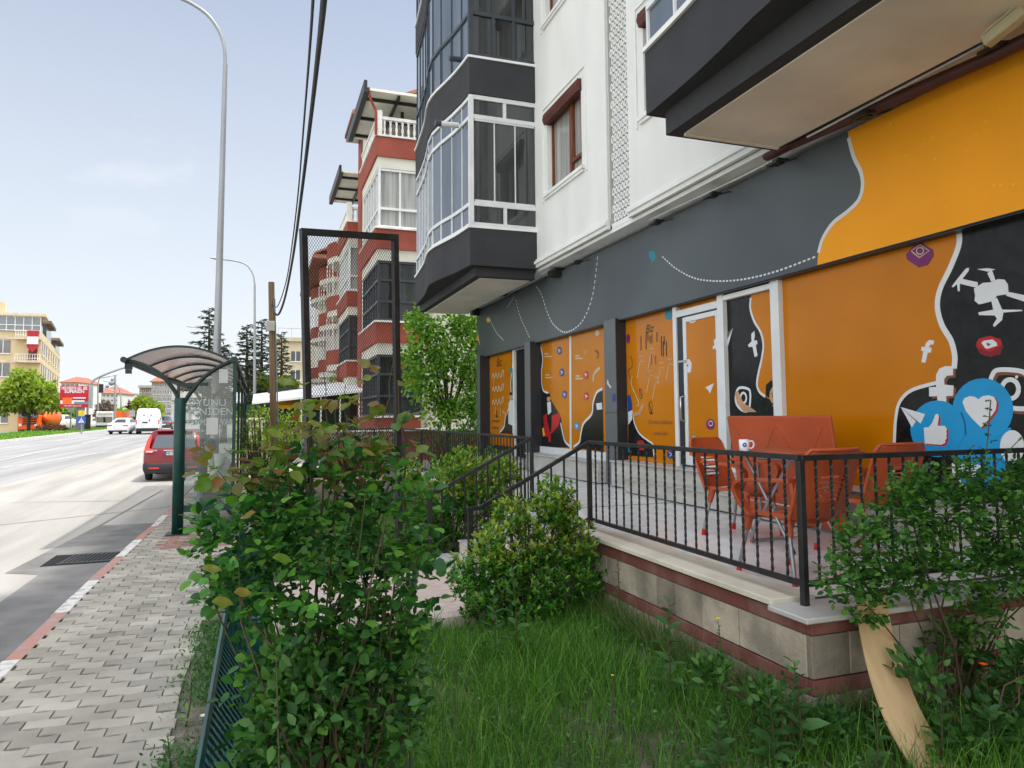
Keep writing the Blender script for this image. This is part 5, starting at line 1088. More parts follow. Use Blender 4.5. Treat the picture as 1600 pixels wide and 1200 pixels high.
yy = 76.; lamp('smallest street lamp, its arm showing left of the tall lamp pole', (U(337, 640, y=yy)[0], yy, zr(yy)), U(336, 540, y=yy), [U(334, 528, y=yy), U(325, 519, y=yy), U(312, 512, y=yy), U(302, 511, y=yy)], .11, .06)
for i, (bx, byy, ty_, hx, hy, Yb, lb) in enumerate(((153, 672, 600, 172, 588, 120, 'distant street lamp left of the white lorry'), (189, 672, 620, 170, 597, 135, 'distant street lamp rising over the white saloon'), (377, 640, 590, 0, 0, 0, ''))):
    if not Yb: continue
    yy = Yb; lamp(lb, (U(bx, byy, y=yy)[0], yy, zr(yy)), U(bx, ty_, y=yy), [U(bx+(hx-bx)*.15, ty_-9 if hx > bx else ty_-12, y=yy), U(lerp(bx, hx, .5), hy+2, y=yy), U(hx, hy, y=yy)], .14, .09, 1.2)
# wooden pole with a box, two overhead cables
M_wp2 = mat('pole_wood', (.11, .065, .035), .85, col2=(.17, .11, .06), scale=3, stretch=(8, 8, .5), bump=.4, bscale=30, detail=8)
t_ = U(424, 441, y=22); b0 = U(429, 705, y=22)
WPL = thing('utility_pole', 'brown wooden utility pole with a small junction box behind the shelter', 'utility pole', (b0[0], 22, 0))
MB().tube([(b0[0], 22, 0), t_], [.105, .09], 12).build('pole', M_wp2, WPL)
a = U(424, 510, y=21.9); MB().box(a[0]-.14, 21.82, a[2]-.14, a[0]+.1, 21.9, a[2]+.15).build('junction_box', mat('box_grey', (.35, .35, .30), .6), WPL, bevel=.01)
a = U(435, 600, y=21.95); MB().tube([(t_[0]+.1, 21.93, t_[2]-.5), (a[0]+.03, 21.95, 1.)], .018, 6).build('conduit', mat('blue_grey_pipe', (.12, .16, .19), .5), WPL)
def cable(pts, r_, lab):
    o = MB().tube(crom(pts, k=8), r_, 8).build('overhead_cable', mat('cable_black', (.012, .012, .014), .5), None); tag(o, lab, 'cable', 'cables strung over the garden')
def pc(px_, py_, Y): return U(px_, py_, y=Y)
cable([pc(427, 470, 21.9), pc(429, 488, 21.6), pc(436, 490, 21.2), pc(446, 462, 20), pc(458, 400, 17.5), pc(470, 312, 14), pc(485, 190, 10.5), pc(497, 85, 7.8), pc(506, 0, 6.0), pc(520, -180, 4.0)], .030, 'thicker black cable sagging from the wooden pole to the top of the picture')
cable([pc(425, 475, 21.9), pc(434, 478, 21.), pc(447, 440, 19.6), pc(456, 385, 17), pc(466, 300, 14), pc(475, 190, 10.5), pc(483, 90, 7.8), pc(489, 0, 6.0), pc(496, -150, 4.0)], .014, 'thinner black cable hanging left of the thick one')
# mesh advertising frame -------------------------------------------
MF = thing('mesh_frame', 'tall black steel frame filled with expanded metal mesh in the garden', 'frame', (1, 8.2, 0))
FP = {}
tl, tr, br_, bl_ = U(474, 362, y=8.0), U(617, 371, y=8.45), U(624, 860, y=8.45), U(486, 860, y=8.0)
for n_, p, q in (('side_bar', tl, bl_), ('side_bar', tr, br_), ('top_bar', tl, tr)):
    p, q = Vector(p), Vector(q); d = (q-p).normalized(); MB().bar(p-d*(.034 if n_ == 'top_bar' else 0.), q+d*(.034 if n_ == 'top_bar' else 0), .068, .068, up=(.38, -.9, 0)).build(n_, M_black, MF)
m0_, m1_ = U(482, 715, y=8.0), U(622, 712, y=8.45); MB().bar(m0_, m1_, .05, .05).build('cross_bar', M_black, MF)
m = MB(); TL, TR_, BL_, BR_ = map(Vector, (tl, tr, m0_, m1_)); nu, nv = 36, 104
hx = .0045
for i in range(nv):
    for j in range(nu):
        u0 = (j+(.5 if i % 2 else 0))/nu; v0 = i/nv
        if u0+1/nu > 1: continue
        def pt(u, v): return TL.lerp(TR_, u).lerp(BL_.lerp(BR_, u), v)
        a, b_, c, d = pt(u0, v0), pt(u0+.5/nu, v0+1/nv), pt(u0+1/nu, v0), pt(u0+.5/nu, v0-1/nv)
        for p, q in ((a, b_), (b_, c)):
            if v0+1/nv > 1: continue
            off = Vector((0, 0, hx)); dp = Vector((.002, -.005, 0)); m.add([p-off, q-off, q+off, p+off], [(0, 1, 2, 3)])
m.build('expanded_mesh', M_black, MF)
# low teal lattice fence at the pavement edge ----------------------
LF = thing('lattice_fence', 'low teal metal fence with crossed lattice leaning over the pavement edge', 'fence', (-.11, 4, 0))
ya, yb = 1.6, 9.2; LT, LB = Vector((-.185, 0, .50)), Vector((-.035, 0, .18)); ax = (LB-LT).normalized(); nm_ = Vector((-ax.z, 0, ax.x))
def lat(y, t): return LT.lerp(LB, t)+Vector((0, y, 0))
m = MB(); m.bar(lat(ya, 0), lat(yb, 0), .016, .03, up=ax); m.bar(lat(ya, 1), lat(yb, 1), .022, .05, up=ax); m.bar(lat(ya, .86)+nm_*.01, lat(yb, .86)+nm_*.01, .012, .012, up=ax); m.bar(lat(ya, .93)+nm_*.012, lat(yb, .93)+nm_*.012, .012, .012, up=ax); m.build('rail', M_rail, LF)
m = MB(); y = ya
while y < yb-.2:
    m.bar(lat(y, .03)+nm_*.004, lat(y+.17, .97)+nm_*.004, .005, .011, up=nm_); m.bar(lat(y+.17, .03)-nm_*.004, lat(y, .97)-nm_*.004, .005, .011, up=nm_); y += .078
m.build('lattice', M_rail, LF)
for yy in (2.0, 3.62, 5.2, 6.9, 8.6): MB().box(-.03, yy, -.2, .045, yy+.05, .40).build('post', M_rail, LF)
# road drain
DR = thing('drain_grate', 'black iron drain grate set in dark asphalt by the kerb', 'drain', (-2.1, 10.9, -.13))
MB().box(-2.62, 10.72, -.1295, -1.80, 11.52, -.1225).build('grate_bed', mat('drain_dark', (.006, .006, .006), .9), DR)
m = MB(); 
for i in range(11): x = -2.42+.057*i; m.bar((x, 10.86, -.119), (x+.05, 11.40, -.119), .024, .008)
m.box(-2.46, 10.80, -.1224, -1.80, 10.86, -.1155); m.box(-2.46, 11.40, -.1224, -1.80, 11.46, -.1155); m.build('grate', mat('cast_iron', (.05, .05, .05), .6, var=.3), DR)
# traffic light mast, billboard, crossing sign ---------------------
yy = 100.; zb = zr(yy)
tm = thing('traffic_light', 'grey traffic light mast with a long arm reaching over the road', 'traffic light', (U(137, 676, y=yy)[0], yy, zb)); x = tm.location.x
MB().tube(crom([(x, yy, zb), U(137, 640, y=yy), U(139, 606, y=yy), U(147, 594, y=yy), U(160, 587, y=yy), U(180, 579, y=yy), U(201, 572, y=yy)]), .13, 10).build('mast', M_galv, tm)
a = U(201, 577, y=yy); MB().box(a[0]-.35, yy-.2, a[2]-.55, a[0]+.35, yy+.2, a[2]+.55).build('signal_head', MATS['black_trim'], tm); a = U(137, 658, y=yy); MB().box(a[0]-.35, yy-.3, a[2]-1.0, a[0]+.35, yy-.1, a[2]+.8).build('signal_head', MATS['black_trim'], tm)
yy = 112.; t2 = thing('traffic_light', 'second traffic light hanging left of the camera mast', 'traffic light', (U(160, 665, y=yy)[0], yy, zr(yy))); 
a = U(158, 607, y=yy); MB().box(a[0]-.25, yy-.2, a[2]-.6, a[0]+.25, yy+.2, a[2]+.6).build('signal_head', MATS['black_trim'], t2)
MB().tube([U(158, 600, y=yy), U(160, 606, y=yy), U(180, 612, y=yy)], .07, 6).build('arm', M_galv, t2)
MB().tube([U(180, 612, y=yy), (U(179, 665, y=yy)[0], yy, zr(yy))], .12, 8).build('mast', M_galv, t2)
yy = 108.; cm = thing('camera_mast', 'grey mast carrying round traffic cameras above the white saloon', 'mast', (U(179, 672, y=yy)[0], yy, zr(yy)))
MB().tube([(cm.location.x, yy, zr(yy)), U(180, 586, y=yy)], [.17, .12], 10).build('pole', M_galv, cm)
a = U(174, 599, y=yy); m = MB(); m.ell(a, (.35, .3, .32), 10, 6); m.ell((a[0]-.5, yy, a[2]-.45), (.24, .2, .24), 10, 6); m.ell((a[0]+.1, yy, a[2]+.5), (.2, .2, .2), 8, 6); m.bar(a, U(179, 599, y=yy), .12, .12); m.build('camera_head', mat('camera_grey', (.2, .2, .21), .5), cm)
yy = 96.; s_ = yy/1109*1.05
bb = thing('billboard', 'red and white billboard with white lettering on a thick grey pillar', 'billboard', (U(124, 672, y=yy)[0], yy, zr(yy)))
a, c = U(93, 637, y=yy), U(139, 603, y=yy)
M_br = mat('billboard_red', (.42, .006, .02), .5, var=.1); f_ = MB().box(a[0], yy, a[2], c[0], yy+.5, c[2]).build('board', M_br, bb); MB().box(c[0]+.002, yy-.05, a[2]-.1, c[0]+.35, yy+.55, c[2]+.1).build('board_edge', M_galv, bb)
MB().box(U(118, 660, y=yy)[0], yy+.05, zr(yy), U(130, 660, y=yy)[0], yy+.6, a[2]+.02).build('pillar', mat('pillar_grey', (.11, .115, .12), .6), bb)
m = MB(); w_ = c[0]-a[0]; h_ = c[2]-a[2]; m.text("MEKTEBİM'E GEL, BİR", h_*.2, RM(lerp(a[0], c[0], .5), yy-.01, c[2]-h_*.12), ext=.004, bold=.01, width=w_*.9); m.text("SÜPERSİN", h_*.18, RM(lerp(a[0], c[0], .5), yy-.01, c[2]-h_*.27), ext=.004, bold=.01)
m.box(a[0]+w_*.45, yy-.02, a[2]+h_*.42, c[0]-w_*.1, yy-.003, a[2]+h_*.47); m.build('lettering', M_wf, f_)
m = MB(); m.box(a[0]+w_*.02, yy-.02, a[2]+h_*.17, c[0]-w_*.14, yy-.004, a[2]+h_*.33, 0); m.box(a[0]+w_*.1, yy-.03, a[2]+h_*.18, a[0]+w_*.42, yy-.021, a[2]+h_*.46, 1); m.box(a[0]+w_*.5, yy-.03, a[2]+h_*.16, c[0]-w_*.0, yy-.021, a[2]+h_*.27, 2); m.build('picture_band', [M_wf, M_org, mat('teal_grey', (.12, .2, .2), .5)], f_)
m = MB(); m.text("MEKTEBİM OKULLARI", h_*.1, RM(lerp(a[0], c[0], .45), yy-.01, a[2]+h_*.08), ext=.004, width=w_*.6); m.build('lettering', M_wf, f_)
yy = 92.; cs = thing('road_sign', 'blue square pedestrian crossing sign below a small yellow sign', 'sign', (U(127, 676, y=yy)[0], yy, zr(yy)))
a = U(127, 657, y=yy); s_ = yy/1109*1.05; MB().tube([(cs.location.x, yy+.06, zr(yy)), (cs.location.x, yy+.06, a[2]+14*s_)], .07, 8).build('pole', M_galv, cs)
f_ = MB().box(a[0]-4.8*s_, yy, a[2]-4.8*s_, a[0]+4.8*s_, yy+.05, a[2]+4.8*s_).build('sign_face', mat('sign_blue', (.008, .09, .42), .4), cs)
m = MB(); m.prism([(a[0]-3.4*s_, yy-.01, a[2]-3*s_), (a[0]+3.4*s_, yy-.01, a[2]-3*s_), (a[0], yy-.01, a[2]+3.4*s_)], (0, -.01, 0), 0); m.bar((a[0], yy-.03, a[2]+1.5*s_), (a[0]-.6*s_, yy-.03, a[2]-1*s_), .1, .02, 1); m.bar((a[0]-.6*s_, yy-.03, a[2]-1*s_), (a[0]+1.2*s_, yy-.03, a[2]-2.4*s_), .08, .02, 1); m.build('pictogram', [M_wf, M_txt], f_)
MB().box(a[0]-3.6*s_, yy, a[2]+6*s_, a[0]+3.6*s_, yy+.05, a[2]+13*s_).build('yellow_sign', mat('sign_yellow', (.62, .42, .02), .5), cs)
for lab, X_, ht_ in (('short white sign post left of the billboard pillar', 110, 36), ('grey sign with a pole left of the white van', 206, 30)):
    yy = 100.; b_ = U(X_, 674, y=yy); s_ = yy/1109*1.05; g = thing('road_sign', lab, 'sign', (b_[0], yy, zr(yy))); MB().tube([(b_[0], yy, zr(yy)), (b_[0], yy, zr(yy)+ht_*s_)], .09, 8).build('pole', M_galv, g); MB().box(b_[0]-3.5*s_, yy-.1, zr(yy)+(ht_-10)*s_, b_[0]+3.5*s_, yy-.05, zr(yy)+(ht_-2)*s_).build('sign_face', mat('sign_grey', (.3, .3, .3), .6), g)
# ================================================================ BUILDINGS FURTHER OFF
M_win = mat('far_window', (.035, .04, .05), .1, col2=(.10, .11, .12), scale=.6, spec=.8); M_tile_r = mat('roof_tile', (.28, .11, .07), .8, var=.25, scale=3, stretch=(1, 1, 4)); M_redp = mat('red_render', (.27, .062, .040), .8, var=.14, scale=.8, detail=6)
M_crm = mat('cream_render', (.62, .59, .51), .85, var=.08, scale=.7, detail=7); M_railw = mat('white_baluster', (.68, .67, .63), .6)
def block(name, label, c, a, la, b, lb, z0, h, wallm, rows_a=(), rows_b=(), roof=None, bands=None, group=None, wm=None, shut=None):
    """block with its near corner at c; a,b: unit directions of its two seen faces; rows: (list of u centres, list of (z0,z1), width)"""
    g = thing(name, label, 'building', (c[0], c[1], z0), group); c = Vector((c[0], c[1], 0)); a = Vector((*a, 0)).normalized(); b = Vector((*b, 0)).normalized()
    P = [c, c+a*la, c+a*la+b*lb, c+b*lb]; MB().prism([(p.x, p.y, z0-1) for p in P], (0, 0, h+1)).build('wall', wallm, g)
    for (us, zs, w), d, nrm in ((rows_a, a, -b), (rows_b, b, -a)) if rows_a and rows_b else (((rows_a, a, -b),) if rows_a else ()):
        for u in us:
            for (za, zb) in zs:
                q = c+d*u+nrm*.03; m = MB(); m.bar((*(q-d*w/2).xy, z0+(za+zb)/2), (*(q+d*w/2).xy, z0+(za+zb)/2), .06, zb-za); wo_ = m.build('window', wm or M_win, g)
                q = q+nrm*.05; m = MB(); m.bar((*(q-d*.04).xy, z0+(za+zb)/2), (*(q+d*.04).xy, z0+(za+zb)/2), .04, zb-za); m.bar((*(q-d*(w/2+.1)).xy, z0+za-.06), (*(q+d*(w/2+.1)).xy, z0+za-.06), .16, .12); m.build('window_frame', M_railw, wo_)
    cc = (P[0]+P[2])/2; e = .7
    if roof:
        kind, rm, rh = roof; Q = [cc+(p-cc)*(1+e/((p-cc).length)) for p in P]
        if kind == 'hip':
            r0, r1 = (Q[0]+Q[1])/2+(cc-(Q[0]+Q[1])/2)*.55, (Q[2]+Q[3])/2+(cc-(Q[2]+Q[3])/2)*.55
            v = [(q.x, q.y, z0+h+.15) for q in Q]+[(r0.x, r0.y, z0+h+rh), (r1.x, r1.y, z0+h+rh)]+[(q.x, q.y, z0+h-.05) for q in Q]
            m = MB(); m.add(v, [(0, 1, 4), (1, 2, 5, 4), (2, 3, 5), (3, 0, 4, 5), (6, 7, 1, 0), (7, 8, 2, 1), (8, 9, 3, 2), (9, 6, 0, 3), (9, 8, 7, 6)])
        else: m = MB(); m.prism([(q.x, q.y, z0+h) for q in Q], (0, 0, rh))
        m.build('roof', rm, g)
    if bands:
        bm_, zs = bands
        for z in zs:
            Q = [cc+(p-cc)*(1+.10/((p-cc).length)) for p in P]; MB().prism([(q.x, q.y, z0+z) for q in Q], (0, 0, .35)).build('string_course', bm_, g)
    return g, c, a, b
# yellow block on the far left
M_yl = mat('yellow_render', (.58, .46, .27), .85, var=.08, scale=.3, detail=7); ym = mat('yellow_trim', (.55, .45, .33), .8)
c0_ = U(62, 600, y=110); zs = [(1.2+3.05*k+.0, 2.9+3.05*k) for k in range(4)]
g, c, a, b = block('apartment_building', 'yellow five storey block with a glazed top floor and corner balconies at the far left', (c0_[0], 110), (-1, -.02), 16, (-.17, .985), 40, .2, 13.3, M_yl, ([4.25, 9.2], zs, 1.6), ([2.2, 5.4, 9.2, 13.8, 18.5, 23.5, 29, 35], zs, 1.7), None, (ym, (2.9+.1, 6.0, 9.1, 12.2)))
m = MB(); p = c+b*.3; 
v = [c+a*.1-b*.2, c+a*4.9-b*.2, c+a*4.9+b*3, c+a*.1+b*3]; m.prism([(q.x, q.y, 13.5) for q in v], (0, 0, 2.0)); m.build('glazed_top_floor', M_glassb, g)
m = MB()
for i in range(6): q = c+a*(.1+i*.96)-b*.25; m.bar((q.x, q.y, 13.5), (q.x, q.y, 15.5), .1, .1)
for zz in (13.6, 14.3, 15.45): q0, q1 = c+a*.1-b*.26, c+a*4.9-b*.26; m.bar((q0.x, q0.y, zz), (q1.x, q1.y, zz), .1, .1)
m.build('window_frame', M_railw, g)
m = MB(); v = [c-a*.5-b*.7, c+a*5.2-b*.7, c+a*5.2+b*4, c-a*.5+b*4]; m.prism([(q.x, q.y, 15.5) for q in v], (0, 0, .35)); v = [c+a*5-b*.1, c+a*16-b*.1, c+a*16+b*10, c+a*5+b*10]; m.prism([(q.x, q.y, 13.5) for q in v], (0, 0, 2.6)); m.build('roof', ym, g)
m = MB(); v = [c+a*4.2, c+a*5.3, c+a*5.3+b*1, c+a*4.2+b*1]; m.prism([(q.x, q.y, 15.8) for q in v], (0, 0, 1.5)); m.build('chimney', M_yl, g)
m = MB(); v = [c+b*8, c+b*17, c+b*17+a*5, c+b*8+a*5]; m.prism([(q.x, q.y, 13.5) for q in v], (0, 0, 2.0)); m.build('attic_storey', M_win, g)
m = MB(); v = [c+b*7.4-a*.6, c+b*17.6-a*.6, c+b*17.6+a*5, c+b*7.4+a*5]; m.prism([(q.x, q.y, 15.5) for q in v], (0, 0, .4)); v = [c+b*26-a*.6, c+b*38-a*.6, c+b*38+a*5, c+b*26+a*5]; m.prism([(q.x, q.y, 14.9) for q in v], (0, 0, .4)); m.build('attic_roof', mat('brown_roof', (.16, .11, .09), .8), g)
m = MB(); v = [c+b*27, c+b*37, c+b*37+a*5, c+b*27+a*5]; m.prism([(q.x, q.y, 13.5) for q in v], (0, 0, 1.4)); m.build('attic_storey', M_win, g)
for k_ in range(4):
    z = .2+3.0+3.05*k_; m = MB(); v = [c-a*.0-b*1.2, c+a*2.8-b*1.2, c+a*2.8, c-a*.0]; m.prism([(q.x, q.y, z) for q in v], (0, 0, .25)); bl_ = m.build('balcony', ym, g); m = MB()
    for zz in (z+.55, z+1.1): q0, q1 = c-b*1.15, c+a*2.8-b*1.15; m.bar((q0.x, q0.y, zz), (q1.x, q1.y, zz), .06, .06)
    for i in range(11): q = c+a*(.28*i)-b*1.15; m.bar((q.x, q.y, z+.25), (q.x, q.y, z+1.1), .05, .05)
    m.build('balcony_railing', M_railw, bl_)
    q = c+a*.9-b*.04; MB().bar((q.x-.5, q.y, z+1.25), (q.x+.5, q.y, z+1.25), .06, 2.0).build('balcony_door', M_shut, g)
q = c-a*.2-b*1.3; m = MB(); m.box(q.x-1.7, q.y-.06, 11.3, q.x-.4, q.y-.02, 13.5, 0); m.prism([(q.x-1.7, q.y-.05, 11.3), (q.x-.4, q.y-.05, 11.3), (q.x-1.05, q.y-.05, 10.6)], (0, -.02, 0), 0); m.box(q.x-1.7, q.y-.09, 11.7, q.x-.4, q.y-.065, 12.7, 1)
tag(m.build('banner', [mat('banner_red', (.35, .02, .03), .7), M_wf], None), 'red and white flag banner hanging from the yellow block', 'flag')
# distant blocks
def far(label, x0, x1, ytop, Yd, wm_, floors, roof, cols, sw=1.3, ang=.15, extra_depth=14):
    p0, p1 = U(x0, 640, y=Yd), U(x1, 640, y=Yd); top = U((x0+x1)/2, ytop, y=Yd)[2]; z0 = zr(Yd); la = p1[0]-p0[0]; fh = (top-z0)/floors
    us = [la*(i+.5)/cols for i in range(cols)]; zs = [(fh*k+fh*.35, fh*k+fh*.8) for k in range(floors)]
    return block('apartment_building', label, (p0[0], Yd), (1, ang*.3), la, (ang, 1), extra_depth, z0, top-z0, wm_, (us, zs, la/cols*.5), (), roof)
M_pale = mat('pale_render', (.58, .56, .52), .85, var=.06, scale=.2); M_greyr = mat('grey_render', (.36, .35, .33), .85, var=.1, scale=.3); M_pinkr = mat('pinkish_render', (.42, .33, .29), .85, var=.1, scale=.3)
far('pale block with orange roof just above the billboard', 94, 122, 598, 190, M_pale, 5, ('hip', M_tile_r, 1.6), 4)
far('white six storey block with red hipped roof beyond the traffic masts', 152, 184, 615, 235, M_pale, 6, ('hip', M_tile_r, 2.2), 5)
far('white block with many small windows right behind the red hipped one', 184, 201, 616, 250, M_pale, 6, ('flat', M_greyr, .5), 3)
far('brownish stepped block left of the grey flats, above the green trees', 217, 236, 606, 165, M_pinkr, 5, ('flat', M_greyr, .5), 3)
far('tall grey flats with a red roof behind the white van', 236, 268, 597, 160, M_greyr, 6, ('hip', M_tile_r, 2.6), 4)
far('block with orange roof showing through the shelter arch', 270, 300, 597, 175, M_pale, 6, ('hip', M_tile_r, 3.4), 4)
# beige school-like block behind the conifers
p0 = U(431, 600, y=90)
g, c, a, b = block('apartment_building', 'plain beige block with small square windows and a roof rail behind the conifers', (p0[0], 90), (1, 0), 13, (0, 1), 12, .1, 10.9, mat('beige_render', (.56, .48, .33), .85, var=.08, scale=.6, detail=7), ([2.25, 5.0, 7.6, 10.2], [(1.4, 2.6), (3.9, 5.1), (6.2, 7.4), (8.5, 9.7)], 1.05), (), ('flat', mat('beige_trim', (.45, .39, .28), .85), .45))
m = MB(); 
for i in range(9): m.bar((p0[0]+.2+i*1.55, 90, 11.4), (p0[0]+.2+i*1.55, 90, 12.6), .06, .06)
m.bar((p0[0]+.2, 90, 12.6), (p0[0]+13, 90, 12.6), .06, .06); m.box(p0[0]+3.4, 91, 11.4, p0[0]+8.2, 94, 12.1); m.build('roof_rail', M_greyr, g)
# ---------------------------------------------------------------- red and cream terraces next door
def redbay(g, xf, xb, ya, yb, zs, top, ztop_canopy, k0glass, seed=0):
    """bay between xf (street side) and xb, storey bands at zs"""
    for i, z in enumerate(zs):
        p = MB(); p.box(xf-.1, ya-.1, z-.78, xb, yb+.1, z); pr_ = p.build('parapet', M_redp, g)
        c_ = MB(); c_.box(xf-.15, ya-.15, z, xb, yb+.15, z+.07); c_.build('coping', M_railw, pr_)
        c_ = MB(); c_.box(xf-.02, ya-.02, z-1.22, xb, yb+.02, z-.78); c_.build('beam', M_crm, pr_)
        if i == len(zs)-1: break
        za, zb = z+.07, zs[i+1]-1.22; white = (i == len(zs)-2); mf = M_pvc if white else M_dpvc
        MB().box(xf+.08, ya+.08, za, xb-.0, yb-.08, zb).build('bay_glazing', M_curt if white else M_glassd, g)
        m = MB()
        for yy in [lerp(ya, yb, t/6) for t in range(7)]: m.box(xf+.02, yy-.03, za, xf+.09, yy+.03, zb)
        for xx in [lerp(xf, xb, t/2.0) for t in range(3)]: m.box(xx-.035+.03, ya+.02, za, xx+.035+.03, ya+.09, zb)
        for zz in (za+.04, za+.75, zb-.05)+(() if white else (zb-.75,)): m.box(xf+.0, ya+.0, zz-.045, xf+.1, yb, zz+.045); m.box(xf+.1, ya+.0, zz-.045, xb, ya+.1, zz+.045)
        m.build('bay_frame', mf, g)
    z = zs[-1]+.07; m = MB(); m.box(xf-.08, ya-.08, z+.62, xb, ya+.08, z+.74); m.box(xf-.08, ya+.08, z+.62, xf+.08, yb, z+.74)
    for (p, q, n) in (((xf, ya), (xb, ya), 7), ((xf, ya), (xf, yb), 18)):
        for i in range(n+1):
            x, y = lerp(p[0], q[0], i/n), lerp(p[1], q[1], i/n); m.lathe([(.05, 0), (.05, .08), (.03, .12), (.062, .27), (.03, .42), (.05, .5), (.05, .62)], (x, y, z), 8)
    m.box(xf-.13, ya-.13, z, xf+.13, ya+.13, z+.95); m.build('balustrade', M_railw, g)
def canopy(g, xf, xb, ya, yb, z):
    m = MB(); m.box(xf-.5, ya-.4, z, xb+2, yb+.6, z+.10, 0); m.build('canopy_roof', M_cream, g)
    m = MB(); m.box(xf-.62, ya-.5, z-.02, xf-.5, yb+.7, z+.34); m.box(xf-.62, ya-.5, z-.12, xf-.42, yb+.7, z-.02)
    y = ya+.2
    while y < yb+.6: m.box(xf-.42, y, z-.12, xb+2, y+.09, z-.001); y += 1.9
    m.box(xb-.9, ya-.3, z-.12, xb-.8, yb+.4, z-.002)
    m.box(xf+1.05, ya+.9, z-2.4, xf+1.17, ya+1.02, z-.1); m.build('canopy_frame', M_black, g)
ZS = [1.72, 5.34, 8.96, 12.58]
RB = thing('apartment_building', 'red and cream apartment block with glazed bays and a white balustrade under its roof canopy', 'building', (4.17, 27, 0))
MB().box(5.75, 27.5, 0, 14, 44.8, 12.6).build('wall', M_crm, RB)
redbay(RB, 4.2, 5.85, 27, 31.3, ZS, 0, 0, 0); canopy(RB, 4.2, 5.8, 27, 31.0, 14.2)
m = MB(); m.box(6.4, 27.8, 12.7, 12, 44, 14.15); m.build('attic_storey', M_dgrey, RB)
m = MB(); m.box(4.62, 32.6, 0, 5.8, 36.2, 15.6); m.build('fin_wall', M_crm, RB); m = MB(); m.box(4.57, 34.6, 0, 4.615, 35.9, 15.6); m.build('red_stripe', M_redp, RB)
m = MB(); a = (4.08, 26.86); m.tube(crom([(3.75, 26.6, 14.3), (3.85, 26.7, 13.9), (4.05, 26.84, 13.6), (4.08, 26.84, 13.3), (4.08, 26.84, 12.6)]), .055, 8); m.build('rain_pipe', M_redp, RB)
m = MB(); m.prism([(3.85, 32.4, 15.7), (3.85, 35.6, 15.7), (7, 35.6, 17.2), (7, 32.4, 17.2)], (0, 0, .18)); m.build('roof', M_tile_r, RB); m = MB(); m.box(3.9, 32.5, 15.5, 7, 35.5, 15.68); m.build('eave', M_dgrey, RB)
R2_ = thing('apartment_building', 'second red and cream block with stacked balconies seen behind the steel mesh', 'building', (4.3, 38, 0))
MB().box(5.6, 46, 0, 13, 80, 13.6).build('wall', M_crm, R2_)
redbay(R2_, 4.25, 5.7, 36.9, 41.6, [z-.75 for z in ZS], 0, 0, 0); canopy(R2_, 4.3, 5.8, 36.9, 41.3, 14.3)
for j, (ya, yb, xf) in enumerate(((47, 51.5, 4.2), (55, 60, 4.3), (64, 70, 4.3))):
    for k_, z in enumerate(ZS):
        n = 12; pts = [(5.7, ya)]+[(xf+.9-.9*math.sin(math.pi*i/n), lerp(ya, yb, i/n)) for i in range(n+1)]+[(5.7, yb)]
        m = MB(); m.prism([(x, y, z-.1) for x, y in pts], (0, 0, .95)); bo = m.build('balcony', M_redp, R2_); m = MB(); m.prism([(x+(.05), y, z-.5) for x, y in pts], (0, 0, .39)); m.build('balcony_underside', M_crm, bo)
        if k_ < 3:
            m = MB()
            for i in range(0, n+1, 3): x, y = pts[i+1]; m.box(x, y-.03, z+.85, x+.06, y+.03, z+3.1)
            x, y = pts[7]; m.box(x+.02, ya+.8, z+1.8, x+.06, yb-.8, z+1.86); m.build('balcony_posts', M_pvc, bo)
m = MB(); m.box(3.6, 54, 13.6, 9, 72, 13.9); m.prism([(3.7, 54, 13.9), (9, 54, 16.5), (9, 72, 16.5), (3.7, 72, 13.9)], (0, 0, .15)); m.build('roof', M_tile_r, R2_)
# low red wall, cafe with a white canopy and yellow scalloped awning
cf = thing('cafe', 'low cafe with a white sloping canopy over a yellow scalloped awning and green wall', 'cafe', (1, 38, 0))
p = [U(388, 642, y=30), U(392, 622, y=36), U(482, 604, y=36), U(482, 624, y=30)]
m = MB(); A_, B_ = U(396, 619, y=40), U(560, 596, y=40); m.prism([(A_[0], 40, A_[2]), (B_[0], 40, B_[2]), (B_[0], 33.5, B_[2]-.75), (A_[0], 33.5, A_[2]-.55)], (0, 0, .10)); m.build('canopy', M_trim, cf)
M_yaw = mat('yellow_awning', (.70, .36, .02), .7, var=.05); m = MB(); a, b = U(425, 634, y=38), U(560, 636, y=38); n = 26; vs = []
for i in range(n+1):
    x = lerp(a[0], b[0], i/n); vs += [(x, 37.6, a[2]-.12-.10*abs(math.sin(i*math.pi/2))), (x, 37.6, a[2]+.02), (x, 38.4, a[2]+.28)]
m.add(vs, [(3*i+q, 3*i+3+q, 3*i+4+q, 3*i+1+q) for i in range(n) for q in range(2)]); m.build('awning', M_yaw, cf)
MB().box(a[0]-1.2, 39, 0, b[0], 44, a[2]+.1).build('wall', mat('dark_green_wall', (.012, .06, .035), .7), cf); MB().box(a[0]-.2, 38.9, a[2]+.3, b[0], 38.98, a[2]+.95).build('sign_board', mat('dark_sign', (.025, .025, .025), .6), cf)
m = MB(); 
for i in range(4): x = lerp(a[0]+1.2, b[0]-.5, i/3); m.box(x-.02, 34, 0, x+.05, 34.07, 2.9)
m.build('canopy_post', M_trim, cf)
pl = U(400, 660, y=26); gp_ = thing('gate_pillar', 'short cream gate pillar with a moulded cap behind the shelter', 'pillar', (pl[0], 26, 0))
m = MB(); m.box(pl[0]-.22, 25.8, -.2, pl[0]+.22, 26.2, pl[2]); m.build('shaft', M_crm, gp_); m = MB(); m.box(pl[0]-.3, 25.7, pl[2], pl[0]+.3, 26.3, pl[2]+.1); m.box(pl[0]-.24, 25.76, pl[2]+.1, pl[0]+.24, 26.24, pl[2]+.16); m.build('cap', M_coping, gp_)
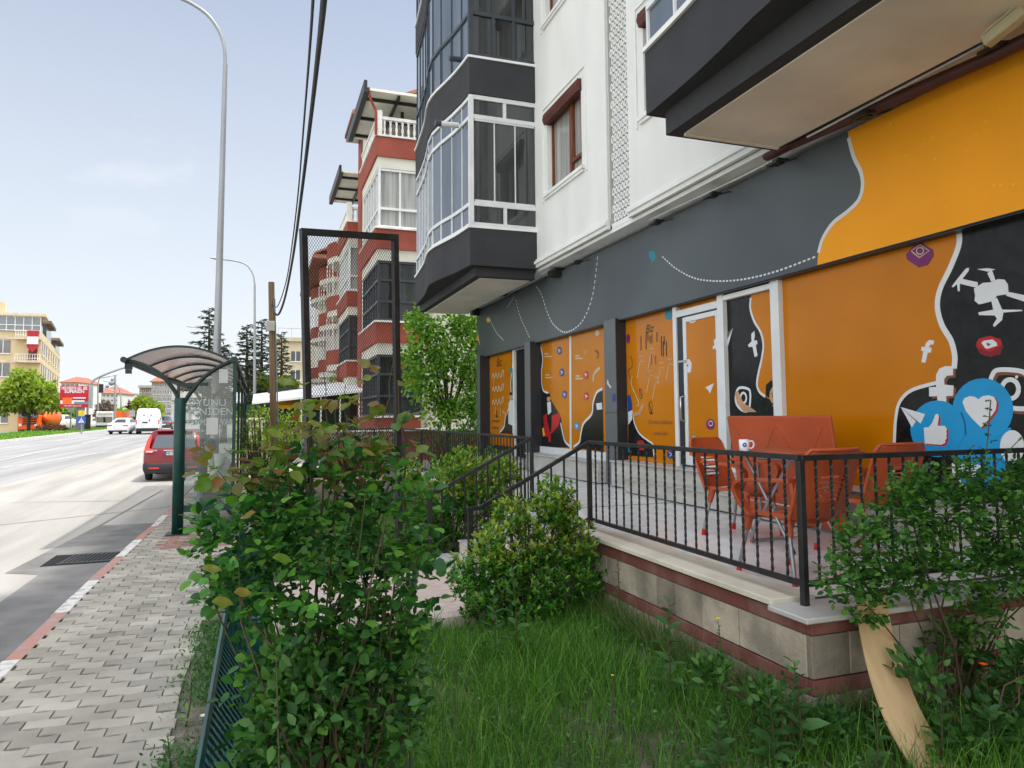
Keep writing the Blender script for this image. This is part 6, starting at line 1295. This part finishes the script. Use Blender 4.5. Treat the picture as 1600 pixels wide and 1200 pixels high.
gw = thing('garden_wall', 'low red garden wall at the foot of the red and cream block', 'wall', (2, 23, 0)); m = MB(); m.box(2.0, 24.2, -.3, 9, 24.5, 1.25, 0); m.build('wall_face', M_redp, gw); MB().box(1.95, 24.15, 1.25, 9.05, 24.55, 1.33).build('coping', M_railw, gw)
# ================================================================ PLANTS
M_stem = mat('rose_stem', (.055, .075, .03), .6, col2=(.09, .05, .03), scale=12); M_twig = mat('twig', (.07, .045, .028), .8, var=.3); M_bark = mat('bark', (.06, .045, .032), .9, var=.3, bump=.5, bscale=20)
L_rose = leafmat('rose_leaf', [(.014, .054, .016), (.024, .095, .022), (.041, .142, .027), (.068, .203, .030), (.135, .297, .041)], .38)
L_rose2 = leafmat('climbing_rose_leaf', [(.022, .08, .02), (.04, .13, .024), (.07, .19, .03), (.14, .28, .045)], .42, .35)
L_bronze = leafmat('bronze_leaf', [(.07, .15, .02), (.10, .16, .025), (.15, .13, .03), (.19, .085, .04), (.12, .19, .03), (.17, .12, .04)], .4, .4)
L_euo = leafmat('glossy_leaf', [(.016, .072, .016), (.036, .143, .018), (.078, .247, .023), (.195, .364, .039)], .28)
L_euoy = leafmat('yellow_tip_leaf', [(.110, .220, .022), (.220, .308, .033), (.352, .374, .055)], .3)
L_tree = leafmat('tree_leaf', [(.042, .126, .016), (.095, .231, .026), (.179, .347, .042), (.294, .441, .084)], .45, .4)
L_tree2 = leafmat('young_leaf', [(.09, .14, .02), (.17, .25, .035), (.30, .37, .07)], .5, .45)
L_con = leafmat('needle', [(.020, .038, .026), (.035, .062, .038), (.055, .09, .05)], .6, .1)
L_grass = leafmat('grass_blade', [(.022, .085, .008), (.040, .135, .012), (.065, .20, .018), (.12, .29, .03), (.22, .37, .07)], .5, .35)
L_weed = leafmat('weed_leaf', [(.034, .098, .025), (.057, .149, .034), (.092, .207, .057)], .5, .3)
L_weedd = leafmat('dark_weed_leaf', [(.018, .060, .014), (.035, .11, .02), (.06, .15, .03), (.09, .20, .04)], .5, .3)  # deeper, more mixed greens than weed_leaf
L_dry = leafmat('dry_tuft', [(.05, .11, .02), (.16, .16, .06), (.06, .14, .02), (.09, .16, .03)], .7, .2)
def compound(P, D, sz, k=5):
    """rose-like compound leaves: k leaflets along a small rachis"""
    n = len(P); Nn = np.tile(np.array([[0, 0, 1.]]), (n, 1))+rng.normal(scale=.35, size=(n, 3)); D = D/np.linalg.norm(D, axis=1, keepdims=True)
    X = np.cross(D, Nn); X /= np.linalg.norm(X, axis=1, keepdims=True); outP, outD, outN, outS = [], [], [], []
    sz = np.asarray(sz)
    spec = [(1.55, 0, 1.0), (1.0, 1, .9), (1.0, -1, .9), (.4, 1, .75), (.4, -1, .75)][:k]
    for (t, s_, q) in spec:
        outP.append(P+D*(sz*t)[:, None]); outD.append(D*(1 if s_ == 0 else .55)+X*s_*.85+rng.normal(scale=.18, size=(n, 3))); outN.append(Nn+rng.normal(scale=.25, size=(n, 3))); outS.append(sz*q*rng.uniform(.8, 1.15, n))
    return np.concatenate(outP), np.concatenate(outD), np.concatenate(outN), np.concatenate(outS)
def pxblobs(lst, Y, ry=.28):
    out = []
    for b_ in lst:
        yy = Y+(b_[4] if len(b_) > 4 else 0); c = U(b_[0], b_[1], y=yy); s_ = yy*1.03/1109; out.append((*c, b_[2]*s_, ry if len(b_) < 6 else b_[5], b_[3]*s_))
    return out
def stems(mb, base, tips, r0=.008, wob=.05, n=5, mi=0):
    for t in tips:
        b_ = Vector(random.choice(base) if isinstance(base[0], (tuple, list)) else base); t = Vector(t); pts = [b_]
        for i in range(1, n): u = i/n; p = b_.lerp(t, u); p.z = b_.z+(t.z-b_.z)*u**.8; pts.append(p+Vector([random.uniform(-wob, wob)*math.sin(u*3.1) for _ in range(3)]))
        mb.tube(pts+[t], [lerp(r0, r0*.3, i/n) for i in range(n+1)], 5, mi)
# ---- foreground rose bush
RBs = thing('rose_bush', 'big green rose bush with bronze young shoots behind the teal fence', 'bush', (.25, 3.1, -.12))
bl = pxblobs([(415, 830, 75, 75), (505, 810, 95, 85), (605, 820, 60, 75), (480, 890, 125, 100), (595, 940, 70, 95), (410, 890, 60, 80), (520, 1010, 105, 110), (470, 1100, 80, 110), (600, 1030, 60, 80), (575, 745, 35, 40), (430, 770, 50, 40), (355, 860, 38, 45), (650, 930, 25, 45), (330, 830, 25, 18), (540, 1130, 70, 80)], 3.1)
P, D = blob_points(1250, bl, .3); D = D*.8+np.array([0, -.35, .15])+rng.normal(scale=.5, size=P.shape)
cp_ = compound(P, D, rng.uniform(.030, .052, len(P))); A = leaves(*cp_, LEAFR)
P2, D2 = blob_points(170, bl, .8); D2 = D2+np.array([0, -.4, .1])+rng.normal(scale=.5, size=P2.shape); A2 = leaves(*compound(P2, D2, rng.uniform(.05, .068, len(P2)), 3), LEAFR)
cloud_mesh('foliage', [(A[0], A[1], A[2], 0), (A2[0], A2[1], A2[2], 0)], L_rose, RBs)
m = MB(); bases = [(.18+.02*i, 3.0+.06*(i % 5), -.14) for i in range(12)]; random.seed(4)
stems(m, bases, [tuple(p) for p in P[rng.choice(len(P), 60)]], .008, .06)
shoots = [(505, 578), (540, 600), (615, 562), (610, 640), (440, 655), (395, 705), (350, 700), (560, 650), (360, 735), (530, 620), (480, 640), (425, 700), (585, 690), (340, 735), (470, 700), (640, 690), (545, 735)]
tips = [U(a, b_, y=3.05+random.uniform(-.2, .25)) for a, b_ in shoots]; mids = [U(lerp(a, 500, .35), 810, y=3.1) for a, _ in shoots]
for t, md_ in zip(tips, mids): stems(m, [md_], [t], .0045, .03, 6)
stems(m, [U(640, 1000, y=3.4)], [U(622, 600, y=3.3)], .010, .02, 8, 1); m.build('canes', [M_stem, M_twig], RBs)
PP, DD, SS = [], [], []
for t, md_ in zip(tips, mids):
    t, md_ = Vector(t), Vector(md_)
    for i in range(6):
        u = 1-i*.08-random.uniform(0, .05); p = md_.lerp(t, u); an = i*2.4+random.random(); PP.append(p); DD.append((math.cos(an), math.sin(an)*.6, random.uniform(-.3, .45))); SS.append(random.uniform(.045, .08)*(1.1-.3*(i == 0)))
A = leaves(*compound(np.array(PP), np.array(DD), np.array(SS)*.92, 3), LEAFB); cloud_mesh('young_leaves', [(*A, 0)], L_bronze, RBs)
big = [(440, 872, .10), (432, 672, .09), (545, 668, .08), (552, 787, .055), (380, 925, .085), (345, 940, .10), (495, 660, .08), (600, 690, .08), (580, 705, .08), (330, 890, .09), (415, 800, .07)]
Pb = np.array([U(a-15, b_, y=2.75) for a, b_, _ in big]); A = leaves(Pb, np.array([(random.choice((1, 1, -1)), random.uniform(-.5, .2), random.uniform(-.5, .1)) for _ in big]), np.array([(random.uniform(-.4, .4), -.45, .9) for _ in big]), [b_[2]*.75 for b_ in big], LEAFB); cloud_mesh('large_leaves', [(*A, 0)], leafmat('large_leaf', [(.07, .15, .02), (.13, .17, .02), (.10, .20, .025), (.20, .13, .03)], .4, .4), RBs)
# ---- shrubs along the stairs
def shrub(name, label, cat, Y, blobs, n, sz, lm, tpl=LEAF8, base=None, up=.6, ry=.35, shell=.4, stemn=40, tipm=None, wid=1., group=None, whorl=0, comp=0):
    bs = pxblobs(blobs, Y, ry); cx = sum(b_[0] for b_ in bs)/len(bs); zb = base if base is not None else -.2
    g = thing(name, label, cat, (cx, Y, zb), group)
    P, D = blob_points(n, bs, shell); parts = []
    if comp:
        A = leaves(*compound(P, D+np.array([0, -.2, up])+rng.normal(scale=.5, size=P.shape), rng.uniform(.7, 1.2, n)*sz), LEAFR); parts.append((*A, 0))
    elif whorl:
        T = D*.5+np.array([0, 0, 1.])+rng.normal(scale=.3, size=P.shape); T /= np.linalg.norm(T, axis=1, keepdims=True); sm = rng.random(n)
        for k_ in range(whorl):
            R_ = rdir(n); R_ -= T*np.sum(R_*T, axis=1, keepdims=True); R_ /= np.linalg.norm(R_, axis=1, keepdims=True)
            A = leaves(P-T*(sz*.5*(k_/whorl))[..., None] if False else P-T*sz*.9*(k_/whorl), R_*.8+T*(.9-.7*k_/whorl), T, rng.uniform(.7, 1.15, n)*sz, tpl, wid)
            if tipm is not None and k_ < whorl*.7:
                zz = P[:, 2]; top = (zz > np.quantile(zz, .55)) & (sm > .35); idx = np.repeat(top, A[2]); parts.append((A[0][idx], A[1], A[2], 1)); parts.append((A[0][~idx], A[1], A[2], 0))
            else: parts.append((*A, 0))
    else:
        A = leaves(P, D*.6+rng.normal(scale=.6, size=P.shape)+np.array([0, 0, up]), rdir(n)+np.array([0, 0, .6]), rng.uniform(.6, 1.2, n)*sz, tpl, wid); parts.append((*A, 0))
    cloud_mesh('foliage', parts, [lm]+([tipm] if tipm else []), g)
    if stemn:
        m = MB(); stems(m, [(cx+random.uniform(-.1, .1), Y+random.uniform(-.08, .08), zb) for _ in range(6)], [tuple(p) for p in P[rng.choice(n, stemn)]], .009 if Y < 12 else .03, .05, 4); m.build('stems', M_twig, g)
    return g
shrub('shrub', 'yellow tipped evergreen shrub spilling through the near stair railing', 'shrub', 6.35, [(860, 830, 55, 65, .1), (800, 850, 55, 60), (900, 850, 35, 55, .1), (770, 900, 50, 60), (840, 910, 85, 60), (820, 960, 90, 45), (880, 790, 25, 45), (915, 900, 30, 60, .1), (760, 860, 28, 45), (745, 930, 28, 50), (860, 780, 30, 40), (720, 900, 20, 40), (800, 800, 30, 40)], 2300, .055, L_euo, up=.8, whorl=7, tipm=L_euoy, wid=.8, ry=.3)
shrub('shrub', 'round evergreen shrub between the stair railing and the far terrace wall', 'shrub', 9.2, [(760, 750, 55, 38), (700, 770, 50, 45), (660, 800, 35, 50), (740, 790, 60, 45), (790, 740, 30, 35), (680, 840, 50, 40), (650, 850, 30, 30), (720, 720, 25, 25), (640, 740, 20, 30)], 1900, .062, L_euo, up=.8, whorl=6, tipm=L_euoy, wid=.8, ry=.4)
shrub('shrub', 'small light green shrub behind the first bars of the far railing', 'shrub', 11.0, [(735, 720, 35, 25), (700, 735, 35, 28), (770, 715, 20, 20)], 260, .06, L_tree, up=.8, whorl=6, ry=.3, base=-.1)
shrub('bush', 'bright green bush at the foot of the wooden pole behind the shelter', 'bush', 23.5, [(455, 670, 30, 30), (410, 650, 22, 14), (430, 690, 35, 25), (480, 680, 25, 22), (400, 690, 18, 16)], 2600, .10, L_tree2, LEAF4, up=.4, ry=.9, base=0)
shrub('bush', 'feathery low bush growing beside the shelter rear wall', 'bush', 14., [(398, 655, 12, 25), (405, 700, 22, 30), (388, 680, 10, 25), (420, 720, 20, 30)], 500, .10, L_tree2, LEAF4, up=.6, ry=.3, wid=.5, base=0)
shrub('bush', 'white flowering bush seen through the lower steel mesh', 'bush', 19., [(500, 690, 30, 25), (540, 690, 35, 28), (590, 690, 35, 24)], 1500, .08, leafmat('pale_leaf', [(.06, .13, .05), (.15, .22, .12), (.5, .5, .45)], .6), LEAF4, ry=.7, base=0)
shrub('bush', 'dark shrub behind the far railing beside the end column', 'bush', 17., [(670, 690, 30, 22), (710, 690, 35, 22), (735, 680, 18, 25)], 1200, .08, L_rose, LEAF4, ry=.5, base=0)
shrub('hedge', 'bright yellow green clipped hedge below the beige block', 'hedge', 62., [(405, 602, 14, 16), (425, 604, 14, 12), (445, 603, 14, 12), (458, 604, 8, 10)], 3500, .30, L_tree2, LEAF4, up=1.2, ry=2., base=.2, stemn=8)
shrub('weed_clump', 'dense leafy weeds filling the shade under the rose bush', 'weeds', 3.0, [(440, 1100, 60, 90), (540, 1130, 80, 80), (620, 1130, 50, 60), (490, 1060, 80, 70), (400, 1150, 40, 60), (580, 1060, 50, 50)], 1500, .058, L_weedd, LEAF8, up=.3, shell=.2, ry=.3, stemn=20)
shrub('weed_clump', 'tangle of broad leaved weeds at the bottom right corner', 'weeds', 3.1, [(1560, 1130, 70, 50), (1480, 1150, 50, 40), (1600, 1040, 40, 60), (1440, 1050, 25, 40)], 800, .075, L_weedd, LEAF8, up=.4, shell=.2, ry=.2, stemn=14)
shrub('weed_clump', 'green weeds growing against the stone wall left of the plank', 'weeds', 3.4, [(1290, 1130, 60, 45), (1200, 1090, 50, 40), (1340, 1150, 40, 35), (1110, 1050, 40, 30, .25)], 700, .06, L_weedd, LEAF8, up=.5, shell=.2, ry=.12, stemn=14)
def tree(label, Y, blobs, n, sz, lm, base_px, tr=.12, ry=1.5, tpl=LEAF4, shell=.3, name='tree', zb=None, wid=1.):
    bs = pxblobs(blobs, Y, ry); bx = U(base_px[0], base_px[1], y=Y); zb = zr(Y)+(.1 if zb is None else zb); g = thing(name, label, 'tree', (bx[0], Y, zb))
    P, D = blob_points(n, bs, shell); A = leaves(P, D*.5+rng.normal(scale=.6, size=P.shape)+np.array([0, 0, -.15]), rdir(n)+np.array([0, 0, .8]), rng.uniform(.6, 1.25, n)*sz, tpl, wid); cloud_mesh('crown', [(*A, 0)], lm, g)
    m = MB(); top = Vector((sum(b_[0] for b_ in bs)/len(bs), Y, sum(b_[2] for b_ in bs)/len(bs))); b0 = Vector((bx[0], Y, zb)); mid = b0.lerp(top, .55)
    m.tube([b0, b0.lerp(mid, .5)+Vector((tr*.4, 0, 0)), mid, top], [tr, tr*.85, tr*.7, tr*.35], 8)
    for b_ in bs: m.tube([mid.lerp(b0, random.uniform(0, .3)), mid.lerp(Vector(b_[:3]), .6)+Vector((0, 0, .1)), Vector(b_[:3])+Vector((0, 0, b_[5]*.4))], [tr*.45, tr*.3, tr*.1], 6)
    m.build('trunk', M_bark, g); return g
tree('leafy green tree between the dark bay and the red block, sunlit from above', 20.6, [(665, 520, 32, 30), (720, 510, 30, 34), (690, 560, 48, 42), (735, 585, 28, 50), (660, 600, 30, 34), (700, 640, 45, 36), (745, 640, 20, 36), (640, 560, 12, 30), (745, 530, 18, 40, 1.), (650, 500, 18, 20)], 6800, .135, L_tree, (700, 700), .09, 1.1, LEAF8, .2, wid=1.2)
tree('round bright green tree on the median in front of the orange truck', 98., [(40, 610, 26, 20), (18, 626, 24, 14), (68, 625, 24, 13), (45, 624, 30, 14), (40, 590, 14, 12), (86, 634, 9, 8), (2, 634, 12, 12), (70, 608, 12, 12), (22, 606, 12, 14)], 5600, .62, L_tree2, (44, 678), .22, 3.2)
tree('green roadside tree left of the grey flats', 125., [(222, 634, 10, 12), (236, 640, 13, 11), (215, 645, 6, 9), (246, 645, 7, 8)], 2500, .8, L_tree2, (228, 668), .3, 3)
tree('small green tree behind the white saloon', 135., [(190, 650, 9, 9), (183, 655, 7, 8), (198, 656, 6, 7)], 1200, .8, L_tree, (190, 668), .2, 3)
tree('dark purple leaved tree left of the green roadside tree', 140., [(206, 638, 6, 8), (208, 648, 5, 6)], 700, .7, leafmat('purple_leaf', [(.05, .02, .03), (.10, .04, .05)], .6), (207, 668), .2, 2)
tree('bare looking brownish tree beyond the truck and cameras', 160., [(165, 640, 12, 12), (158, 650, 8, 9)], 900, .7, leafmat('brown_leaf', [(.08, .06, .045), (.14, .11, .08)], .8), (165, 668), .2, 3)
tree('dark green trees behind the billboard pillar', 130., [(104, 650, 12, 12), (116, 652, 9, 12), (96, 655, 6, 8)], 1500, .8, L_tree, (108, 672), .3, 3)
tree('dark bushy tree at the picture edge behind the median tree', 125., [(3, 655, 10, 12), (15, 662, 12, 8), (28, 664, 8, 6)], 1400, .7, L_tree, (8, 674), .3, 3)
# red leaved low plants on the median
shrub('bush', 'low reddish planting at the foot of the median tree', 'bush', 97., [(75, 671, 14, 4), (95, 671, 8, 3)], 700, .4, leafmat('red_leaf', [(.14, .03, .03), (.25, .12, .08), (.10, .14, .04)], .6), LEAF4, ry=1., base=.3, stemn=0)
# conifers: tiers of drooping boughs
def conifer(label, px_, ytop, ybase, Y, w_, n=60):
    t_ = Vector(U(px_, ytop, y=Y)); b0 = Vector((U(px_, ybase, y=Y)[0], Y, zr(Y))); g = thing('conifer', label, 'tree', tuple(b0)); Hh = t_.z-b0.z; m = MB(); m.tube([b0, b0.lerp(t_, .5), t_], [.25, .16, .03], 8); PP, DD = [], []
    for i in range(n):
        u = 1-(i/n)**.9*.82; z = b0.z+Hh*u; r_ = w_*(1-u)**.75*random.uniform(.55, 1.15)+.25; an = i*2.399+random.uniform(-.3, .3); c = b0.lerp(t_, u); e = c+Vector((math.cos(an)*r_, math.sin(an)*r_, r_*random.uniform(.02, .28)-.12*r_)); m.tube([c, c.lerp(e, .5)+Vector((0, 0, .06*r_)), e], [.05, .03, .01], 5)
        k_ = int(14+r_*30)
        for j in range(k_):
            v = random.random()**.75; p = c.lerp(e, v); sp = .10+.24*r_*v*(1.15-v); PP.append((p.x+random.gauss(0, sp*.7), p.y+random.gauss(0, sp*.7), p.z-abs(random.gauss(0, .09))+.04)); DD.append((math.cos(an)+random.gauss(0, .7), math.sin(an)+random.gauss(0, .7), random.uniform(-.5, .25)))
    m.build('trunk', M_bark, g); P = np.array(PP); A = leaves(P, np.array(DD), rdir(len(P))+np.array([0, 0, 1.]), rng.uniform(.22, .5, len(P)), LEAF4, .55); cloud_mesh('crown', [(*A, 0)], L_con, g)
conifer('tall dark conifer rising left of the tall lamp pole', 327, 482, 640, 62, 2.8, 62)
conifer('dark conifer just left of the second lamp pole', 386, 508, 640, 60, 2.4, 62)
conifer('dark conifer between the second lamp pole and wooden pole', 409, 500, 640, 66, 2.6, 66)
conifer('hazy conifer tips right of the wooden pole above the beige block', 440, 520, 640, 75, 2.2, 60)
conifer('dark conifer showing through the shelter roof gap', 350, 540, 640, 55, 2.6, 60)
# ---- climbing rose on the right railing
CR = shrub('rose_bush', 'climbing rose hanging over the terrace coping and railing on the right', 'bush', 3.40, [(1345, 860, 45, 70), (1405, 810, 60, 65), (1475, 800, 75, 75), (1560, 810, 60, 90), (1450, 890, 85, 55), (1375, 905, 50, 35), (1560, 900, 70, 65), (1640, 850, 60, 120), (1420, 760, 40, 35), (1510, 745, 35, 40), (1310, 905, 25, 35), (1600, 760, 40, 50), (1520, 960, 45, 45), (1350, 950, 25, 20), (1545, 1050, 30, 50), (1490, 1000, 25, 35)], 2100, .041, L_rose2, comp=1, up=.25, ry=.16, shell=.3, stemn=12)
CRt = thing('rose_shoot', 'single upright rose shoot rising in front of the blue heart graphic', 'plant', U(1540, 800, y=3.4)); m = MB(); b0 = U(1540, 800, y=3.4); t0 = U(1548, 625, y=3.4); m.tube(crom([b0, U(1536, 740, y=3.4), U(1543, 690, y=3.4), t0]), .004, 5); a = U(1590, 690, y=3.4); m.tube([U(1538, 745, y=3.4), U(1565, 715, y=3.4), a], .003, 5); m.tube([U(1540, 730, y=3.4), U(1515, 700, y=3.4)], .003, 5); m.build('cane', M_stem, CRt)
PP, DD = [], []
for (p, q, n) in ((b0, t0, 14), (U(1538, 745, y=3.4), a, 5), (U(1540, 730, y=3.4), U(1515, 700, y=3.4), 3)):
    for i in range(n): PP.append(Vector(p).lerp(Vector(q), i/(n-1))); DD.append((random.choice((-1, 1)), random.uniform(-.5, .3), random.uniform(-.2, .5)))
A = leaves(*compound(np.array(PP), np.array(DD), rng.uniform(.024, .036, len(PP))), LEAFR); cloud_mesh('foliage', [(*A, 0)], L_rose, CRt)
# ---- grass
def ribbon(curl, segs=4):
    V = []; F = []
    for i in range(segs): t = i/segs; w_ = .5*(1-t**1.6); V += [(-w_, t, -curl*t*t), (w_, t, -curl*t*t)]
    V.append((0, 1-curl*.25, -curl)); 
    for i in range(segs-1): F.append((2*i, 2*i+1, 2*i+3, 2*i+2))
    F.append((2*segs-2, 2*segs-1, 2*segs)); return np.array(V, float), F
def soilz(x): return np.where(x < -.05, -.04, -.04-.17*np.clip((x+.05)/.5, 0, 1))
n = 125000; X = rng.uniform(-.03, 5.4, n); Yy = rng.uniform(2.3, 8.4, n); nb = 30000; X[:nb] = rng.uniform(.1, 3.15, nb); Yy[:nb] = rng.uniform(8.6, 17, nb)
keep = ~((X < 2.06) & (Yy > 6.47) & (Yy < 8.58)) & ~((X > 3.16) & (Yy > 3.58)) & ~((X > 2.0) & (Yy > 6.85) & (Yy < 8.62))
dens = .55+.45*np.sin(X*3.1+1.3)*np.sin(Yy*2.7)+.25*np.sin(X*9)*np.sin(Yy*8.); keep &= rng.random(n) < dens+.35
X, Yy = X[keep], Yy[keep]; n = len(X); P = np.stack([X, Yy, soilz(X)], 1); parts = []; hgt = rng.gamma(6, .038, n)*(.75+.3*np.sin(X*2.3)*np.cos(Yy*1.9)); hgt *= np.where(X > 2.6, .9, 1.); hgt = np.clip(hgt, .06, .40)
cl = rng.integers(0, 3, n)
for k_, cu in enumerate((.12, .42, .8)):
    s_ = cl == k_; q = s_.sum(); D = np.stack([rng.normal(0, .30, q), rng.normal(0, .30, q), np.ones(q)], 1); Nn = rdir(q); Nn[:, 2] *= .2; T = ribbon(cu)
    A = leaves(P[s_], D, Nn, hgt[s_], T, 1.); V = A[0].reshape(q, -1, 3)
    # narrow the ribbons to blade width
    c0, c1 = V[:, 0:-1:2], V[:, 1:-1:2]; mid = (c0+c1)/2; f_ = (rng.uniform(.0035, .0065, q)/(hgt[s_]))[:, None, None]; V[:, 0:-1:2] = mid+(c0-mid)*f_; V[:, 1:-1:2] = mid+(c1-mid)*f_
    parts.append((V.reshape(-1, 3), A[1], A[2], 0))
gr = cloud_mesh('grass', parts, L_grass); gr['kind'] = 'stuff'
# clover and small leaves between the blades
n = 9000; X = rng.uniform(-.03, 5.2, n); Yy = rng.uniform(2.5, 6.8, n); keep = ~((X < 2.06) & (Yy > 5.7)) & ~((X > 3.16) & (Yy > 3.58)); X, Yy = X[keep], Yy[keep]; n = len(X)
A = leaves(np.stack([X, Yy, soilz(X)+rng.uniform(.02, .14, n)], 1), rdir(n)*np.array([1, 1, .3]), np.tile([[0, 0, 1.]], (n, 1))+rng.normal(scale=.3, size=(n, 3)), rng.uniform(.015, .04, n), LEAF8, 1.1)
gc = cloud_mesh('ground_cover', [(*A, 0)], L_weed); gc['kind'] = 'stuff'
# weeds in the dirt strip beside the pavement
n = 12000; Yy = rng.uniform(2.6, 10, n); X = rng.normal(-.29, .10, n); keep = (X < -.08) & (np.sin(Yy*5.1)+np.sin(Yy*2.3+1)+.9*rng.random(n) > -.15); X, Yy = X[keep], Yy[keep]; n = len(X)
A = leaves(np.stack([X, Yy, np.full(n, -.03)+rng.uniform(0, .05, n)+.05*rng.random(n)*(np.sin(Yy*3.3) > .2)], 1), rdir(n, .4), rdir(n)+np.array([0, 0, 1.]), rng.uniform(.015, .045, n), LEAF8, .7)
n2 = 9000; Y2 = rng.uniform(2.6, 9.5, n2); X2 = rng.normal(-.25, .12, n2); k2 = X2 < -.05; X2, Y2 = X2[k2], Y2[k2]; n2 = len(X2); T = ribbon(.5); B2 = leaves(np.stack([X2, Y2, np.full(n2, -.04)], 1), rdir(n2, 1.), rdir(n2), rng.uniform(.03, .09, n2), T, .06)
vc = cloud_mesh('verge_weeds', [(*A, 0), (B2[0], B2[1], B2[2], 1)], [L_weed, L_dry]); vc['kind'] = 'stuff'
# dry grass at the foot of the wall
n = 5000; X = rng.uniform(3.02, 3.2, n); Yy = rng.uniform(3.6, 6.8, n); n_ = 1600; X[:n_] = rng.uniform(3.1, 5.2, n_); Yy[:n_] = rng.uniform(3.45, 3.58, n_); T = ribbon(.3); A = leaves(np.stack([X, Yy, np.full(n, -.2)], 1), np.stack([rng.normal(-.1, .3, n), rng.normal(0, .35, n), np.ones(n)], 1), rdir(n), rng.uniform(.1, .38, n), T, .022); dg_ = cloud_mesh('dry_grass', [(*A, 0)], L_dry); dg_['kind'] = 'stuff'
# individual broad leaved weeds
def weed(label, px_, py_, Y, hgt_, nl, sz, flower=None, wid=.9, lm=L_weed, tpl=LEAF8):
    p = U(px_, py_, y=Y); zb = -.2 if p[0] > .3 else -.05; g = thing('weed', label, 'weed', (p[0], Y, zb)); zt = p[2]; m = MB(); b0 = Vector((p[0]+random.uniform(-.04, .04), Y, zb)); t_ = Vector((p[0], Y, max(zt, zb+.05))); m.tube([b0, b0.lerp(t_, .5)+Vector((.012, 0, 0)), t_], [.006, .005, .002], 6); m.build('stem', M_stem, g)
    PP, DD, SS = [], [], []
    nl = int(nl*1.7)
    for i in range(nl): u = (i+.5)/nl; an = i*2.4; PP.append(b0.lerp(t_, .12+.86*u)); DD.append((math.cos(an), math.sin(an), .15+.55*u)); SS.append(sz*(1.15-.75*u)*random.uniform(.8, 1.2))
    A = leaves(np.array(PP), np.array(DD), np.tile([[0, 0, 1.]], (nl, 1))+rng.normal(scale=.2, size=(nl, 3)), SS, tpl, wid); cloud_mesh('leaves', [(*A, 0)], lm, g)
    if flower:
        fm, r_ = flower; k_ = 9; Pf = np.tile(np.array([t_]), (k_, 1)); Df = np.array([(math.cos(i*6.283/k_), math.sin(i*6.283/k_), .5) for i in range(k_)]); A = leaves(Pf, Df, np.tile([[0, 0, 1.]], (k_, 1)), np.full(k_, r_), LEAFR, 1.1); cloud_mesh('flower', [(*A, 0)], fm, g)
FY = mat('yellow_petal', (.75, .52, .01), .6); FO = mat('orange_petal', (.80, .10, .01), .6); FW = mat('white_petal', (.75, .75, .65), .6)
weed('yellow flowered weed standing against the stone terrace wall', 1122, 968, 3.9, 0, 14, .07, (FY, .018)); weed('tall broad leaved weed in front of the lower red band', 1045, 935, 4.3, 0, 12, .16, None, 1.)
weed('small pale yellow flower in the middle of the lawn', 957, 1056, 3.9, 0, 8, .05, (FY, .012)); weed('orange poppy blooming under the climbing rose', 1537, 1040, 3.2, 0, 10, .10, (FO, .028))
weed('sow thistle at the corner of the stone terrace wall', 1200, 1075, 3.3, 0, 16, .13); weed('large leaved weed at the bottom edge left of the plank', 1240, 1030, 3.35, 0, 14, .15); weed('weed with grey green leaves right of the plank foot', 1545, 1110, 3.0, 0, 16, .17); weed('weed at the plank foot with upright stalk', 1370, 1100, 3.0, 0, 12, .10)
weed('tall seedy weed in front of the rose bush', 432, 1030, 2.75, 0, 22, .06, None, .6); weed('broad leaved weed below the rose bush', 480, 1120, 2.8, 0, 14, .14); weed('jagged leaved weed right of the rose bush foot', 640, 1100, 3.2, 0, 14, .14); weed('pale leaved thistle in front of the yellow tipped shrub', 800, 880, 5.5, 0, 14, .15); weed('weed with large leaves at the foot of the stair post', 770, 925, 5.4, 0, 12, .14)
weed('dark glossy weed under the lattice fence rail', 262, 1150, 3.9, 0, 12, .09); weed('leafy weed by the bottom edge of the lawn', 890, 1150, 3.4, 0, 12, .10); weed('nettle like weed by the right edge of the lawn', 1120, 1110, 3.3, 0, 18, .12); weed('yellow green weed rooted in the pavement joint', 300, 1050, 4.6, 0, 12, .06, None, .7, L_euo)
weed('slender weed against the wall by the shrub', 965, 870, 5.9, 0, 14, .07); weed('white headed weed in the verge by the fence', 318, 1120, 3.7, 0, 8, .05, (FW, .02)); weed('spreading weed at the right bottom corner', 1585, 1010, 3.1, 0, 16, .16); weed('low weed between poppy and plank', 1470, 1080, 3.0, 0, 14, .13)
# grass on the median
n = 14000; Ym = rng.uniform(60, 130, n); Xm = np.array([mx_(y) for y in Ym])-rng.uniform(.1, 6.0, n); Zm = np.array([zr(y) for y in Ym])+.16; T = ribbon(.3, 2); A = leaves(np.stack([Xm, Ym, Zm], 1), rdir(n, 1.2), rdir(n), rng.uniform(.15, .35, n), T, .25); mg = cloud_mesh('median_grass', [(*A, 0)], leafmat('median_grass_blade', [(.06, .15, .02), (.12, .26, .03), (.2, .34, .06)], .6)); mg['kind'] = 'stuff'
# far trees that read as one mass along the horizon
bs = []; random.seed(9)
for i in range(90): px_ = random.uniform(-20, 700); yy = random.uniform(230, 300); c = U(px_, 655, y=yy); bs.append((c[0], yy, zr(yy)+random.uniform(1, 4), random.uniform(3, 8), 4, random.uniform(2.5, 5.5)))
P, D = blob_points(9000, bs, .3); A = leaves(P, rdir(9000), rdir(9000), rng.uniform(.9, 1.8, 9000), LEAF4, 1.4); ft = cloud_mesh('far_woods', [(*A, 0)], leafmat('far_leaf', [(.05, .10, .04), (.09, .15, .05), (.13, .2, .08)], .8)); ft['kind'] = 'stuff'
